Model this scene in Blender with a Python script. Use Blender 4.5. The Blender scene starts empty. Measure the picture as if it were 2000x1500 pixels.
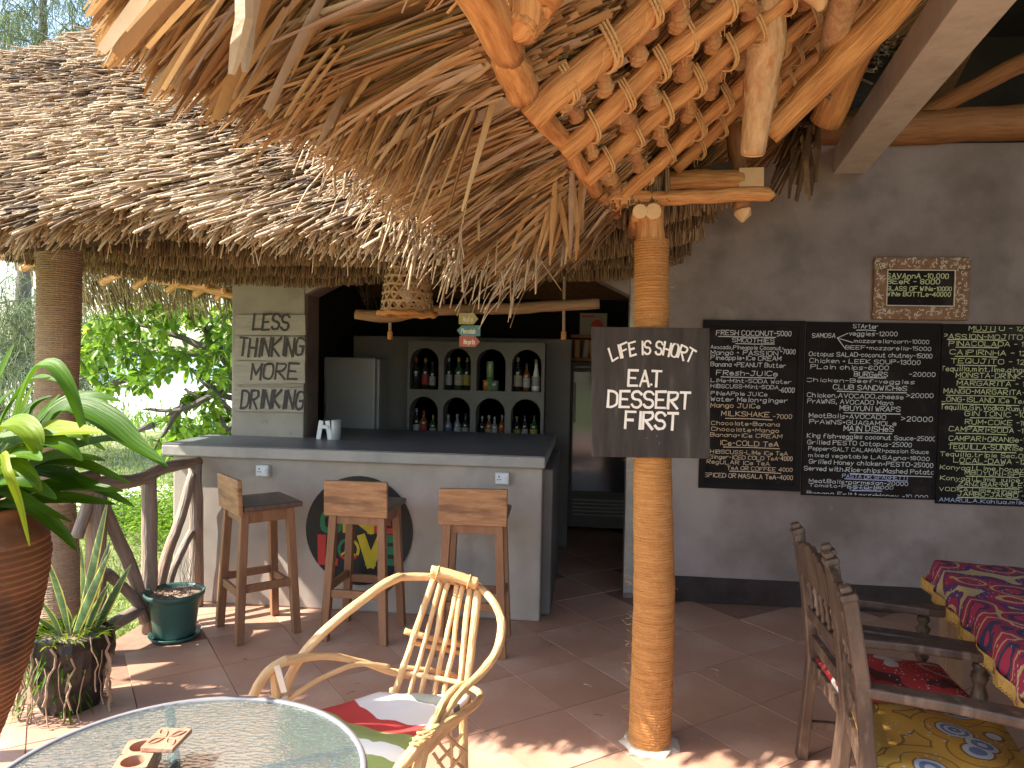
import bpy, math, random
import numpy as np
from mathutils import Vector, Matrix
random.seed(7)
rng = np.random.default_rng(11)
S = bpy.context.scene
COL = S.collection
R = math.radians
PI = math.pi

# ------------------------------------------------------------------ camera, light, exposure
FPX = 1444.0; CH = 1.62; YAW = 0.105; ROLL = 0.02
pit = -math.atan(50 / FPX)
FW = np.array([-math.sin(YAW) * math.cos(pit), math.cos(YAW) * math.cos(pit), math.sin(pit)])
_r0 = np.array([math.cos(YAW), math.sin(YAW), 0.0]); _u0 = np.cross(_r0, FW)
RT = _r0 * math.cos(ROLL) + _u0 * math.sin(ROLL)
UP = -_r0 * math.sin(ROLL) + _u0 * math.cos(ROLL)
CP = np.array([0.0, 0.0, CH])
cd = bpy.data.cameras.new('camera'); cam = bpy.data.objects.new('camera', cd); COL.objects.link(cam)
cd.sensor_width = 36; cd.lens = 36 * FPX / 2000; cd.clip_start = 0.05; cd.clip_end = 3000
mt = Matrix.Identity(4)
for i in range(3):
    mt[i][0] = RT[i]; mt[i][1] = UP[i]; mt[i][2] = -FW[i]; mt[i][3] = CP[i]
cam.matrix_world = mt
S.camera = cam

SUN = np.array([-0.97, -0.28, 1.0]); SUN = SUN / np.linalg.norm(SUN)      # towards the sun
w = bpy.data.worlds.new('World'); S.world = w; w.use_nodes = True
nt = w.node_tree; bg = nt.nodes['Background']
sky = nt.nodes.new('ShaderNodeTexSky'); sky.sky_type = 'NISHITA'; sky.sun_disc = False
sky.sun_elevation = math.asin(SUN[2]); sky.sun_rotation = math.atan2(SUN[0], SUN[1])
sky.air_density = 1.2; sky.dust_density = 1.5
nt.links.new(sky.outputs[0], bg.inputs[0]); bg.inputs[1].default_value = 0.15
ld = bpy.data.lights.new('sun', 'SUN'); ld.energy = 4.5; ld.angle = R(0.55); ld.color = (1, 0.93, 0.82)
sun = bpy.data.objects.new('sun', ld); COL.objects.link(sun)
sun.rotation_euler = Vector(SUN).to_track_quat('Z', 'Y').to_euler()
S.view_settings.view_transform = 'Standard'; S.view_settings.look = 'None'
S.view_settings.exposure = 1.68; S.view_settings.gamma = 1
try:
    S.cycles.max_bounces = 10; S.cycles.diffuse_bounces = 7; S.cycles.transparent_max_bounces = 12
except Exception: pass

def ray(x, y): return FW + RT * (x - 1000) / FPX + UP * (750 - y) / FPX
def WY(x, y, Y): d = ray(x, y); return CP + d * (Y / d[1])              # a point seen there, on the plane y = Y
def WH(x, y, h): d = ray(x, y); return CP + d * ((h - CH) / d[2])       # ... at height h
def C(x, y, z): return CP + ray(x, y) * z                               # ... at depth z
def V(*a): return np.array(a, float)
def nrm(a):
    a = np.asarray(a, float); return a / (np.linalg.norm(a) + 1e-12)

# ------------------------------------------------------------------ materials
def mat(name, c1, c2=None, rough=0.8, scale=4.0, stretch=(1, 1, 1), bump=0.0, bscale=40.0, metal=0.0, tint=None,
        rnd=0.0, detail=5.0, spec=0.4, trans=0.0, coords='Object', contrast=(0.3, 0.7), spots=None, bstretch=None, subs=0.0, coat=0.0):
    m = bpy.data.materials.new(name); m.use_nodes = True; t = m.node_tree; n = t.nodes; L = t.links
    b = n['Principled BSDF']; c2 = c2 or c1
    tc = n.new('ShaderNodeTexCoord'); mp = n.new('ShaderNodeMapping'); mp.inputs['Scale'].default_value = stretch
    if coords == 'grain':
        gt_ = n.new('ShaderNodeAttribute'); gt_.attribute_name = 'grain'; co = gt_.outputs['Vector']
    else: co = tc.outputs[coords]
    L.new(co, mp.inputs[0])
    nz = n.new('ShaderNodeTexNoise'); nz.inputs['Scale'].default_value = scale; nz.inputs['Detail'].default_value = detail
    nz.inputs['Roughness'].default_value = 0.62
    L.new(mp.outputs[0], nz.inputs['Vector'])
    rp = n.new('ShaderNodeValToRGB'); rp.color_ramp.elements[0].position = contrast[0]; rp.color_ramp.elements[1].position = contrast[1]
    rp.color_ramp.elements[0].color = (*c1, 1); rp.color_ramp.elements[1].color = (*c2, 1)
    L.new(nz.outputs['Fac'], rp.inputs[0]); col = rp.outputs[0]
    for spots in ([] if not spots else spots if isinstance(spots, list) else [spots]):   # (colour, scale, threshold, strength)
        z2 = n.new('ShaderNodeTexNoise'); z2.inputs['Scale'].default_value = spots[1]; z2.inputs['Detail'].default_value = 6
        L.new(mp.outputs[0], z2.inputs['Vector'])
        r2 = n.new('ShaderNodeValToRGB'); r2.color_ramp.elements[0].position = spots[2]; r2.color_ramp.elements[1].position = min(1, spots[2] + .12)
        r2.color_ramp.elements[0].color = (0, 0, 0, 1); r2.color_ramp.elements[1].color = (spots[3],) * 3 + (1,)
        L.new(z2.outputs['Fac'], r2.inputs[0])
        mx = n.new('ShaderNodeMixRGB'); L.new(r2.outputs[0], mx.inputs[0]); L.new(col, mx.inputs[1]); mx.inputs[2].default_value = (*spots[0], 1); col = mx.outputs[0]
    if tint:                                         # list of colours picked by the per-piece attribute
        at = n.new('ShaderNodeAttribute'); at.attribute_name = 'tint'
        r3 = n.new('ShaderNodeValToRGB'); cr = r3.color_ramp
        while len(cr.elements) < len(tint): cr.elements.new(0.5)
        for i, c in enumerate(tint):
            cr.elements[i].position = i / (len(tint) - 1); cr.elements[i].color = (*c, 1)
        L.new(at.outputs['Fac'], r3.inputs[0])
        mx = n.new('ShaderNodeMixRGB'); mx.blend_type = 'MULTIPLY'; mx.inputs[0].default_value = 1
        L.new(r3.outputs[0], mx.inputs[1]); L.new(col, mx.inputs[2]); col = mx.outputs[0]
    if rnd:
        oi = n.new('ShaderNodeObjectInfo'); mr = n.new('ShaderNodeMapRange'); mr.inputs[3].default_value = 1 - rnd; mr.inputs[4].default_value = 1 + rnd
        L.new(oi.outputs['Random'], mr.inputs[0]); hs = n.new('ShaderNodeHueSaturation'); L.new(mr.outputs[0], hs.inputs['Value']); L.new(col, hs.inputs['Color']); col = hs.outputs[0]
    L.new(col, b.inputs['Base Color'])
    b.inputs['Roughness'].default_value = rough; b.inputs['Metallic'].default_value = metal
    b.inputs['Specular IOR Level'].default_value = spec; b.inputs['Transmission Weight'].default_value = trans
    if coat: b.inputs['Coat Weight'].default_value = coat
    if bump:
        z3 = n.new('ShaderNodeTexNoise'); z3.inputs['Scale'].default_value = bscale; z3.inputs['Detail'].default_value = 6
        m2 = n.new('ShaderNodeMapping'); m2.inputs['Scale'].default_value = bstretch or stretch
        L.new(co, m2.inputs[0]); L.new(m2.outputs[0], z3.inputs['Vector'])
        bp = n.new('ShaderNodeBump'); bp.inputs['Strength'].default_value = bump; bp.inputs['Distance'].default_value = 0.01
        L.new(z3.outputs['Fac'], bp.inputs['Height']); L.new(bp.outputs[0], b.inputs['Normal'])
    if subs:                                         # thin leaf: light also passes through
        tr = n.new('ShaderNodeBsdfTranslucent'); ms = n.new('ShaderNodeMixShader'); ms.inputs[0].default_value = subs
        L.new(col, tr.inputs[0]); L.new(b.outputs[0], ms.inputs[1]); L.new(tr.outputs[0], ms.inputs[2])
        L.new(ms.outputs[0], n['Material Output'].inputs[0])
    return m

M = {}
M['cement'] = mat('grey_cement', (.175, .125, .102), (.345, .268, .245), .62, 1.1, bump=.45, bscale=3, spots=[((.40, .33, .28), 1.7, .56, .5), ((.12, .095, .085), 2.6, .57, .5), ((.36, .30, .26), 11, .66, .35)], detail=10, contrast=(.36, .66))
M['cement_left'] = mat('pale_cement', (.27, .25, .215), (.42, .385, .33), .75, 2.2, bump=.4, bscale=5, spots=[((.18, .16, .14), 1.6, .55, .55), ((.15, .13, .12), 12, .66, .5)], detail=9)
M['cement_bar'] = mat('bar_cement', (.30, .262, .23), (.50, .44, .385), .6, 1.5, bump=.35, bscale=4, spots=[((.56, .44, .32), 1.3, .54, .45), ((.22, .20, .20), 3.2, .60, .5), ((.16, .14, .13), 17, .70, .5)], detail=10, contrast=(.34, .68))
M['cement_top'] = mat('polished_cement', (.12, .12, .135), (.18, .18, .195), .42, 3, bump=.1, bscale=8, detail=8)
M['cement_edge'] = mat('slab_cement', (.30, .285, .275), (.42, .395, .375), .6, 5, bump=.4, bscale=12, detail=8)
M['cement_beam'] = mat('beam_cement', (.62, .53, .42), (.74, .65, .53), .75, 6, bump=.5, bscale=14, spots=((.46, .40, .33), 9, .6, .6), detail=8)
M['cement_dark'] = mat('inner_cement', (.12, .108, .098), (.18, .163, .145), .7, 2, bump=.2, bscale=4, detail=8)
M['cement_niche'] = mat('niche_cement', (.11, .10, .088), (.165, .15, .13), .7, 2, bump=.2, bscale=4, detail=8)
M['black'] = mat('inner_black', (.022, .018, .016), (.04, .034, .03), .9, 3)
M['skirting'] = mat('skirting_paint', (.030, .020, .018), (.055, .038, .034), .75, 8, spec=.2, bump=.2, bscale=30)
M['tile'] = mat('terracotta_tile', (.43, .235, .155), (.56, .335, .24), .42, 1.6, bump=.15, bscale=25, rnd=.05, spots=[((.60, .43, .33), 2.1, .56, .5), ((.26, .15, .11), 5, .63, .45), ((.22, .13, .10), 40, .70, .5)], detail=10, coords='Object')
M['grout'] = mat('tile_grout', (.24, .13, .085), (.33, .19, .13), .85, 20, bump=.2)
STRAW = [(.07, .045, .03), (.20, .13, .08), (.42, .29, .175), (.56, .42, .27), (.68, .54, .37), (.36, .25, .17)]
M['straw'] = mat('weathered_straw', (.8, .8, .8), (1, 1, 1), .75, 30, stretch=(1, 1, 1), tint=STRAW, bump=.2, bscale=200)
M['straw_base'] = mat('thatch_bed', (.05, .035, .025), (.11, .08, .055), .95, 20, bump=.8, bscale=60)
M['straw_dark'] = mat('dim_straw', (.75, .75, .75), (1, 1, 1), .8, 30, tint=[(.10, .055, .028), (.20, .12, .06), (.33, .21, .11), (.42, .28, .15)])
M['leaf_dry'] = mat('dry_palm_leaf', (.8, .78, .74), (1, 1, 1), .55, 12, tint=[(.18, .095, .04), (.36, .19, .075), (.50, .30, .12), (.60, .42, .22), (.42, .32, .23), (.66, .53, .36)], subs=.20, bump=.2, bscale=80)
M['lining'] = mat('palm_lining', (.8, .78, .74), (1, 1, 1), .65, 12, tint=[(.25, .11, .04), (.42, .20, .08), (.56, .30, .12), (.62, .38, .18)], subs=.08)  # tints saturated orange, standing in for bounce light from the floor
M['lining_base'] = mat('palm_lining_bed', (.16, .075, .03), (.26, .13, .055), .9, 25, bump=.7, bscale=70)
WOODC = [(.85, .85, .85), (1, 1, 1)]
M['pole'] = mat('orange_pole', (.36, .125, .03), (.84, .44, .16), .62, 60, coords='grain', stretch=(1, 1, .12), bump=.9, bscale=110, bstretch=(1, 1, .09), spots=((.30, .12, .04), 16, .60, .75), detail=9, contrast=(.25, .75))  # orange pushed up in the colour to carry warm bounce off the floor
M['pole_cut'] = mat('cut_timber', (.68, .42, .20), (.78, .52, .28), .7, 9, bump=.3, bscale=50)
M['pole_bark'] = mat('barky_pole', (.46, .27, .13), (.74, .48, .26), .75, 34, coords='grain', stretch=(1, 1, .45), bump=1.0, bscale=60, spots=((.50, .16, .05), 22, .57, .9), detail=9)
M['drift'] = mat('driftwood', (.24, .13, .065), (.42, .26, .14), .8, 50, coords='grain', stretch=(1, 1, .12), bump=.9, bscale=90, bstretch=(1, 1, .1), detail=9)
M['pole_dark'] = mat('dark_pole', (.26, .10, .035), (.44, .20, .075), .6, 50, coords='grain', stretch=(1, 1, .12), bump=.7, bscale=90, bstretch=(1, 1, .1), detail=9)
M['rope'] = mat('coir_rope', (.62, .34, .12), (.74, .48, .22), .85, 60, bump=.5, bscale=200)
M['coir'] = mat('coir_wrap', (.44, .185, .05), (.68, .33, .105), .9, 9, stretch=(1, 1, 14), bump=.8, bscale=30, detail=8, bstretch=(3, 3, 14))
M['coir_grey'] = mat('weathered_coir', (.34, .23, .15), (.46, .33, .22), .9, 7, stretch=(1, 1, 14), bump=.8, bscale=30, detail=8, bstretch=(3, 3, 14))
M['fence'] = mat('fence_pole', (.19, .145, .12), (.36, .29, .24), .8, 55, coords='grain', stretch=(1, 1, .12), bump=1.0, bscale=100, bstretch=(1, 1, .1), spots=((.42, .22, .12), 10, .55, .7), detail=9)
M['stool'] = mat('stool_timber', (.19, .085, .042), (.34, .17, .085), .5, 3, stretch=(6, 6, 1.2), bump=.25, bscale=12, spots=((.16, .07, .035), 3, .6, .6), detail=9, rnd=.06)
M['stool_back'] = mat('stool_backboard', (.25, .115, .05), (.47, .25, .12), .5, 4, stretch=(1.5, 1.5, 9), bump=.35, bscale=8, spots=[((.14, .065, .035), 2.2, .56, .75), ((.55, .38, .22), 6, .62, .5)], detail=9, rnd=.06)
M['stool_seat'] = mat('stool_seat', (.075, .05, .04), (.16, .10, .07), .38, 4, stretch=(1.5, 8, 1), bump=.2)
M['cane'] = mat('peeled_branch', (.60, .32, .12), (.80, .53, .27), .5, 60, coords='grain', stretch=(1, 1, .12), bump=.7, bscale=120, bstretch=(1, 1, .15), spots=((.40, .19, .08), 34, .62, .75), detail=8)
M['wrap'] = mat('pale_bark_strip', (.62, .52, .42), (.75, .65, .53), .7, 20, bump=.3)
M['plank'] = mat('grey_plank', (.30, .275, .24), (.43, .40, .355), .8, 3.5, stretch=(1.5, 1, 12), bump=.5, bscale=12, spots=((.20, .18, .155), 3, .6, .6), detail=9)
M['ink'] = mat('dark_paint', (.04, .038, .04), (.075, .07, .07), .8, 30)
M['chalkboard'] = mat('chalkboard', (.014, .010, .009), (.024, .018, .017), .85, 6, spots=[((.060, .048, .045), 3, .55, .45), ((.09, .075, .07), 14, .66, .35)], detail=8, spec=.12)
M['board_frame'] = mat('black_board_frame', (.014, .011, .011), (.020, .015, .014), .8, 6, spec=.15)
M['chalk_white'] = mat('white_chalk', (.55, .53, .52), (.72, .70, .68), .95, 60)
M['chalk_tan'] = mat('tan_chalk', (.62, .44, .28), (.75, .56, .38), .95, 60)
M['chalk_green'] = mat('yellow_green_chalk', (.50, .52, .27), (.64, .66, .38), .95, 60)
M['chalk_blue'] = mat('blue_chalk', (.38, .42, .66), (.52, .56, .78), .95, 60)
M['signboard'] = mat('sign_board_paint', (.036, .029, .026), (.068, .056, .050), .8, 3, spec=.2, stretch=(8, 1, 1.2), spots=((.13, .115, .105), 3, .60, .5), detail=9, bump=.15)
M['white_paint'] = mat('white_sign_paint', (.80, .72, .64), (.88, .82, .75), .7, 30)
M['carved'] = mat('distressed_frame', (.20, .095, .045), (.30, .15, .075), .65, 10, bump=.8, bscale=70, spots=((.62, .50, .36), 26, .56, .9), detail=5)
M['disc'] = mat('black_disc', (.014, .013, .013), (.024, .022, .022), .5, 4)
M['red'] = mat('red_paint', (.46, .035, .03), (.56, .05, .04), .6, 12)
M['yellow'] = mat('yellow_paint', (.55, .42, .02), (.66, .52, .04), .6, 12)
M['green'] = mat('green_paint', (.02, .16, .075), (.03, .22, .10), .6, 12)
M['plastic_white'] = mat('white_plastic', (.72, .74, .76), (.80, .82, .84), .35, 5)
M['plastic_grey'] = mat('grey_plastic', (.40, .41, .43), (.46, .47, .49), .4, 5)
M['socket'] = mat('socket_plastic', (.55, .53, .50), (.66, .64, .60), .4, 12)
M['fridge'] = mat('fridge_enamel', (.30, .28, .27), (.34, .32, .31), .35, 2)
M['teal'] = mat('teal_plastic', (.035, .10, .085), (.055, .14, .12), .42, 5, spots=((.10, .17, .15), 6, .58, .5), bump=.1)
M['soil'] = mat('dry_soil', (.17, .12, .09), (.32, .25, .19), .95, 25, bump=1, bscale=60)
M['clay'] = mat('ribbed_clay', (.20, .075, .03), (.30, .125, .05), .6, 4, spots=[((.05, .03, .02), 3.2, .50, .8), ((.30, .24, .18), 9, .60, .4)], detail=8, bump=.3, bscale=50)
M['grow_bag'] = mat('black_grow_bag', (.012, .011, .011), (.03, .026, .024), .35, 6, bump=.7, bscale=14)
M['root'] = mat('dry_root', (.24, .15, .09), (.40, .28, .18), .85, 12, bump=.4)
M['lily'] = mat('lily_leaf', (.062, .14, .006), (.125, .23, .010), .45, 160, coords='grain', stretch=(1, 1, .03), tint=[(.45, .6, .5), (.85, .95, .8), (2.9, 1.7, .7)], subs=.34, bump=.35, bscale=150, bstretch=(1, 1, .03), spots=((.22, .20, .05), 12, .66, .6), contrast=(.25, .75), spec=.22)
M['snake'] = mat('snake_leaf', (.05, .11, .04), (.10, .17, .06), .38, 9, stretch=(1, 1, 5), spots=((.16, .22, .12), 14, .55, .6), subs=.1)
M['snake_edge'] = mat('snake_leaf_margin', (.50, .42, .08), (.60, .52, .12), .4, 9, subs=.15)
M['almond'] = mat('almond_leaf', (.8, .9, .8), (1, 1, 1), .38, 5, tint=[(.10, .19, .02), (.17, .30, .03), (.28, .44, .04), (.50, .52, .06)], subs=.55)
M['bark'] = mat('grey_bark', (.085, .07, .06), (.16, .135, .12), .85, 8, bump=.6)
M['needle'] = mat('needle_foliage', (.9, .9, .9), (1, 1, 1), .6, 2, tint=[(.16, .22, .10), (.24, .31, .15), (.34, .40, .21)], subs=.4)
M['grassb'] = mat('grass_blade', (.9, .9, .9), (1, 1, 1), .6, 2, tint=[(.09, .16, .02), (.18, .29, .04), (.32, .40, .08), (.44, .42, .17)], subs=.35)
M['ground'] = mat('lawn_soil', (.11, .15, .045), (.24, .25, .10), .9, 1.6, bump=.6, bscale=14, spots=((.42, .36, .26), 1.1, .58, .8), detail=8, coords='Object')
M['sand'] = mat('white_sand', (.60, .55, .47), (.72, .67, .59), .9, .6, bump=.3, bscale=3, coords='Object')
M['sea'] = mat('sea_water', (.05, .20, .30), (.09, .28, .38), .18, .05, stretch=(1, 4, 1), bump=.15, bscale=1.2)
M['steel'] = mat('grey_metal', (.36, .38, .40), (.44, .46, .48), .35, 6, metal=.7)
M['rim'] = mat('table_rim', (.20, .19, .20), (.28, .27, .28), .4, 6)
M['carved_box'] = mat('rosy_wood', (.36, .18, .11), (.50, .28, .18), .55, 4, stretch=(5, 1, 5), bump=.3, bscale=14, detail=8)
M['antique'] = mat('dark_antique_wood', (.045, .027, .019), (.125, .078, .055), .42, 5, stretch=(3, 3, 1), bump=.3, bscale=18, spots=((.20, .14, .105), 7, .58, .6), detail=9)
M['glass_door'] = mat('cooler_glass', (.05, .055, .06), (.08, .085, .09), .08, 1, spec=.8)
M['basket'] = mat('woven_palm', (.40, .24, .125), (.56, .38, .22), .75, 30, bump=.3)
M['chest'] = mat('table_timber', (.20, .12, .075), (.30, .19, .12), .55, 4, stretch=(4, 4, 1), bump=.2)

def fabric(name, base, cols, scale, ring=True, warp=.25):
    """a printed cotton: warped bands / rings picked from constant colour stops, with a fine dotted print"""
    m = bpy.data.materials.new(name); m.use_nodes = True; t = m.node_tree; n = t.nodes; L = t.links; b = n['Principled BSDF']
    tc = n.new('ShaderNodeTexCoord'); mp = n.new('ShaderNodeMapping'); mp.inputs['Scale'].default_value = (scale, scale, scale * .6)
    L.new(tc.outputs['Object'], mp.inputs[0])
    nz = n.new('ShaderNodeTexNoise'); nz.inputs['Scale'].default_value = 1.2; L.new(mp.outputs[0], nz.inputs['Vector'])
    ad = n.new('ShaderNodeMixRGB'); ad.blend_type = 'ADD'; ad.inputs[0].default_value = warp; L.new(mp.outputs[0], ad.inputs[1]); L.new(nz.outputs['Color'], ad.inputs[2])
    vo = n.new('ShaderNodeTexVoronoi'); vo.inputs['Scale'].default_value = 1.0; L.new(ad.outputs[0], vo.inputs['Vector'])
    rp = n.new('ShaderNodeValToRGB'); cr = rp.color_ramp; cr.interpolation = 'CONSTANT'
    while len(cr.elements) < len(cols): cr.elements.new(.5)
    for i, (p, c) in enumerate(cols): cr.elements[i].position = p; cr.elements[i].color = (*c, 1)
    L.new(vo.outputs['Distance'], rp.inputs[0])
    v2 = n.new('ShaderNodeTexVoronoi'); v2.inputs['Scale'].default_value = 9; L.new(mp.outputs[0], v2.inputs['Vector'])
    r2 = n.new('ShaderNodeValToRGB'); r2.color_ramp.interpolation = 'CONSTANT'
    r2.color_ramp.elements[0].color = (1, 1, 1, 1); r2.color_ramp.elements[1].position = .22; r2.color_ramp.elements[1].color = (0, 0, 0, 1)
    L.new(v2.outputs['Distance'], r2.inputs[0])
    n3 = n.new('ShaderNodeTexNoise'); n3.inputs['Scale'].default_value = 1.7; L.new(mp.outputs[0], n3.inputs['Vector'])
    r3 = n.new('ShaderNodeValToRGB'); r3.color_ramp.elements[0].position = .5; r3.color_ramp.elements[1].position = .53; L.new(n3.outputs['Fac'], r3.inputs[0])
    mu = n.new('ShaderNodeMath'); mu.operation = 'MULTIPLY'; L.new(r2.outputs[0], mu.inputs[0]); L.new(r3.outputs[0], mu.inputs[1])
    mx = n.new('ShaderNodeMixRGB'); L.new(mu.outputs[0], mx.inputs[0]); L.new(rp.outputs[0], mx.inputs[1]); mx.inputs[2].default_value = (*base, 1)
    L.new(mx.outputs[0], b.inputs['Base Color']); b.inputs['Roughness'].default_value = .85
    wv = n.new('ShaderNodeTexNoise'); wv.inputs['Scale'].default_value = 6; L.new(tc.outputs['Object'], wv.inputs['Vector'])
    bp = n.new('ShaderNodeBump'); bp.inputs['Strength'].default_value = .5; bp.inputs['Distance'].default_value = .02; L.new(wv.outputs['Fac'], bp.inputs['Height']); L.new(bp.outputs[0], b.inputs['Normal'])
    return m
GOLD = (.50, .27, .03); BLUE = (.10, .13, .20); MAR = (.22, .02, .04); NAVY = (.035, .035, .085); CREAM = (.55, .50, .42)
M['cloth'] = fabric('maroon_print', CREAM, [(0, (.40, .03, .07)), (.24, NAVY), (.34, (.30, .02, .06)), (.46, (.48, .34, .15)), (.52, (.34, .02, .06)), (.66, (.10, .03, .12)), (.80, (.48, .34, .15))], 7)
M['gold_print'] = fabric('gold_print', (.34, .36, .42), [(0, (.36, .37, .40)), (.07, BLUE), (.13, (.36, .37, .40)), (.19, BLUE), (.25, (.36, .36, .38)), (.31, (.16, .07, .01)), (.34, (.40, .20, .02)), (.50, (.20, .09, .01)), (.53, (.44, .23, .03)), (.74, (.20, .09, .01)), (.78, (.42, .22, .03))], 6, warp=.08)
M['red_print'] = fabric('red_print', (.50, .46, .42), [(0, (.40, .03, .03)), (.35, (.48, .42, .36)), (.5, (.40, .03, .03)), (.75, (.10, .02, .02))], 7)
M['gold_hem'] = mat('gold_hem', (.40, .22, .05), (.56, .36, .10), .7, 60, bump=.4)

# ------------------------------------------------------------------ mesh building
class MB:
    def __init__(s): s.v = []; s.f = []; s.t = []; s.g = {}; s.tint = 0.5
    def _add(s, vs, fs):
        o = len(s.v)
        for p in vs: s.v.append((float(p[0]), float(p[1]), float(p[2])))
        s.t += [s.tint] * len(vs)
        for f in fs: s.f.append(tuple(i + o for i in f))
    def quad(s, a, b, c, d): s._add([a, b, c, d], [(0, 1, 2, 3)])
    def box(s, lo, hi):
        x0, y0, z0 = lo; x1, y1, z1 = hi
        s._add([(x0, y0, z0), (x1, y0, z0), (x1, y1, z0), (x0, y1, z0), (x0, y0, z1), (x1, y0, z1), (x1, y1, z1), (x0, y1, z1)],
               [(0, 3, 2, 1), (4, 5, 6, 7), (0, 1, 5, 4), (1, 2, 6, 5), (2, 3, 7, 6), (3, 0, 4, 7)])
    def obox(s, c, ax, half):
        c = np.asarray(c, float); a = [np.asarray(q, float) * h for q, h in zip(ax, half)]
        vs = [c + a[0] * i + a[1] * j + a[2] * k for k in (-1, 1) for j in (-1, 1) for i in (-1, 1)]
        s._add(vs, [(0, 2, 3, 1), (4, 5, 7, 6), (0, 1, 5, 4), (1, 3, 7, 5), (3, 2, 6, 7), (2, 0, 4, 6)])
    def bar(s, a, b, w, t, up=(0, 0, 1)):           # rectangular bar from a to b
        a = np.asarray(a, float); b = np.asarray(b, float); d = b - a; L = np.linalg.norm(d); d = d / L
        x = np.cross(d, up); x = nrm(x) if np.linalg.norm(x) > 1e-4 else V(1, 0, 0); y = np.cross(x, d)
        s.obox((a + b) / 2, (x, y, d), (w / 2, t / 2, L / 2))
    def tube(s, pts, rad, n=8, cap=True, rough=0.0, flat=1.0):
        pts = [np.asarray(p, float) for p in pts]; k = len(pts)
        if not hasattr(rad, '__len__'): rad = [rad] * k
        vs = []; fs = []; ref = None
        for i, p in enumerate(pts):
            d = nrm(pts[min(i + 1, k - 1)] - pts[max(i - 1, 0)])
            if ref is None: ref = nrm(np.cross(d, V(0, 0, 1) if abs(d[2]) < .9 else V(0, 1, 0)))
            u = nrm(ref - d * np.dot(ref, d)); ref = u; v = np.cross(d, u)
            for j in range(n):
                a = 2 * PI * j / n; r = rad[i] * (1 + (random.uniform(-rough, rough) if rough else 0))
                vs.append(p + u * math.cos(a) * r + v * math.sin(a) * r * flat)
        for i in range(k - 1):
            for j in range(n):
                a = i * n + j; b = i * n + (j + 1) % n
                fs.append((a, b, b + n, a + n))
        if cap: fs.append(tuple(range(n - 1, -1, -1))); fs.append(tuple(range((k - 1) * n, k * n)))
        o = len(s.v); ln = 0; o1 = random.uniform(0, 9)
        for i in range(k):
            if i: ln += float(np.linalg.norm(pts[i] - pts[i - 1]))
            for j in range(n): a = 2 * PI * j / n; s.g[o + i * n + j] = (math.cos(a) * rad[i] + o1, math.sin(a) * rad[i], ln)
        s._add(vs, fs)
    def lathe(s, prof, c=(0, 0, 0), n=24):
        vs = []; fs = []
        for r, z in prof:
            for j in range(n):
                a = 2 * PI * j / n; vs.append((c[0] + r * math.cos(a), c[1] + r * math.sin(a), c[2] + z))
        for i in range(len(prof) - 1):
            for j in range(n):
                a = i * n + j; b = i * n + (j + 1) % n; fs.append((a, b, b + n, a + n))
        s._add(vs, fs)
    def disc(s, c, r, n=24, z=0):
        s._add([(c[0] + r * math.cos(2 * PI * j / n), c[1] + r * math.sin(2 * PI * j / n), c[2]) for j in range(n)], [tuple(range(n))])
    def prism(s, poly, d):                          # poly: 3-D points, d: extrusion vector
        n = len(poly); d = np.asarray(d, float); vs = [np.asarray(p, float) for p in poly]; vs = vs + [p + d for p in vs]
        s._add(vs, [tuple(range(n)), tuple(range(2 * n - 1, n - 1, -1))] + [(i, i + n, (i + 1) % n + n, (i + 1) % n) for i in range(n)])
    def build(s, name, m, parent=None, smooth=False, bevel=0):
        me = bpy.data.meshes.new(name); me.from_pydata(s.v, [], s.f); me.materials.append(m)
        a = me.attributes.new('tint', 'FLOAT', 'POINT'); a.data.foreach_set('value', np.array(s.t, dtype=np.float32))
        if s.g:
            G = np.array(s.v, dtype=np.float32)
            for i, g_ in s.g.items(): G[i] = g_
            a = me.attributes.new('grain', 'FLOAT_VECTOR', 'POINT'); a.data.foreach_set('vector', G.ravel())
        if smooth: me.shade_smooth()
        o = bpy.data.objects.new(name, me); COL.objects.link(o)
        if parent: o.parent = parent
        if bevel:
            md = o.modifiers.new('bevel', 'BEVEL'); md.width = bevel; md.segments = 2; md.limit_method = 'ANGLE'
        return o

def recalc(o):
    import bmesh
    b = bmesh.new(); b.from_mesh(o.data); bmesh.ops.recalc_face_normals(b, faces=b.faces); b.to_mesh(o.data); b.free(); return o
def fastmesh(name, verts, quads, tint, m, parent=None, smooth=False):
    """verts (N,3), quads (M,4) as one mesh"""
    me = bpy.data.meshes.new(name); me.vertices.add(len(verts)); me.vertices.foreach_set('co', verts.astype(np.float32).ravel())
    nq = len(quads); me.loops.add(nq * 4); me.loops.foreach_set('vertex_index', quads.astype(np.int32).ravel())
    me.polygons.add(nq); me.polygons.foreach_set('loop_start', np.arange(0, nq * 4, 4, dtype=np.int32))
    me.update(calc_edges=True); me.materials.append(m)
    a = me.attributes.new('tint', 'FLOAT', 'POINT'); a.data.foreach_set('value', tint.astype(np.float32))
    if smooth: me.shade_smooth()
    o = bpy.data.objects.new(name, me); COL.objects.link(o)
    if parent: o.parent = parent
    return o
def nn(a): return a / (np.linalg.norm(a, axis=1, keepdims=True) + 1e-12)
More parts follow.
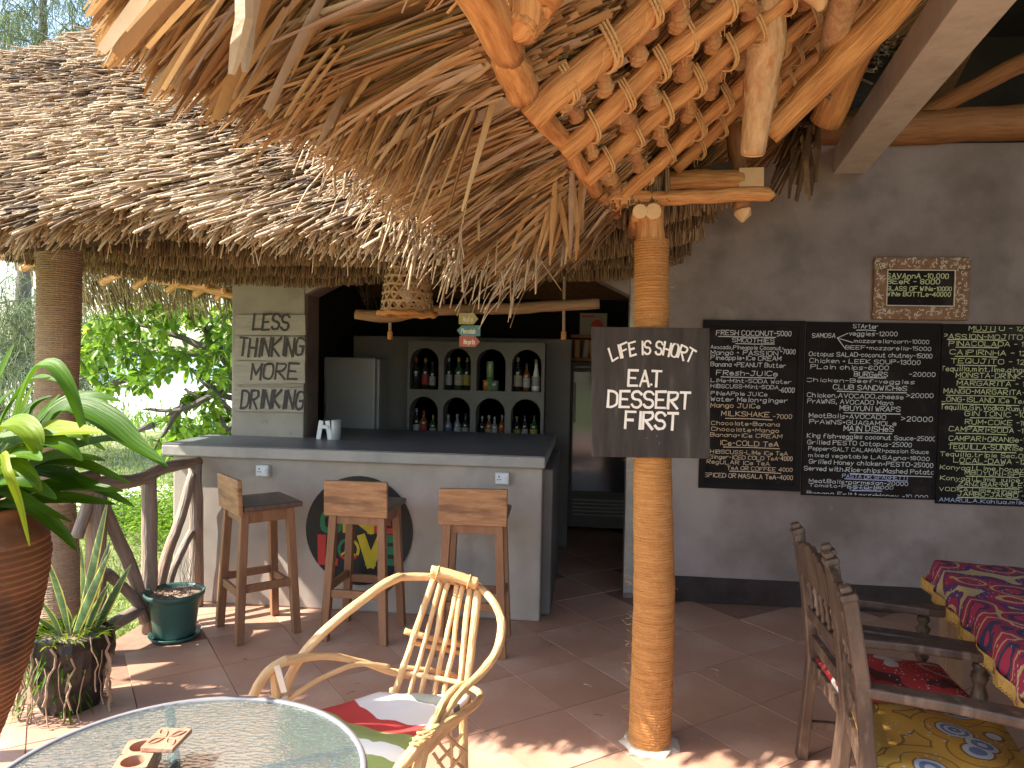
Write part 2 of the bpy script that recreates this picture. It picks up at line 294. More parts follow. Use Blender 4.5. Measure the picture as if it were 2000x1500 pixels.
def straws(P, D, L, W, name, m, parent=None, tint=None, droop=0.0, up=(0, 0, 1), taper=.7):
    """one four-sided stalk per row of P along D; two segments with droop"""
    n = len(P); D = nn(D); up = np.broadcast_to(np.asarray(up, float), (n, 3)); X = nn(np.cross(D, up)); Y = np.cross(X, D)
    L = np.broadcast_to(L, (n,))[:, None]; W = np.broadcast_to(W, (n,))[:, None]; dr = np.broadcast_to(droop, (n,))[:, None]
    rings = []
    for k, (t, ww) in enumerate(((0, 1), (.55, .95), (1, taper))):
        c = P + D * L * t - np.array([0, 0, 1.0]) * dr * L * t * t
        for a, b in ((1, 0), (0, .6), (-1, 0), (0, -.6)): rings.append(c + X * W * a * ww * .5 + Y * W * b * ww * .5)
    v = np.stack(rings, 1).reshape(-1, 3)
    q = []
    for k in range(2):
        for j in range(4): q.append((k * 4 + j, k * 4 + (j + 1) % 4, k * 4 + 4 + (j + 1) % 4, k * 4 + 4 + j))
    q.append((8, 9, 10, 11)); q = np.array(q)
    Q = (np.arange(n)[:, None, None] * 12 + q[None]).reshape(-1, 4)
    tint = rng.random(n) if tint is None else tint
    return fastmesh(name, v, Q, np.repeat(tint, 12), m, parent)
def blades(P, D, L, W, name, m, parent=None, tint=None, droop=0.0, twist=None, fold=.25, prof=(.7, 1, .8, .08), kind=None):
    """folded strap leaves: three segments, a V across"""
    n = len(P); D = nn(D); X = nn(np.cross(D, np.broadcast_to(np.array([0, 0, 1.0]) + 1e-3, (n, 3)))); Y = np.cross(X, D)
    if twist is not None:
        c = np.cos(twist)[:, None]; s_ = np.sin(twist)[:, None]; X, Y = X * c + Y * s_, Y * c - X * s_
    L = np.broadcast_to(L, (n,))[:, None]; W = np.broadcast_to(W, (n,))[:, None]; dr = np.broadcast_to(droop, (n,))[:, None]
    k = len(prof); R_ = []
    for i, pw in enumerate(prof):
        t = i / (k - 1); c = P + D * L * t - np.array([0, 0, 1.0]) * dr * L * t * t
        R_ += [c - X * W * pw * .5 + Y * W * fold * pw, c, c + X * W * pw * .5 + Y * W * fold * pw]
    v = np.stack(R_, 1).reshape(-1, 3); q = []
    for i in range(k - 1):
        for j in range(2): q.append((i * 3 + j, i * 3 + j + 1, i * 3 + 4 + j, i * 3 + 3 + j))
    q = np.array(q); Q = (np.arange(n)[:, None, None] * (3 * k) + q[None]).reshape(-1, 4)
    tint = rng.random(n) if tint is None else tint
    return fastmesh(name, v, Q, np.repeat(tint, 3 * k), m, parent)

def tag(o, label=None, cat=None, group=None, kind=None):
    if label: o['label'] = label
    if cat: o['category'] = cat
    if group: o['group'] = group
    if kind: o['kind'] = kind
    return o
def thing(name, label, cat, loc=(0, 0, 0), group=None):
    o = bpy.data.objects.new(name, None); o.empty_display_size = .1; COL.objects.link(o); o.location = loc
    return tag(o, label, cat, group)
def move_in(root):
    """parts are modelled in world coordinates: keep them where they are under a root that stands elsewhere"""
    for c in [o for o in COL.objects if o.parent == root]:
        c.location = c.location - root.location
def smoothline(pts, n=6):
    pts = [np.asarray(p, float) for p in pts]; out = []
    k = len(pts)
    for i in range(k - 1):
        p0, p1, p2, p3 = pts[max(i - 1, 0)], pts[i], pts[i + 1], pts[min(i + 2, k - 1)]
        for j in range(n):
            t = j / n
            out.append(.5 * ((2 * p1) + (-p0 + p2) * t + (2 * p0 - 5 * p1 + 4 * p2 - p3) * t * t + (-p0 + 3 * p1 - 3 * p2 + p3) * t ** 3))
    out.append(pts[-1]); return out
def wob(pts, a):
    return [p + rng.normal(0, a, 3) for p in pts]
def log(name, pts, rad, m, parent=None, n=12, w=.004, rough=.04, seg=5):
    """a natural round pole through the points"""
    pts = smoothline(pts, seg) if len(pts) > 2 else [np.asarray(pts[0]) + (np.asarray(pts[1]) - np.asarray(pts[0])) * t for t in np.linspace(0, 1, 9)]
    k = len(pts); cum = np.cumsum([0] + [float(np.linalg.norm(pts[i + 1] - pts[i])) for i in range(k - 1)])
    ph = rng.uniform(0, 6.28, (3, 4)); fr = np.array([7, 15, 31, 52.])                    # slow wander, knots
    pts = [p + w * min(1, 4 * i / k, 4 * (k - 1 - i) / k) * np.array([np.sum(np.sin(cum[i] * fr + ph[q_]) * (1, .6, .35, .2)) for q_ in range(3)]) for i, p in enumerate(pts)]
    if not hasattr(rad, '__len__'): rad = [rad, rad]
    rr = [np.interp(i / (k - 1), np.linspace(0, 1, len(rad)), rad) * (1 + rough * (.5 * math.sin(cum[i] * 13 + ph[0, 0]) + .4 * math.sin(cum[i] * 41 + ph[1, 1])) + (rough * 1.2 if random.random() < .08 else 0)) for i in range(k)]
    b = MB(); b.tube(pts, rr, n, rough=.02); return b.build(name, m, parent, smooth=False if n < 8 else True)

# ------------------------------------------------------------------ hand lettering
GL = {k: v for k, v in (p.split(':', 1) for p in '''A:00 26,26 40,12 32|B:06 00,06 26 36 45 44 33 03,23 34 42 41 30 00|C:45 36 16 05 01 10 30 41|D:06 00,06 26 45 43 41 20 00|E:46 06,06 00,00 40,03 33|F:46 06,06 00,03 33|G:45 36 16 05 01 10 30 41 43,43 23|H:00 06,40 46,03 43|I:16 10|J:36 31 20 10 01,16 46|K:06 00,46 03,03 40|L:06 00,00 40|M:00 06,06 22,22 46,46 40|N:00 06,06 40,40 46|O:26 16 05 01 10 30 41 45 36 26|P:06 00,06 26 46 44 23 03|Q:26 16 05 01 10 30 41 45 36 26,22 40|R:06 00,06 26 46 44 23 03,13 40|S:45 36 16 05 04 13 33 42 41 30 10 01|T:06 46,26 20|U:06 01 10 30 41 46|V:06 20,20 46|W:06 10,10 24,24 30,30 46|X:06 40,46 00|Y:06 23,46 23,23 20|Z:06 46,46 00,00 40|a:33 24 14 03 01 10 20 31,34 30|b:06 00,03 14 24 33 31 20 10 01|c:33 24 14 03 01 10 20 31|d:36 30,33 24 14 03 01 10 20 31|e:02 32 33 24 14 03 01 10 20 31|f:35 26 15 14 10,03 23|g:33 24 14 03 01 10 20 31,34 3a 2b 1b 0a|h:06 00,03 14 24 33 30|i:14 10,15 16|j:24 2a 1b 0a 0a|k:06 00,34 02,12 30|l:16 10|m:04 00,03 14 23 22 20,23 34 43 42 40|n:04 00,03 14 24 33 30|o:14 03 01 10 20 31 33 24 14|p:04 0b,03 14 24 33 31 20 10 01|q:33 24 14 03 01 10 20 31,34 3b|r:04 00,02 13 24 34 34|s:34 14 03 12 22 31 20 00|t:16 11 10 20 30,04 24|u:04 01 10 20 31,34 30|v:04 10,10 24|w:04 10,10 23,23 30,30 44|x:04 30,34 00|y:04 12,34 0b|z:04 34,34 00,00 30|0:16 05 01 10 20 31 35 26 16|1:05 16,16 10|2:05 16 26 35 34 00,00 30|3:05 16 26 35 34 23 13,23 32 31 20 10 01|4:30 36,36 02,02 42|5:36 06,06 03,03 23 32 31 20 00|6:35 16 03 01 10 20 31 32 23 03|7:06 36,36 10|8:16 05 04 13 23 32 31 20 10 01 02 13,23 34 35 26 16|9:35 26 16 05 04 13 23 34,35 20|-:03 23|+:03 23,14 12|.:10 11|,:11 0a|>:05 33,33 01|&:30 05 16 25 01 10 30'''.split('|'))}
def gy(c): return -1 if c == 'a' else -2 if c == 'b' else int(c)
def glyph(ch):
    out = []
    if ch == ' ': return out, 2.4
    mx = 0
    for st in GL.get(ch, '').split(','):
        p = [(int(q[0]), gy(q[1])) for q in st.split()]
        if not p: continue
        mx = max(mx, max(q[0] for q in p))
        if len(p) >= 5:
            a = [V(*q) for q in p]; c = [a[0]]
            for i in range(1, len(a) - 1): c += [a[i] * .75 + a[i - 1] * .25, a[i] * .75 + a[i + 1] * .25]
            p = c + [a[-1]]
        out.append([V(*q) for q in p])
    return out, mx + 1.3
def stroke(b, pts, w, lift, f):
    """one mitred brush stroke; f maps (x, y, lift) to space"""
    k = len(pts); Lp = []; Rp = []
    for i in range(k):
        d0 = nrm(pts[i] - pts[i - 1]) if i else None; d1 = nrm(pts[i + 1] - pts[i]) if i < k - 1 else None
        d = nrm((d0 if d0 is not None else d1) + (d1 if d1 is not None else d0)); nv = V(-d[1], d[0])
        e = V(0, 0)
        if i == 0: e = -d * w * .4
        if i == k - 1: e = d * w * .4
        ww = w * .5 * random.uniform(.8, 1.15)
        Lp.append(pts[i] + nv * ww + e); Rp.append(pts[i] - nv * ww + e)
    vs = [f(*p, lift) for p in Lp] + [f(*p, lift) for p in Rp]
    b._add(vs, [(i, i + k, i + 1 + k, i + 1) for i in range(k - 1)])
def write(b, text, o, xd, yd, nd, h, width=None, sw=.16, slant=0.05, arc=0, jit=.18):
    """hand-lettered line: o = start of the baseline, h = capital height"""
    xd, yd, nd = nrm(xd), nrm(yd), nrm(nd); x = 0; items = []
    for ch in text:
        st, adv = glyph(ch); items.append((x, st)); x += adv
    tot = max(x - 1.3, 1); u = h / 6.0; sx = (width / tot) if width else u
    def f(px, py, l): return o + xd * px + yd * py + nd * l
    for gx, st in items:
        dy = random.uniform(-jit, jit) * u; rot = random.uniform(-.06, .06)
        for s_ in st:
            l = .0006 + random.random() * .0012
            P_ = []
            for p in s_:
                py = p[1] * u + random.uniform(-jit, jit) * u * .5; px = (gx + p[0] + random.uniform(-jit, jit) * .5) * sx + slant * py
                yy = py + dy
                if arc:
                    t = px / (tot * sx) * 2 - 1; ang = -arc * t; base = -abs(arc) * t * t * tot * sx * .25
                    cx = (gx + 1.5) * sx; lx = px - cx
                    px2 = cx + lx * math.cos(ang) - yy * math.sin(ang) * 1.0; yy = base + lx * math.sin(ang) + yy * math.cos(ang); px = px2
                P_.append(V(px, yy))
            P_ = [P_[0]] + [q for a_, q in zip(P_, P_[1:]) if np.linalg.norm(q - a_) > u * .25]
            if len(P_) > 1: stroke(b, P_, h * sw, l, f)
# ------------------------------------------------------------------ the ground, sand, sea
YW = 5.08                                            # front face of the menu wall
b = MB(); b.quad((-60, -30, -.22), (60, -30, -.22), (60, 9.2, -.22), (-60, 9.2, -.22)); tag(b.build('ground', M['ground']), kind='structure')
b = MB(); b.quad((-200, 7.7, -.212), (-1.5, 7.7, -.212), (-1.5, 9.6, -.212), (-200, 9.6, -.212)); tag(b.build('path', M['sand']), kind='structure')
b = MB(); b.quad((-400, 9.1, -.216), (400, 9.1, -.216), (400, 16, -.216), (-400, 16, -.216)); tag(b.build('lawn', M['ground']), kind='structure')
b = MB(); b.quad((-400, 15.9, -.225), (400, 15.9, -.225), (400, 46, -.5), (-400, 46, -.5)); tag(b.build('beach', M['sand']), kind='structure')
b = MB(); b.quad((-2500, 44, -.49), (2500, 44, -.49), (2500, 2500, -.49), (-2500, 2500, -.49)); tag(b.build('sea', M['sea']), kind='structure')

# ------------------------------------------------------------------ tiled floor: diagonal terracotta tiles, each its own piece
floor = MB(); floor.prism([(-2.62, 4.9, -.25), (-2.62, 4.42, -.25), (-2.62, 3.3, -.25), (-2.95, 2.6, -.25), (-2.95, -2.5, -.25), (4.6, -2.5, -.25), (4.6, 7.9, -.25), (-2.62, 7.9, -.25)], (0, 0, .244))
floor = tag(floor.build('floor', M['grout']), kind='structure')
recalc(floor)
ts = .42; g = .0018
tm = []
for k in range(3):
    b = MB(); h = ts / 2 - g
    b._add([(-h, -h, 0), (h, -h, 0), (h, h, 0), (-h, h, 0), (-h + .0012, -h + .0012, .006), (h - .0012, -h + .0012, .006), (h - .0012, h - .0012, .006), (-h + .0012, h - .0012, .006)],
           [(4, 5, 6, 7), (0, 1, 5, 4), (1, 2, 6, 5), (2, 3, 7, 6), (3, 0, 4, 7)])
    me = bpy.data.meshes.new('tile'); me.from_pydata(b.v, [], b.f); me.materials.append(M['tile']); tm.append(me)
tang = R(38)
def fl_left(y): return float(np.interp(y, [-2.5, 2.6, 3.3, 4.42, 4.9], [-2.95, -2.95, -2.62, -2.62, -2.62]))
nt_ = 0
for i in range(-26, 27):
    for j in range(-26, 27):
        x = i * ts * math.cos(tang) - j * ts * math.sin(tang) + .1; y = i * ts * math.sin(tang) + j * ts * math.cos(tang) + .07
        if y < .9 or y > 7.2 or x > 3.9 or x < fl_left(y) + .24: continue
        if y > YW - .1 and x > .35: continue
        if abs((x + 1.4) / 1.0) < 1 and 4.75 < y < 5.6: continue
        if y > 5.7 and x < -.6: continue
        d = V(x, y, 0) - CP; zz = np.dot(d, FW); px = 1000 + np.dot(d, RT) / zz * FPX; py = 750 - np.dot(d, UP) / zz * FPX
        if px < -260 or px > 2260 or py > 1800: continue
        o = bpy.data.objects.new('tile', tm[(i + j) % 3]); COL.objects.link(o); o.parent = floor
        o.location = (x, y, -.006 + random.uniform(-.0006, .0006)); o.rotation_euler = (0, 0, tang + random.choice((0, 1, 2, 3)) * PI / 2); nt_ += 1
print('tiles', nt_)
# tiles beyond the pieces: a plain sheet a little lower so the near edge is not bare grout
b = MB(); b.quad((-2.55, -2.4, -.0045), (4.5, -2.4, -.0045), (4.5, .62, -.0045), (-2.45, .62, -.0045)); tag(b.build('floor_edge', M['tile'], floor), kind='stuff')

# ------------------------------------------------------------------ the building: wall with the chamfered bar opening
L0 = WY(462, 700, YW)[0]; L1 = WY(600, 700, YW)[0]; R0 = WY(1226, 800, YW)[0]
aL = WY(600, 576, YW); aR = WY(1226, 577, YW)
wall = MB()
wall.prism([(L0, YW, -.1), (L0, YW, 3.06), (6.0, YW, 3.06), (6.0, YW, -.1), (R0, YW, -.1), (R0, YW, aR[2]), (R0 - .62, YW, aR[2] + .30), (L1 + .62, YW, aL[2] + .32), (L1, YW, aL[2]), (L1, YW, -.1)][::-1], (0, .22, 0))
wall = recalc(wall.build('menu_wall', M['cement']))
tag(wall, 'grey polished cement wall with a wide chamfered opening above the bar', 'wall', kind='structure')
b = MB(); b.box((L0 - .012, YW - .05, .96), (L1 - .002, YW - .004, 2.9)); b.prism([(L1 - .002, YW - .05, aL[2]), (L1 + .62, YW - .05, aL[2] + .32), (L1 + .62, YW - .05, 2.9), (L1 - .002, YW - .05, 2.9)], (0, .044, 0))
recalc(b.build('render_panel', M['cement_left'], wall, bevel=.008))
b = MB(); b.box((R0 - .002, YW - .022, .03), (R0 + .10, YW - .004, 2.6)); b.build('door_casing', M['cement_left'], wall, bevel=.01)
sk = MB(); sk.prism([(R0 + .11, YW - .004, 0), (R0 + .11, YW - .03, 0), (R0 + .11, YW - .03, .13), (R0 + .11, YW - .018, .165), (R0 + .11, YW - .004, .165)], (5.4, 0, 0))
recalc(sk.build('skirting_board', M['skirting'], wall))
# wall head timbers and concrete roof beam
a = WH(1725, 285, 3.09); tm_ = thing('wall_plate_log', 'large orange log lying along the top of the menu wall behind the concrete beam', 'log')
log('trunk', [V(1.2, 5.06, 3.14), V(2.0, 5.05, 3.15), V(3.0, 5.04, 3.19), V(4.6, 5.03, 3.24)], [.085, .10, .115, .12], M['pole_dark'], tm_, 14)
tm_ = thing('roof_brace_log', 'thin slanting log rising right above the wall plate log', 'log')
log('trunk', [C(1600, 300, 5.1), C(1800, 222, 4.8), C(2010, 118, 4.4), C(2150, 60, 4.2)], [.05, .055, .06], M['pole_dark'], tm_, 12)
e0, e1 = WH(1616, 356, 2.87), WH(1676, 354, 2.87); f0, f1 = WH(1872, 0, 2.87), WH(1988, 0, 2.87)
dl = nrm(f0 - e0); ext = f0 + dl * 1.8; dr_ = nrm(f1 - e1); ext1 = f1 + dr_ * 1.8
b = MB(); lf = V(-.16, 0, 0)
b._add([e0, e1, ext1, ext, e0 + V(0, 0, .17), e1 + V(0, 0, .17), ext1 + V(0, 0, .17), ext + V(0, 0, .17)], [(0, 1, 2, 3), (7, 6, 5, 4), (0, 4, 5, 1), (1, 5, 6, 2), (2, 6, 7, 3), (3, 7, 4, 0)])
o = recalc(b.build('concrete_beam', M['cement_beam'], bevel=.006)); tag(o, 'pale slanting concrete beam meeting the menu wall under the thatch', 'beam', kind='thing')

# ------------------------------------------------------------------ bar room interior
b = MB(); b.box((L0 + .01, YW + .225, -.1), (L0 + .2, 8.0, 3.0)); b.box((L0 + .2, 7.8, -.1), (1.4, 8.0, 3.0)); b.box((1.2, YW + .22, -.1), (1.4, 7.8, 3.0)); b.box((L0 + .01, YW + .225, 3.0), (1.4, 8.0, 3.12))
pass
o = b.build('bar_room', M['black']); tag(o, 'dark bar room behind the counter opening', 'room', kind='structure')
# low partition with bottle niches in front of it
YP = 6.35
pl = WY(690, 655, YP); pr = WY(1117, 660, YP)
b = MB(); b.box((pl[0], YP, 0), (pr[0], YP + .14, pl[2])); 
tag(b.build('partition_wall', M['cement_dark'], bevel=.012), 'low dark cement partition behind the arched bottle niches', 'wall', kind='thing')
YN = 6.05
nx0 = WY(797, 668, YN)[0]; nx1 = WY(1065, 668, YN)[0]; nz1 = WY(930, 668, YN)[2]
cellx = [(WY(a_, 700, YN)[0], WY(c_, 700, YN)[0]) for a_, c_ in ((801, 857), (867, 920), (931, 988), (1000, 1058))]
rz = [(WY(930, 763, YN)[2], WY(930, 681, YN)[2]), (WY(930, 861, YN)[2], WY(930, 777, YN)[2])]
niche = thing('bottle_niche_wall', 'dark cement shelf wall with two rows of arched niches full of bottles', 'shelf')
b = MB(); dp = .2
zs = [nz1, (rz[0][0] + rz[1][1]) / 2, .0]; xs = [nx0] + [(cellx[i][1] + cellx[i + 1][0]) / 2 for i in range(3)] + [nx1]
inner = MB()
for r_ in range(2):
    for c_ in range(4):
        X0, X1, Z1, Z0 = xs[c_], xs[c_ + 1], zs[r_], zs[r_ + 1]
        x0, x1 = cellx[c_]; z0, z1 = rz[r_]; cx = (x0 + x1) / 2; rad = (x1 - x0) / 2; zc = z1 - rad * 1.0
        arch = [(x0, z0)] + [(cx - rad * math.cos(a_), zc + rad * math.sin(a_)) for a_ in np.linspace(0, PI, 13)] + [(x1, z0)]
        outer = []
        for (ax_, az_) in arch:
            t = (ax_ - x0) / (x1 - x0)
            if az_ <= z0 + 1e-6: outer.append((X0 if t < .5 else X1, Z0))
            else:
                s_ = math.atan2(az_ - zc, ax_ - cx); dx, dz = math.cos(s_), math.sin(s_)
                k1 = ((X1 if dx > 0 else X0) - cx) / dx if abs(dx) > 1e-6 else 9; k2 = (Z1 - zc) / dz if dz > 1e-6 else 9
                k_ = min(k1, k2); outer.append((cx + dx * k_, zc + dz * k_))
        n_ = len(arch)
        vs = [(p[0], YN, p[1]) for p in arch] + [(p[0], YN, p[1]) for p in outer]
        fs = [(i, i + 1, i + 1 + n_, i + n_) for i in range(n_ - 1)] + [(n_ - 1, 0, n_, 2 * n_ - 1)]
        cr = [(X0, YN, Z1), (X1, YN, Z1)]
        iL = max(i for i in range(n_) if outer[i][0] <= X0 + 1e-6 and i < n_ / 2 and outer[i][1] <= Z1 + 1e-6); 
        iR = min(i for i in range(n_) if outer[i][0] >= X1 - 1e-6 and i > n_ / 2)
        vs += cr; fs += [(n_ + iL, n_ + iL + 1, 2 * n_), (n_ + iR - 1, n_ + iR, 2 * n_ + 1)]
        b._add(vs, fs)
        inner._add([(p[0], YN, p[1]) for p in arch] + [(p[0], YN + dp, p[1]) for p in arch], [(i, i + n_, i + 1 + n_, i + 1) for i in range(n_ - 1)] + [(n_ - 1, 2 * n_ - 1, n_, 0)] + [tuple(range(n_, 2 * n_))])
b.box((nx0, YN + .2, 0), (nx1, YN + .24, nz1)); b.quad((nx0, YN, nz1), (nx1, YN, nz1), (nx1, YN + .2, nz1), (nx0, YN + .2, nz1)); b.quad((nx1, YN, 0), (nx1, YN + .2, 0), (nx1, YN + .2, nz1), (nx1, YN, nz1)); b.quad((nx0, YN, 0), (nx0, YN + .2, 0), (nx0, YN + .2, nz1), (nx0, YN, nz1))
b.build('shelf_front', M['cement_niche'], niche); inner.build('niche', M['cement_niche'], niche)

# bottles
def gm(n, c, rough=.12): return mat(n, c, c, rough, 3, spec=.7)
BG = {'dark': gm('dark_bottle_glass', (.02, .02, .018)), 'green': gm('green_bottle_glass', (.02, .06, .02)), 'amber': gm('amber_bottle_glass', (.16, .05, .012)), 'clear': gm('clear_bottle_glass', (.15, .16, .17)), 'white': gm('white_bottle', (.50, .49, .47), .35), 'orange': gm('orange_jar', (.35, .13, .02), .3), 'can': gm('printed_can', (.16, .22, .10), .35), 'black': gm('black_label', (.02, .018, .02), .5)}
LBm = {k: mat(k + '_label', tuple(x * .55 for x in c), tuple(x * .4 for x in c), .7, 40) for k, c in dict(cream=(.50, .44, .34), yellow=(.52, .38, .07), white=(.60, .58, .56), red=(.42, .05, .04), green=(.10, .30, .10), blue=(.10, .16, .36), silver=(.45, .45, .47), gold=(.48, .34, .12)).items()}
def bottle(x, y, z, h, r, kind, lab, cap, text, shape='bottle'):
    t = thing('bottle' if shape == 'bottle' else shape, text, 'bottle' if shape == 'bottle' else shape, (x, y, z), 'bottles in the arched niches')
    if shape == 'bottle':
        pf = [(0, 0), (r, 0), (r, h * .55), (r * .92, h * .62), (r * .42, h * .74), (r * .33, h * .80), (r * .33, h * .95), (0, h * .95)]
    elif shape == 'flask': pf = [(0, 0), (r, 0), (r * 1.05, h * .1), (r, h * .3), (r * .4, h * .75), (r * .33, h * .95), (0, h * .95)]
    else: pf = [(0, 0), (r, 0), (r, h * .95), (r * .85, h), (0, h)]
    b = MB(); b.lathe(pf, n=14); b.build('glass_body', BG[kind], t, True)
    if lab: b = MB(); b.lathe([(r + .0012, h * .14), (r + .0012, h * .46)], n=14); b.build('paper_label', LBm[lab], t, True)
    if cap: b = MB(); b.lathe([(r * .38, h * .86), (r * .40, h * .99), (0, h)], n=10); b.build('cap', LBm[cap] if cap in LBm else BG[cap], t, True)
NI = ['top row first niche', 'top row second niche', 'top row third niche', 'top row fourth niche', 'lower row first niche', 'lower row second niche', 'lower row third niche', 'lower row fourth niche']
nb = [
 (0, 813, .265, .035, 'dark', None, 'red', 'bottle', 'all dark wine bottle nearest the fridge side'), (0, 829, .262, .033, 'dark', 'red', 'gold', 'bottle', 'dark bottle with a small red label in the middle'), (0, 845, .235, .028, 'dark', 'silver', 'black', 'bottle', 'thin dark bottle with a bright silver label'),
 (1, 876, .27, .030, 'dark', 'silver', 'silver', 'bottle', 'dark bottle with a narrow silver stripe'), (1, 895, .272, .037, 'green', 'cream', 'gold', 'bottle', 'green bottle with a wide cream label'), (1, 911, .272, .034, 'dark', 'yellow', 'gold', 'bottle', 'dark bottle with a yellow label'),
 (2, 950, .09, .030, 'orange', None, None, 'jar', 'short orange jar'), (2, 957, .245, .030, 'can', 'green', 'red', 'can', 'tall green and red can stack behind the orange jar'), (2, 966, .085, .034, 'clear', 'green', None, 'glass', 'short glass tumbler with a green rim'),
 (3, 1011, .285, .036, 'dark', 'cream', 'gold', 'bottle', 'dark bottle with a pink and cream heart label'), (3, 1028, .24, .030, 'amber', 'white', 'black', 'bottle', 'brown bottle with a busy white label'), (3, 1046, .27, .036, 'white', 'silver', 'gold', 'flask', 'milky white bottle with a gold neck'),
 (4, 812, .25, .030, 'dark', 'white', 'silver', 'bottle', 'dark bottle with a square white label'), (4, 826, .235, .036, 'amber', 'red', 'red', 'bottle', 'orange red spirit bottle'), (4, 846, .20, .032, 'green', 'cream', 'gold', 'bottle', 'green bottle with a round cream label'),
 (5, 876, .205, .031, 'clear', 'blue', 'silver', 'bottle', 'clear bottle with a dim blue label'), (5, 892, .21, .030, 'clear', 'white', 'silver', 'bottle', 'clear bottle with a pale label'), (5, 908, .215, .034, 'dark', 'silver', 'black', 'bottle', 'wide dark bottle with a silver crest'),
 (6, 941, .20, .028, 'dark', None, 'silver', 'bottle', 'plain dark bottle at the near edge'), (6, 954, .21, .030, 'amber', 'gold', 'silver', 'bottle', 'amber bottle with a gold label'), (6, 966, .20, .027, 'clear', 'silver', 'silver', 'bottle', 'slim clear bottle'), (6, 980, .215, .030, 'amber', 'red', 'silver', 'bottle', 'amber bottle with a red label'),
 (7, 1008, .205, .032, 'dark', 'yellow', 'gold', 'bottle', 'dark bottle with a bright yellow label'), (7, 1024, .22, .028, 'dark', 'silver', 'black', 'bottle', 'long necked black bottle'), (7, 1042, .22, .034, 'green', 'yellow', 'black', 'bottle', 'green bottle with a low yellow band')]
for (k_, px, h, r, kd, lb, cp, sh, tx) in nb:
    row = k_ // 4; z = rz[row][0]; p = WY(px, 760 if row == 0 else 860, YN + .09)
    bottle(p[0], YN + .085 + random.uniform(-.02, .03), z + .001, h, r, kd, lb, cp, f'{tx} in the {NI[k_]}', sh)

# back wall details: fridge, cooler, shelf things, poster
YF = 6.0
f0_, f1_ = WY(632, 700, YF), WY(733, 700, YF); fz = WY(640, 697, YF)[2]; f2_ = WY(766, 700, YF + .55)
fr = thing('upright_fridge', 'tall pale upright fridge standing behind the counter near the niches', 'fridge')
b = MB(); b.box((f0_[0], YF + .06, .05), (f1_[0] + .02, YF + .62, fz - .01)); b.build('body', M['fridge'], fr, bevel=.01)
b = MB(); b.box((f0_[0], YF, .1), (f1_[0], YF + .055, fz)); b.build('door', M['fridge'], fr, bevel=.015)
b = MB(); b.box((f0_[0] + .02, YF - .02, 1.1), (f0_[0] + .035, YF - .002, 1.4)); b.build('handle', M['steel'], fr)
YG = 7.0
g0, g1 = WY(1112, 800, YG)[0], WY(1184, 800, YG)[0] + .25; gz0, gz1 = WY(1150, 1010, YG)[2], WY(1150, 706, YG)[2]
ck = thing('glass_door_cooler', 'tall drinks cooler with a reflecting glass door at the back of the passage', 'cooler')
b = MB(); b.box((g0, YG, gz0 - .1), (g1, YG + .6, gz1)); b.build('cabinet', M['cement_dark'], ck, bevel=.01)
b = MB(); b.box((g0 + .03, YG - .03, gz0 + .22), (g1 - .03, YG - .004, gz1 - .05)); b.build('glass_door', M['glass_door'], ck)
for i in range(5):
    b = MB(); b.box((g0 + .05, YG - .02, gz0 + .02 + i * .035), (g1 - .05, YG - .003, gz0 + .035 + i * .035)); b.build('louvre', M['fridge'], ck)
b = MB(); b.box((g0 + .04, YG - .05, gz0 + .9), (g0 + .06, YG - .031, gz1 - .2)); b.build('door_handle', M['fridge'], ck)
b = MB(); b.box((g0 + .03, YG - .036, gz0 + .21), (g1 - .03, YG - .031, gz0 + .25)); b.box((g0 + .03, YG - .036, gz1 - .1), (g1 - .03, YG - .031, gz1 - .055)); b.build('door_trim', M['cement_niche'], ck)
sh_ = MB(); sh_.box((g0, YG - .02, gz1 + .005), (g1 + .3, YG + .4, gz1 + .03)); sh_.box((g0, YG - .02, gz1 + .22), (g1 + .3, YG + .4, gz1 + .25)); sh_.box((g0, YG + .3, gz1 + .03), (g1 + .3, YG + .33, gz1 + .22))
tag(sh_.build('wooden_shelf', M['pole_dark']), 'dim wooden two level shelf on top of the glass door cooler', 'shelf')
for i in range(6):
    b = MB(); x = g0 + .06 + i * .075; b.tube([V(x, YG + .05, gz1 + .032), V(x + .02 * math.sin(i * 2), YG + .05, gz1 + .2)], .028, 8)
    tag(b.build('rolled_paper', M['wrap'] if i % 2 else M['pole_cut']), ('pale' if i % 2 else 'brown') + ' upright roll, ' + ('first', 'second', 'third', 'fourth', 'fifth', 'sixth')[i] + ' from the bar side on the cooler shelf', 'roll', 'rolls standing on the cooler shelf')
po = thing('poster_box', 'cream box with a red round emblem standing on the top shelf behind the square sign', 'box')
p0, p1 = WY(1132, 652, YG), WY(1186, 612, YG)
b = MB(); b.box((p0[0], YG, gz1 + .251), (p1[0], YG + .12, p1[2])); b.build('carton', mat('cream_card', (.33, .30, .25), (.38, .35, .29), .7, 9), po)
c_ = WY(1166, 636, YG - .004); b = MB(); b._add([(c_[0] + .055 * math.cos(a_), YG - .004, c_[2] + .055 * math.sin(a_)) for a_ in np.linspace(0, 2 * PI, 20)[:-1]], [tuple(range(19))[::-1]]); b.build('emblem', M['red'], po)
b = MB(); b.box((p0[0] + .02, YG - .004, p1[2] - .04), (p0[0] + .14, YG - .002, p1[2] - .025)); b.build('printed_line', M['red'], po)
# inner work counter behind the bar
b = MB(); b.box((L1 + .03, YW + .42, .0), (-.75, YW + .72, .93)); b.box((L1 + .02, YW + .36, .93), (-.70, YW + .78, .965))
tag(b.build('inner_counter', M['cement_dark'], bevel=.006), 'low dark work counter running behind the bar slab', 'counter')

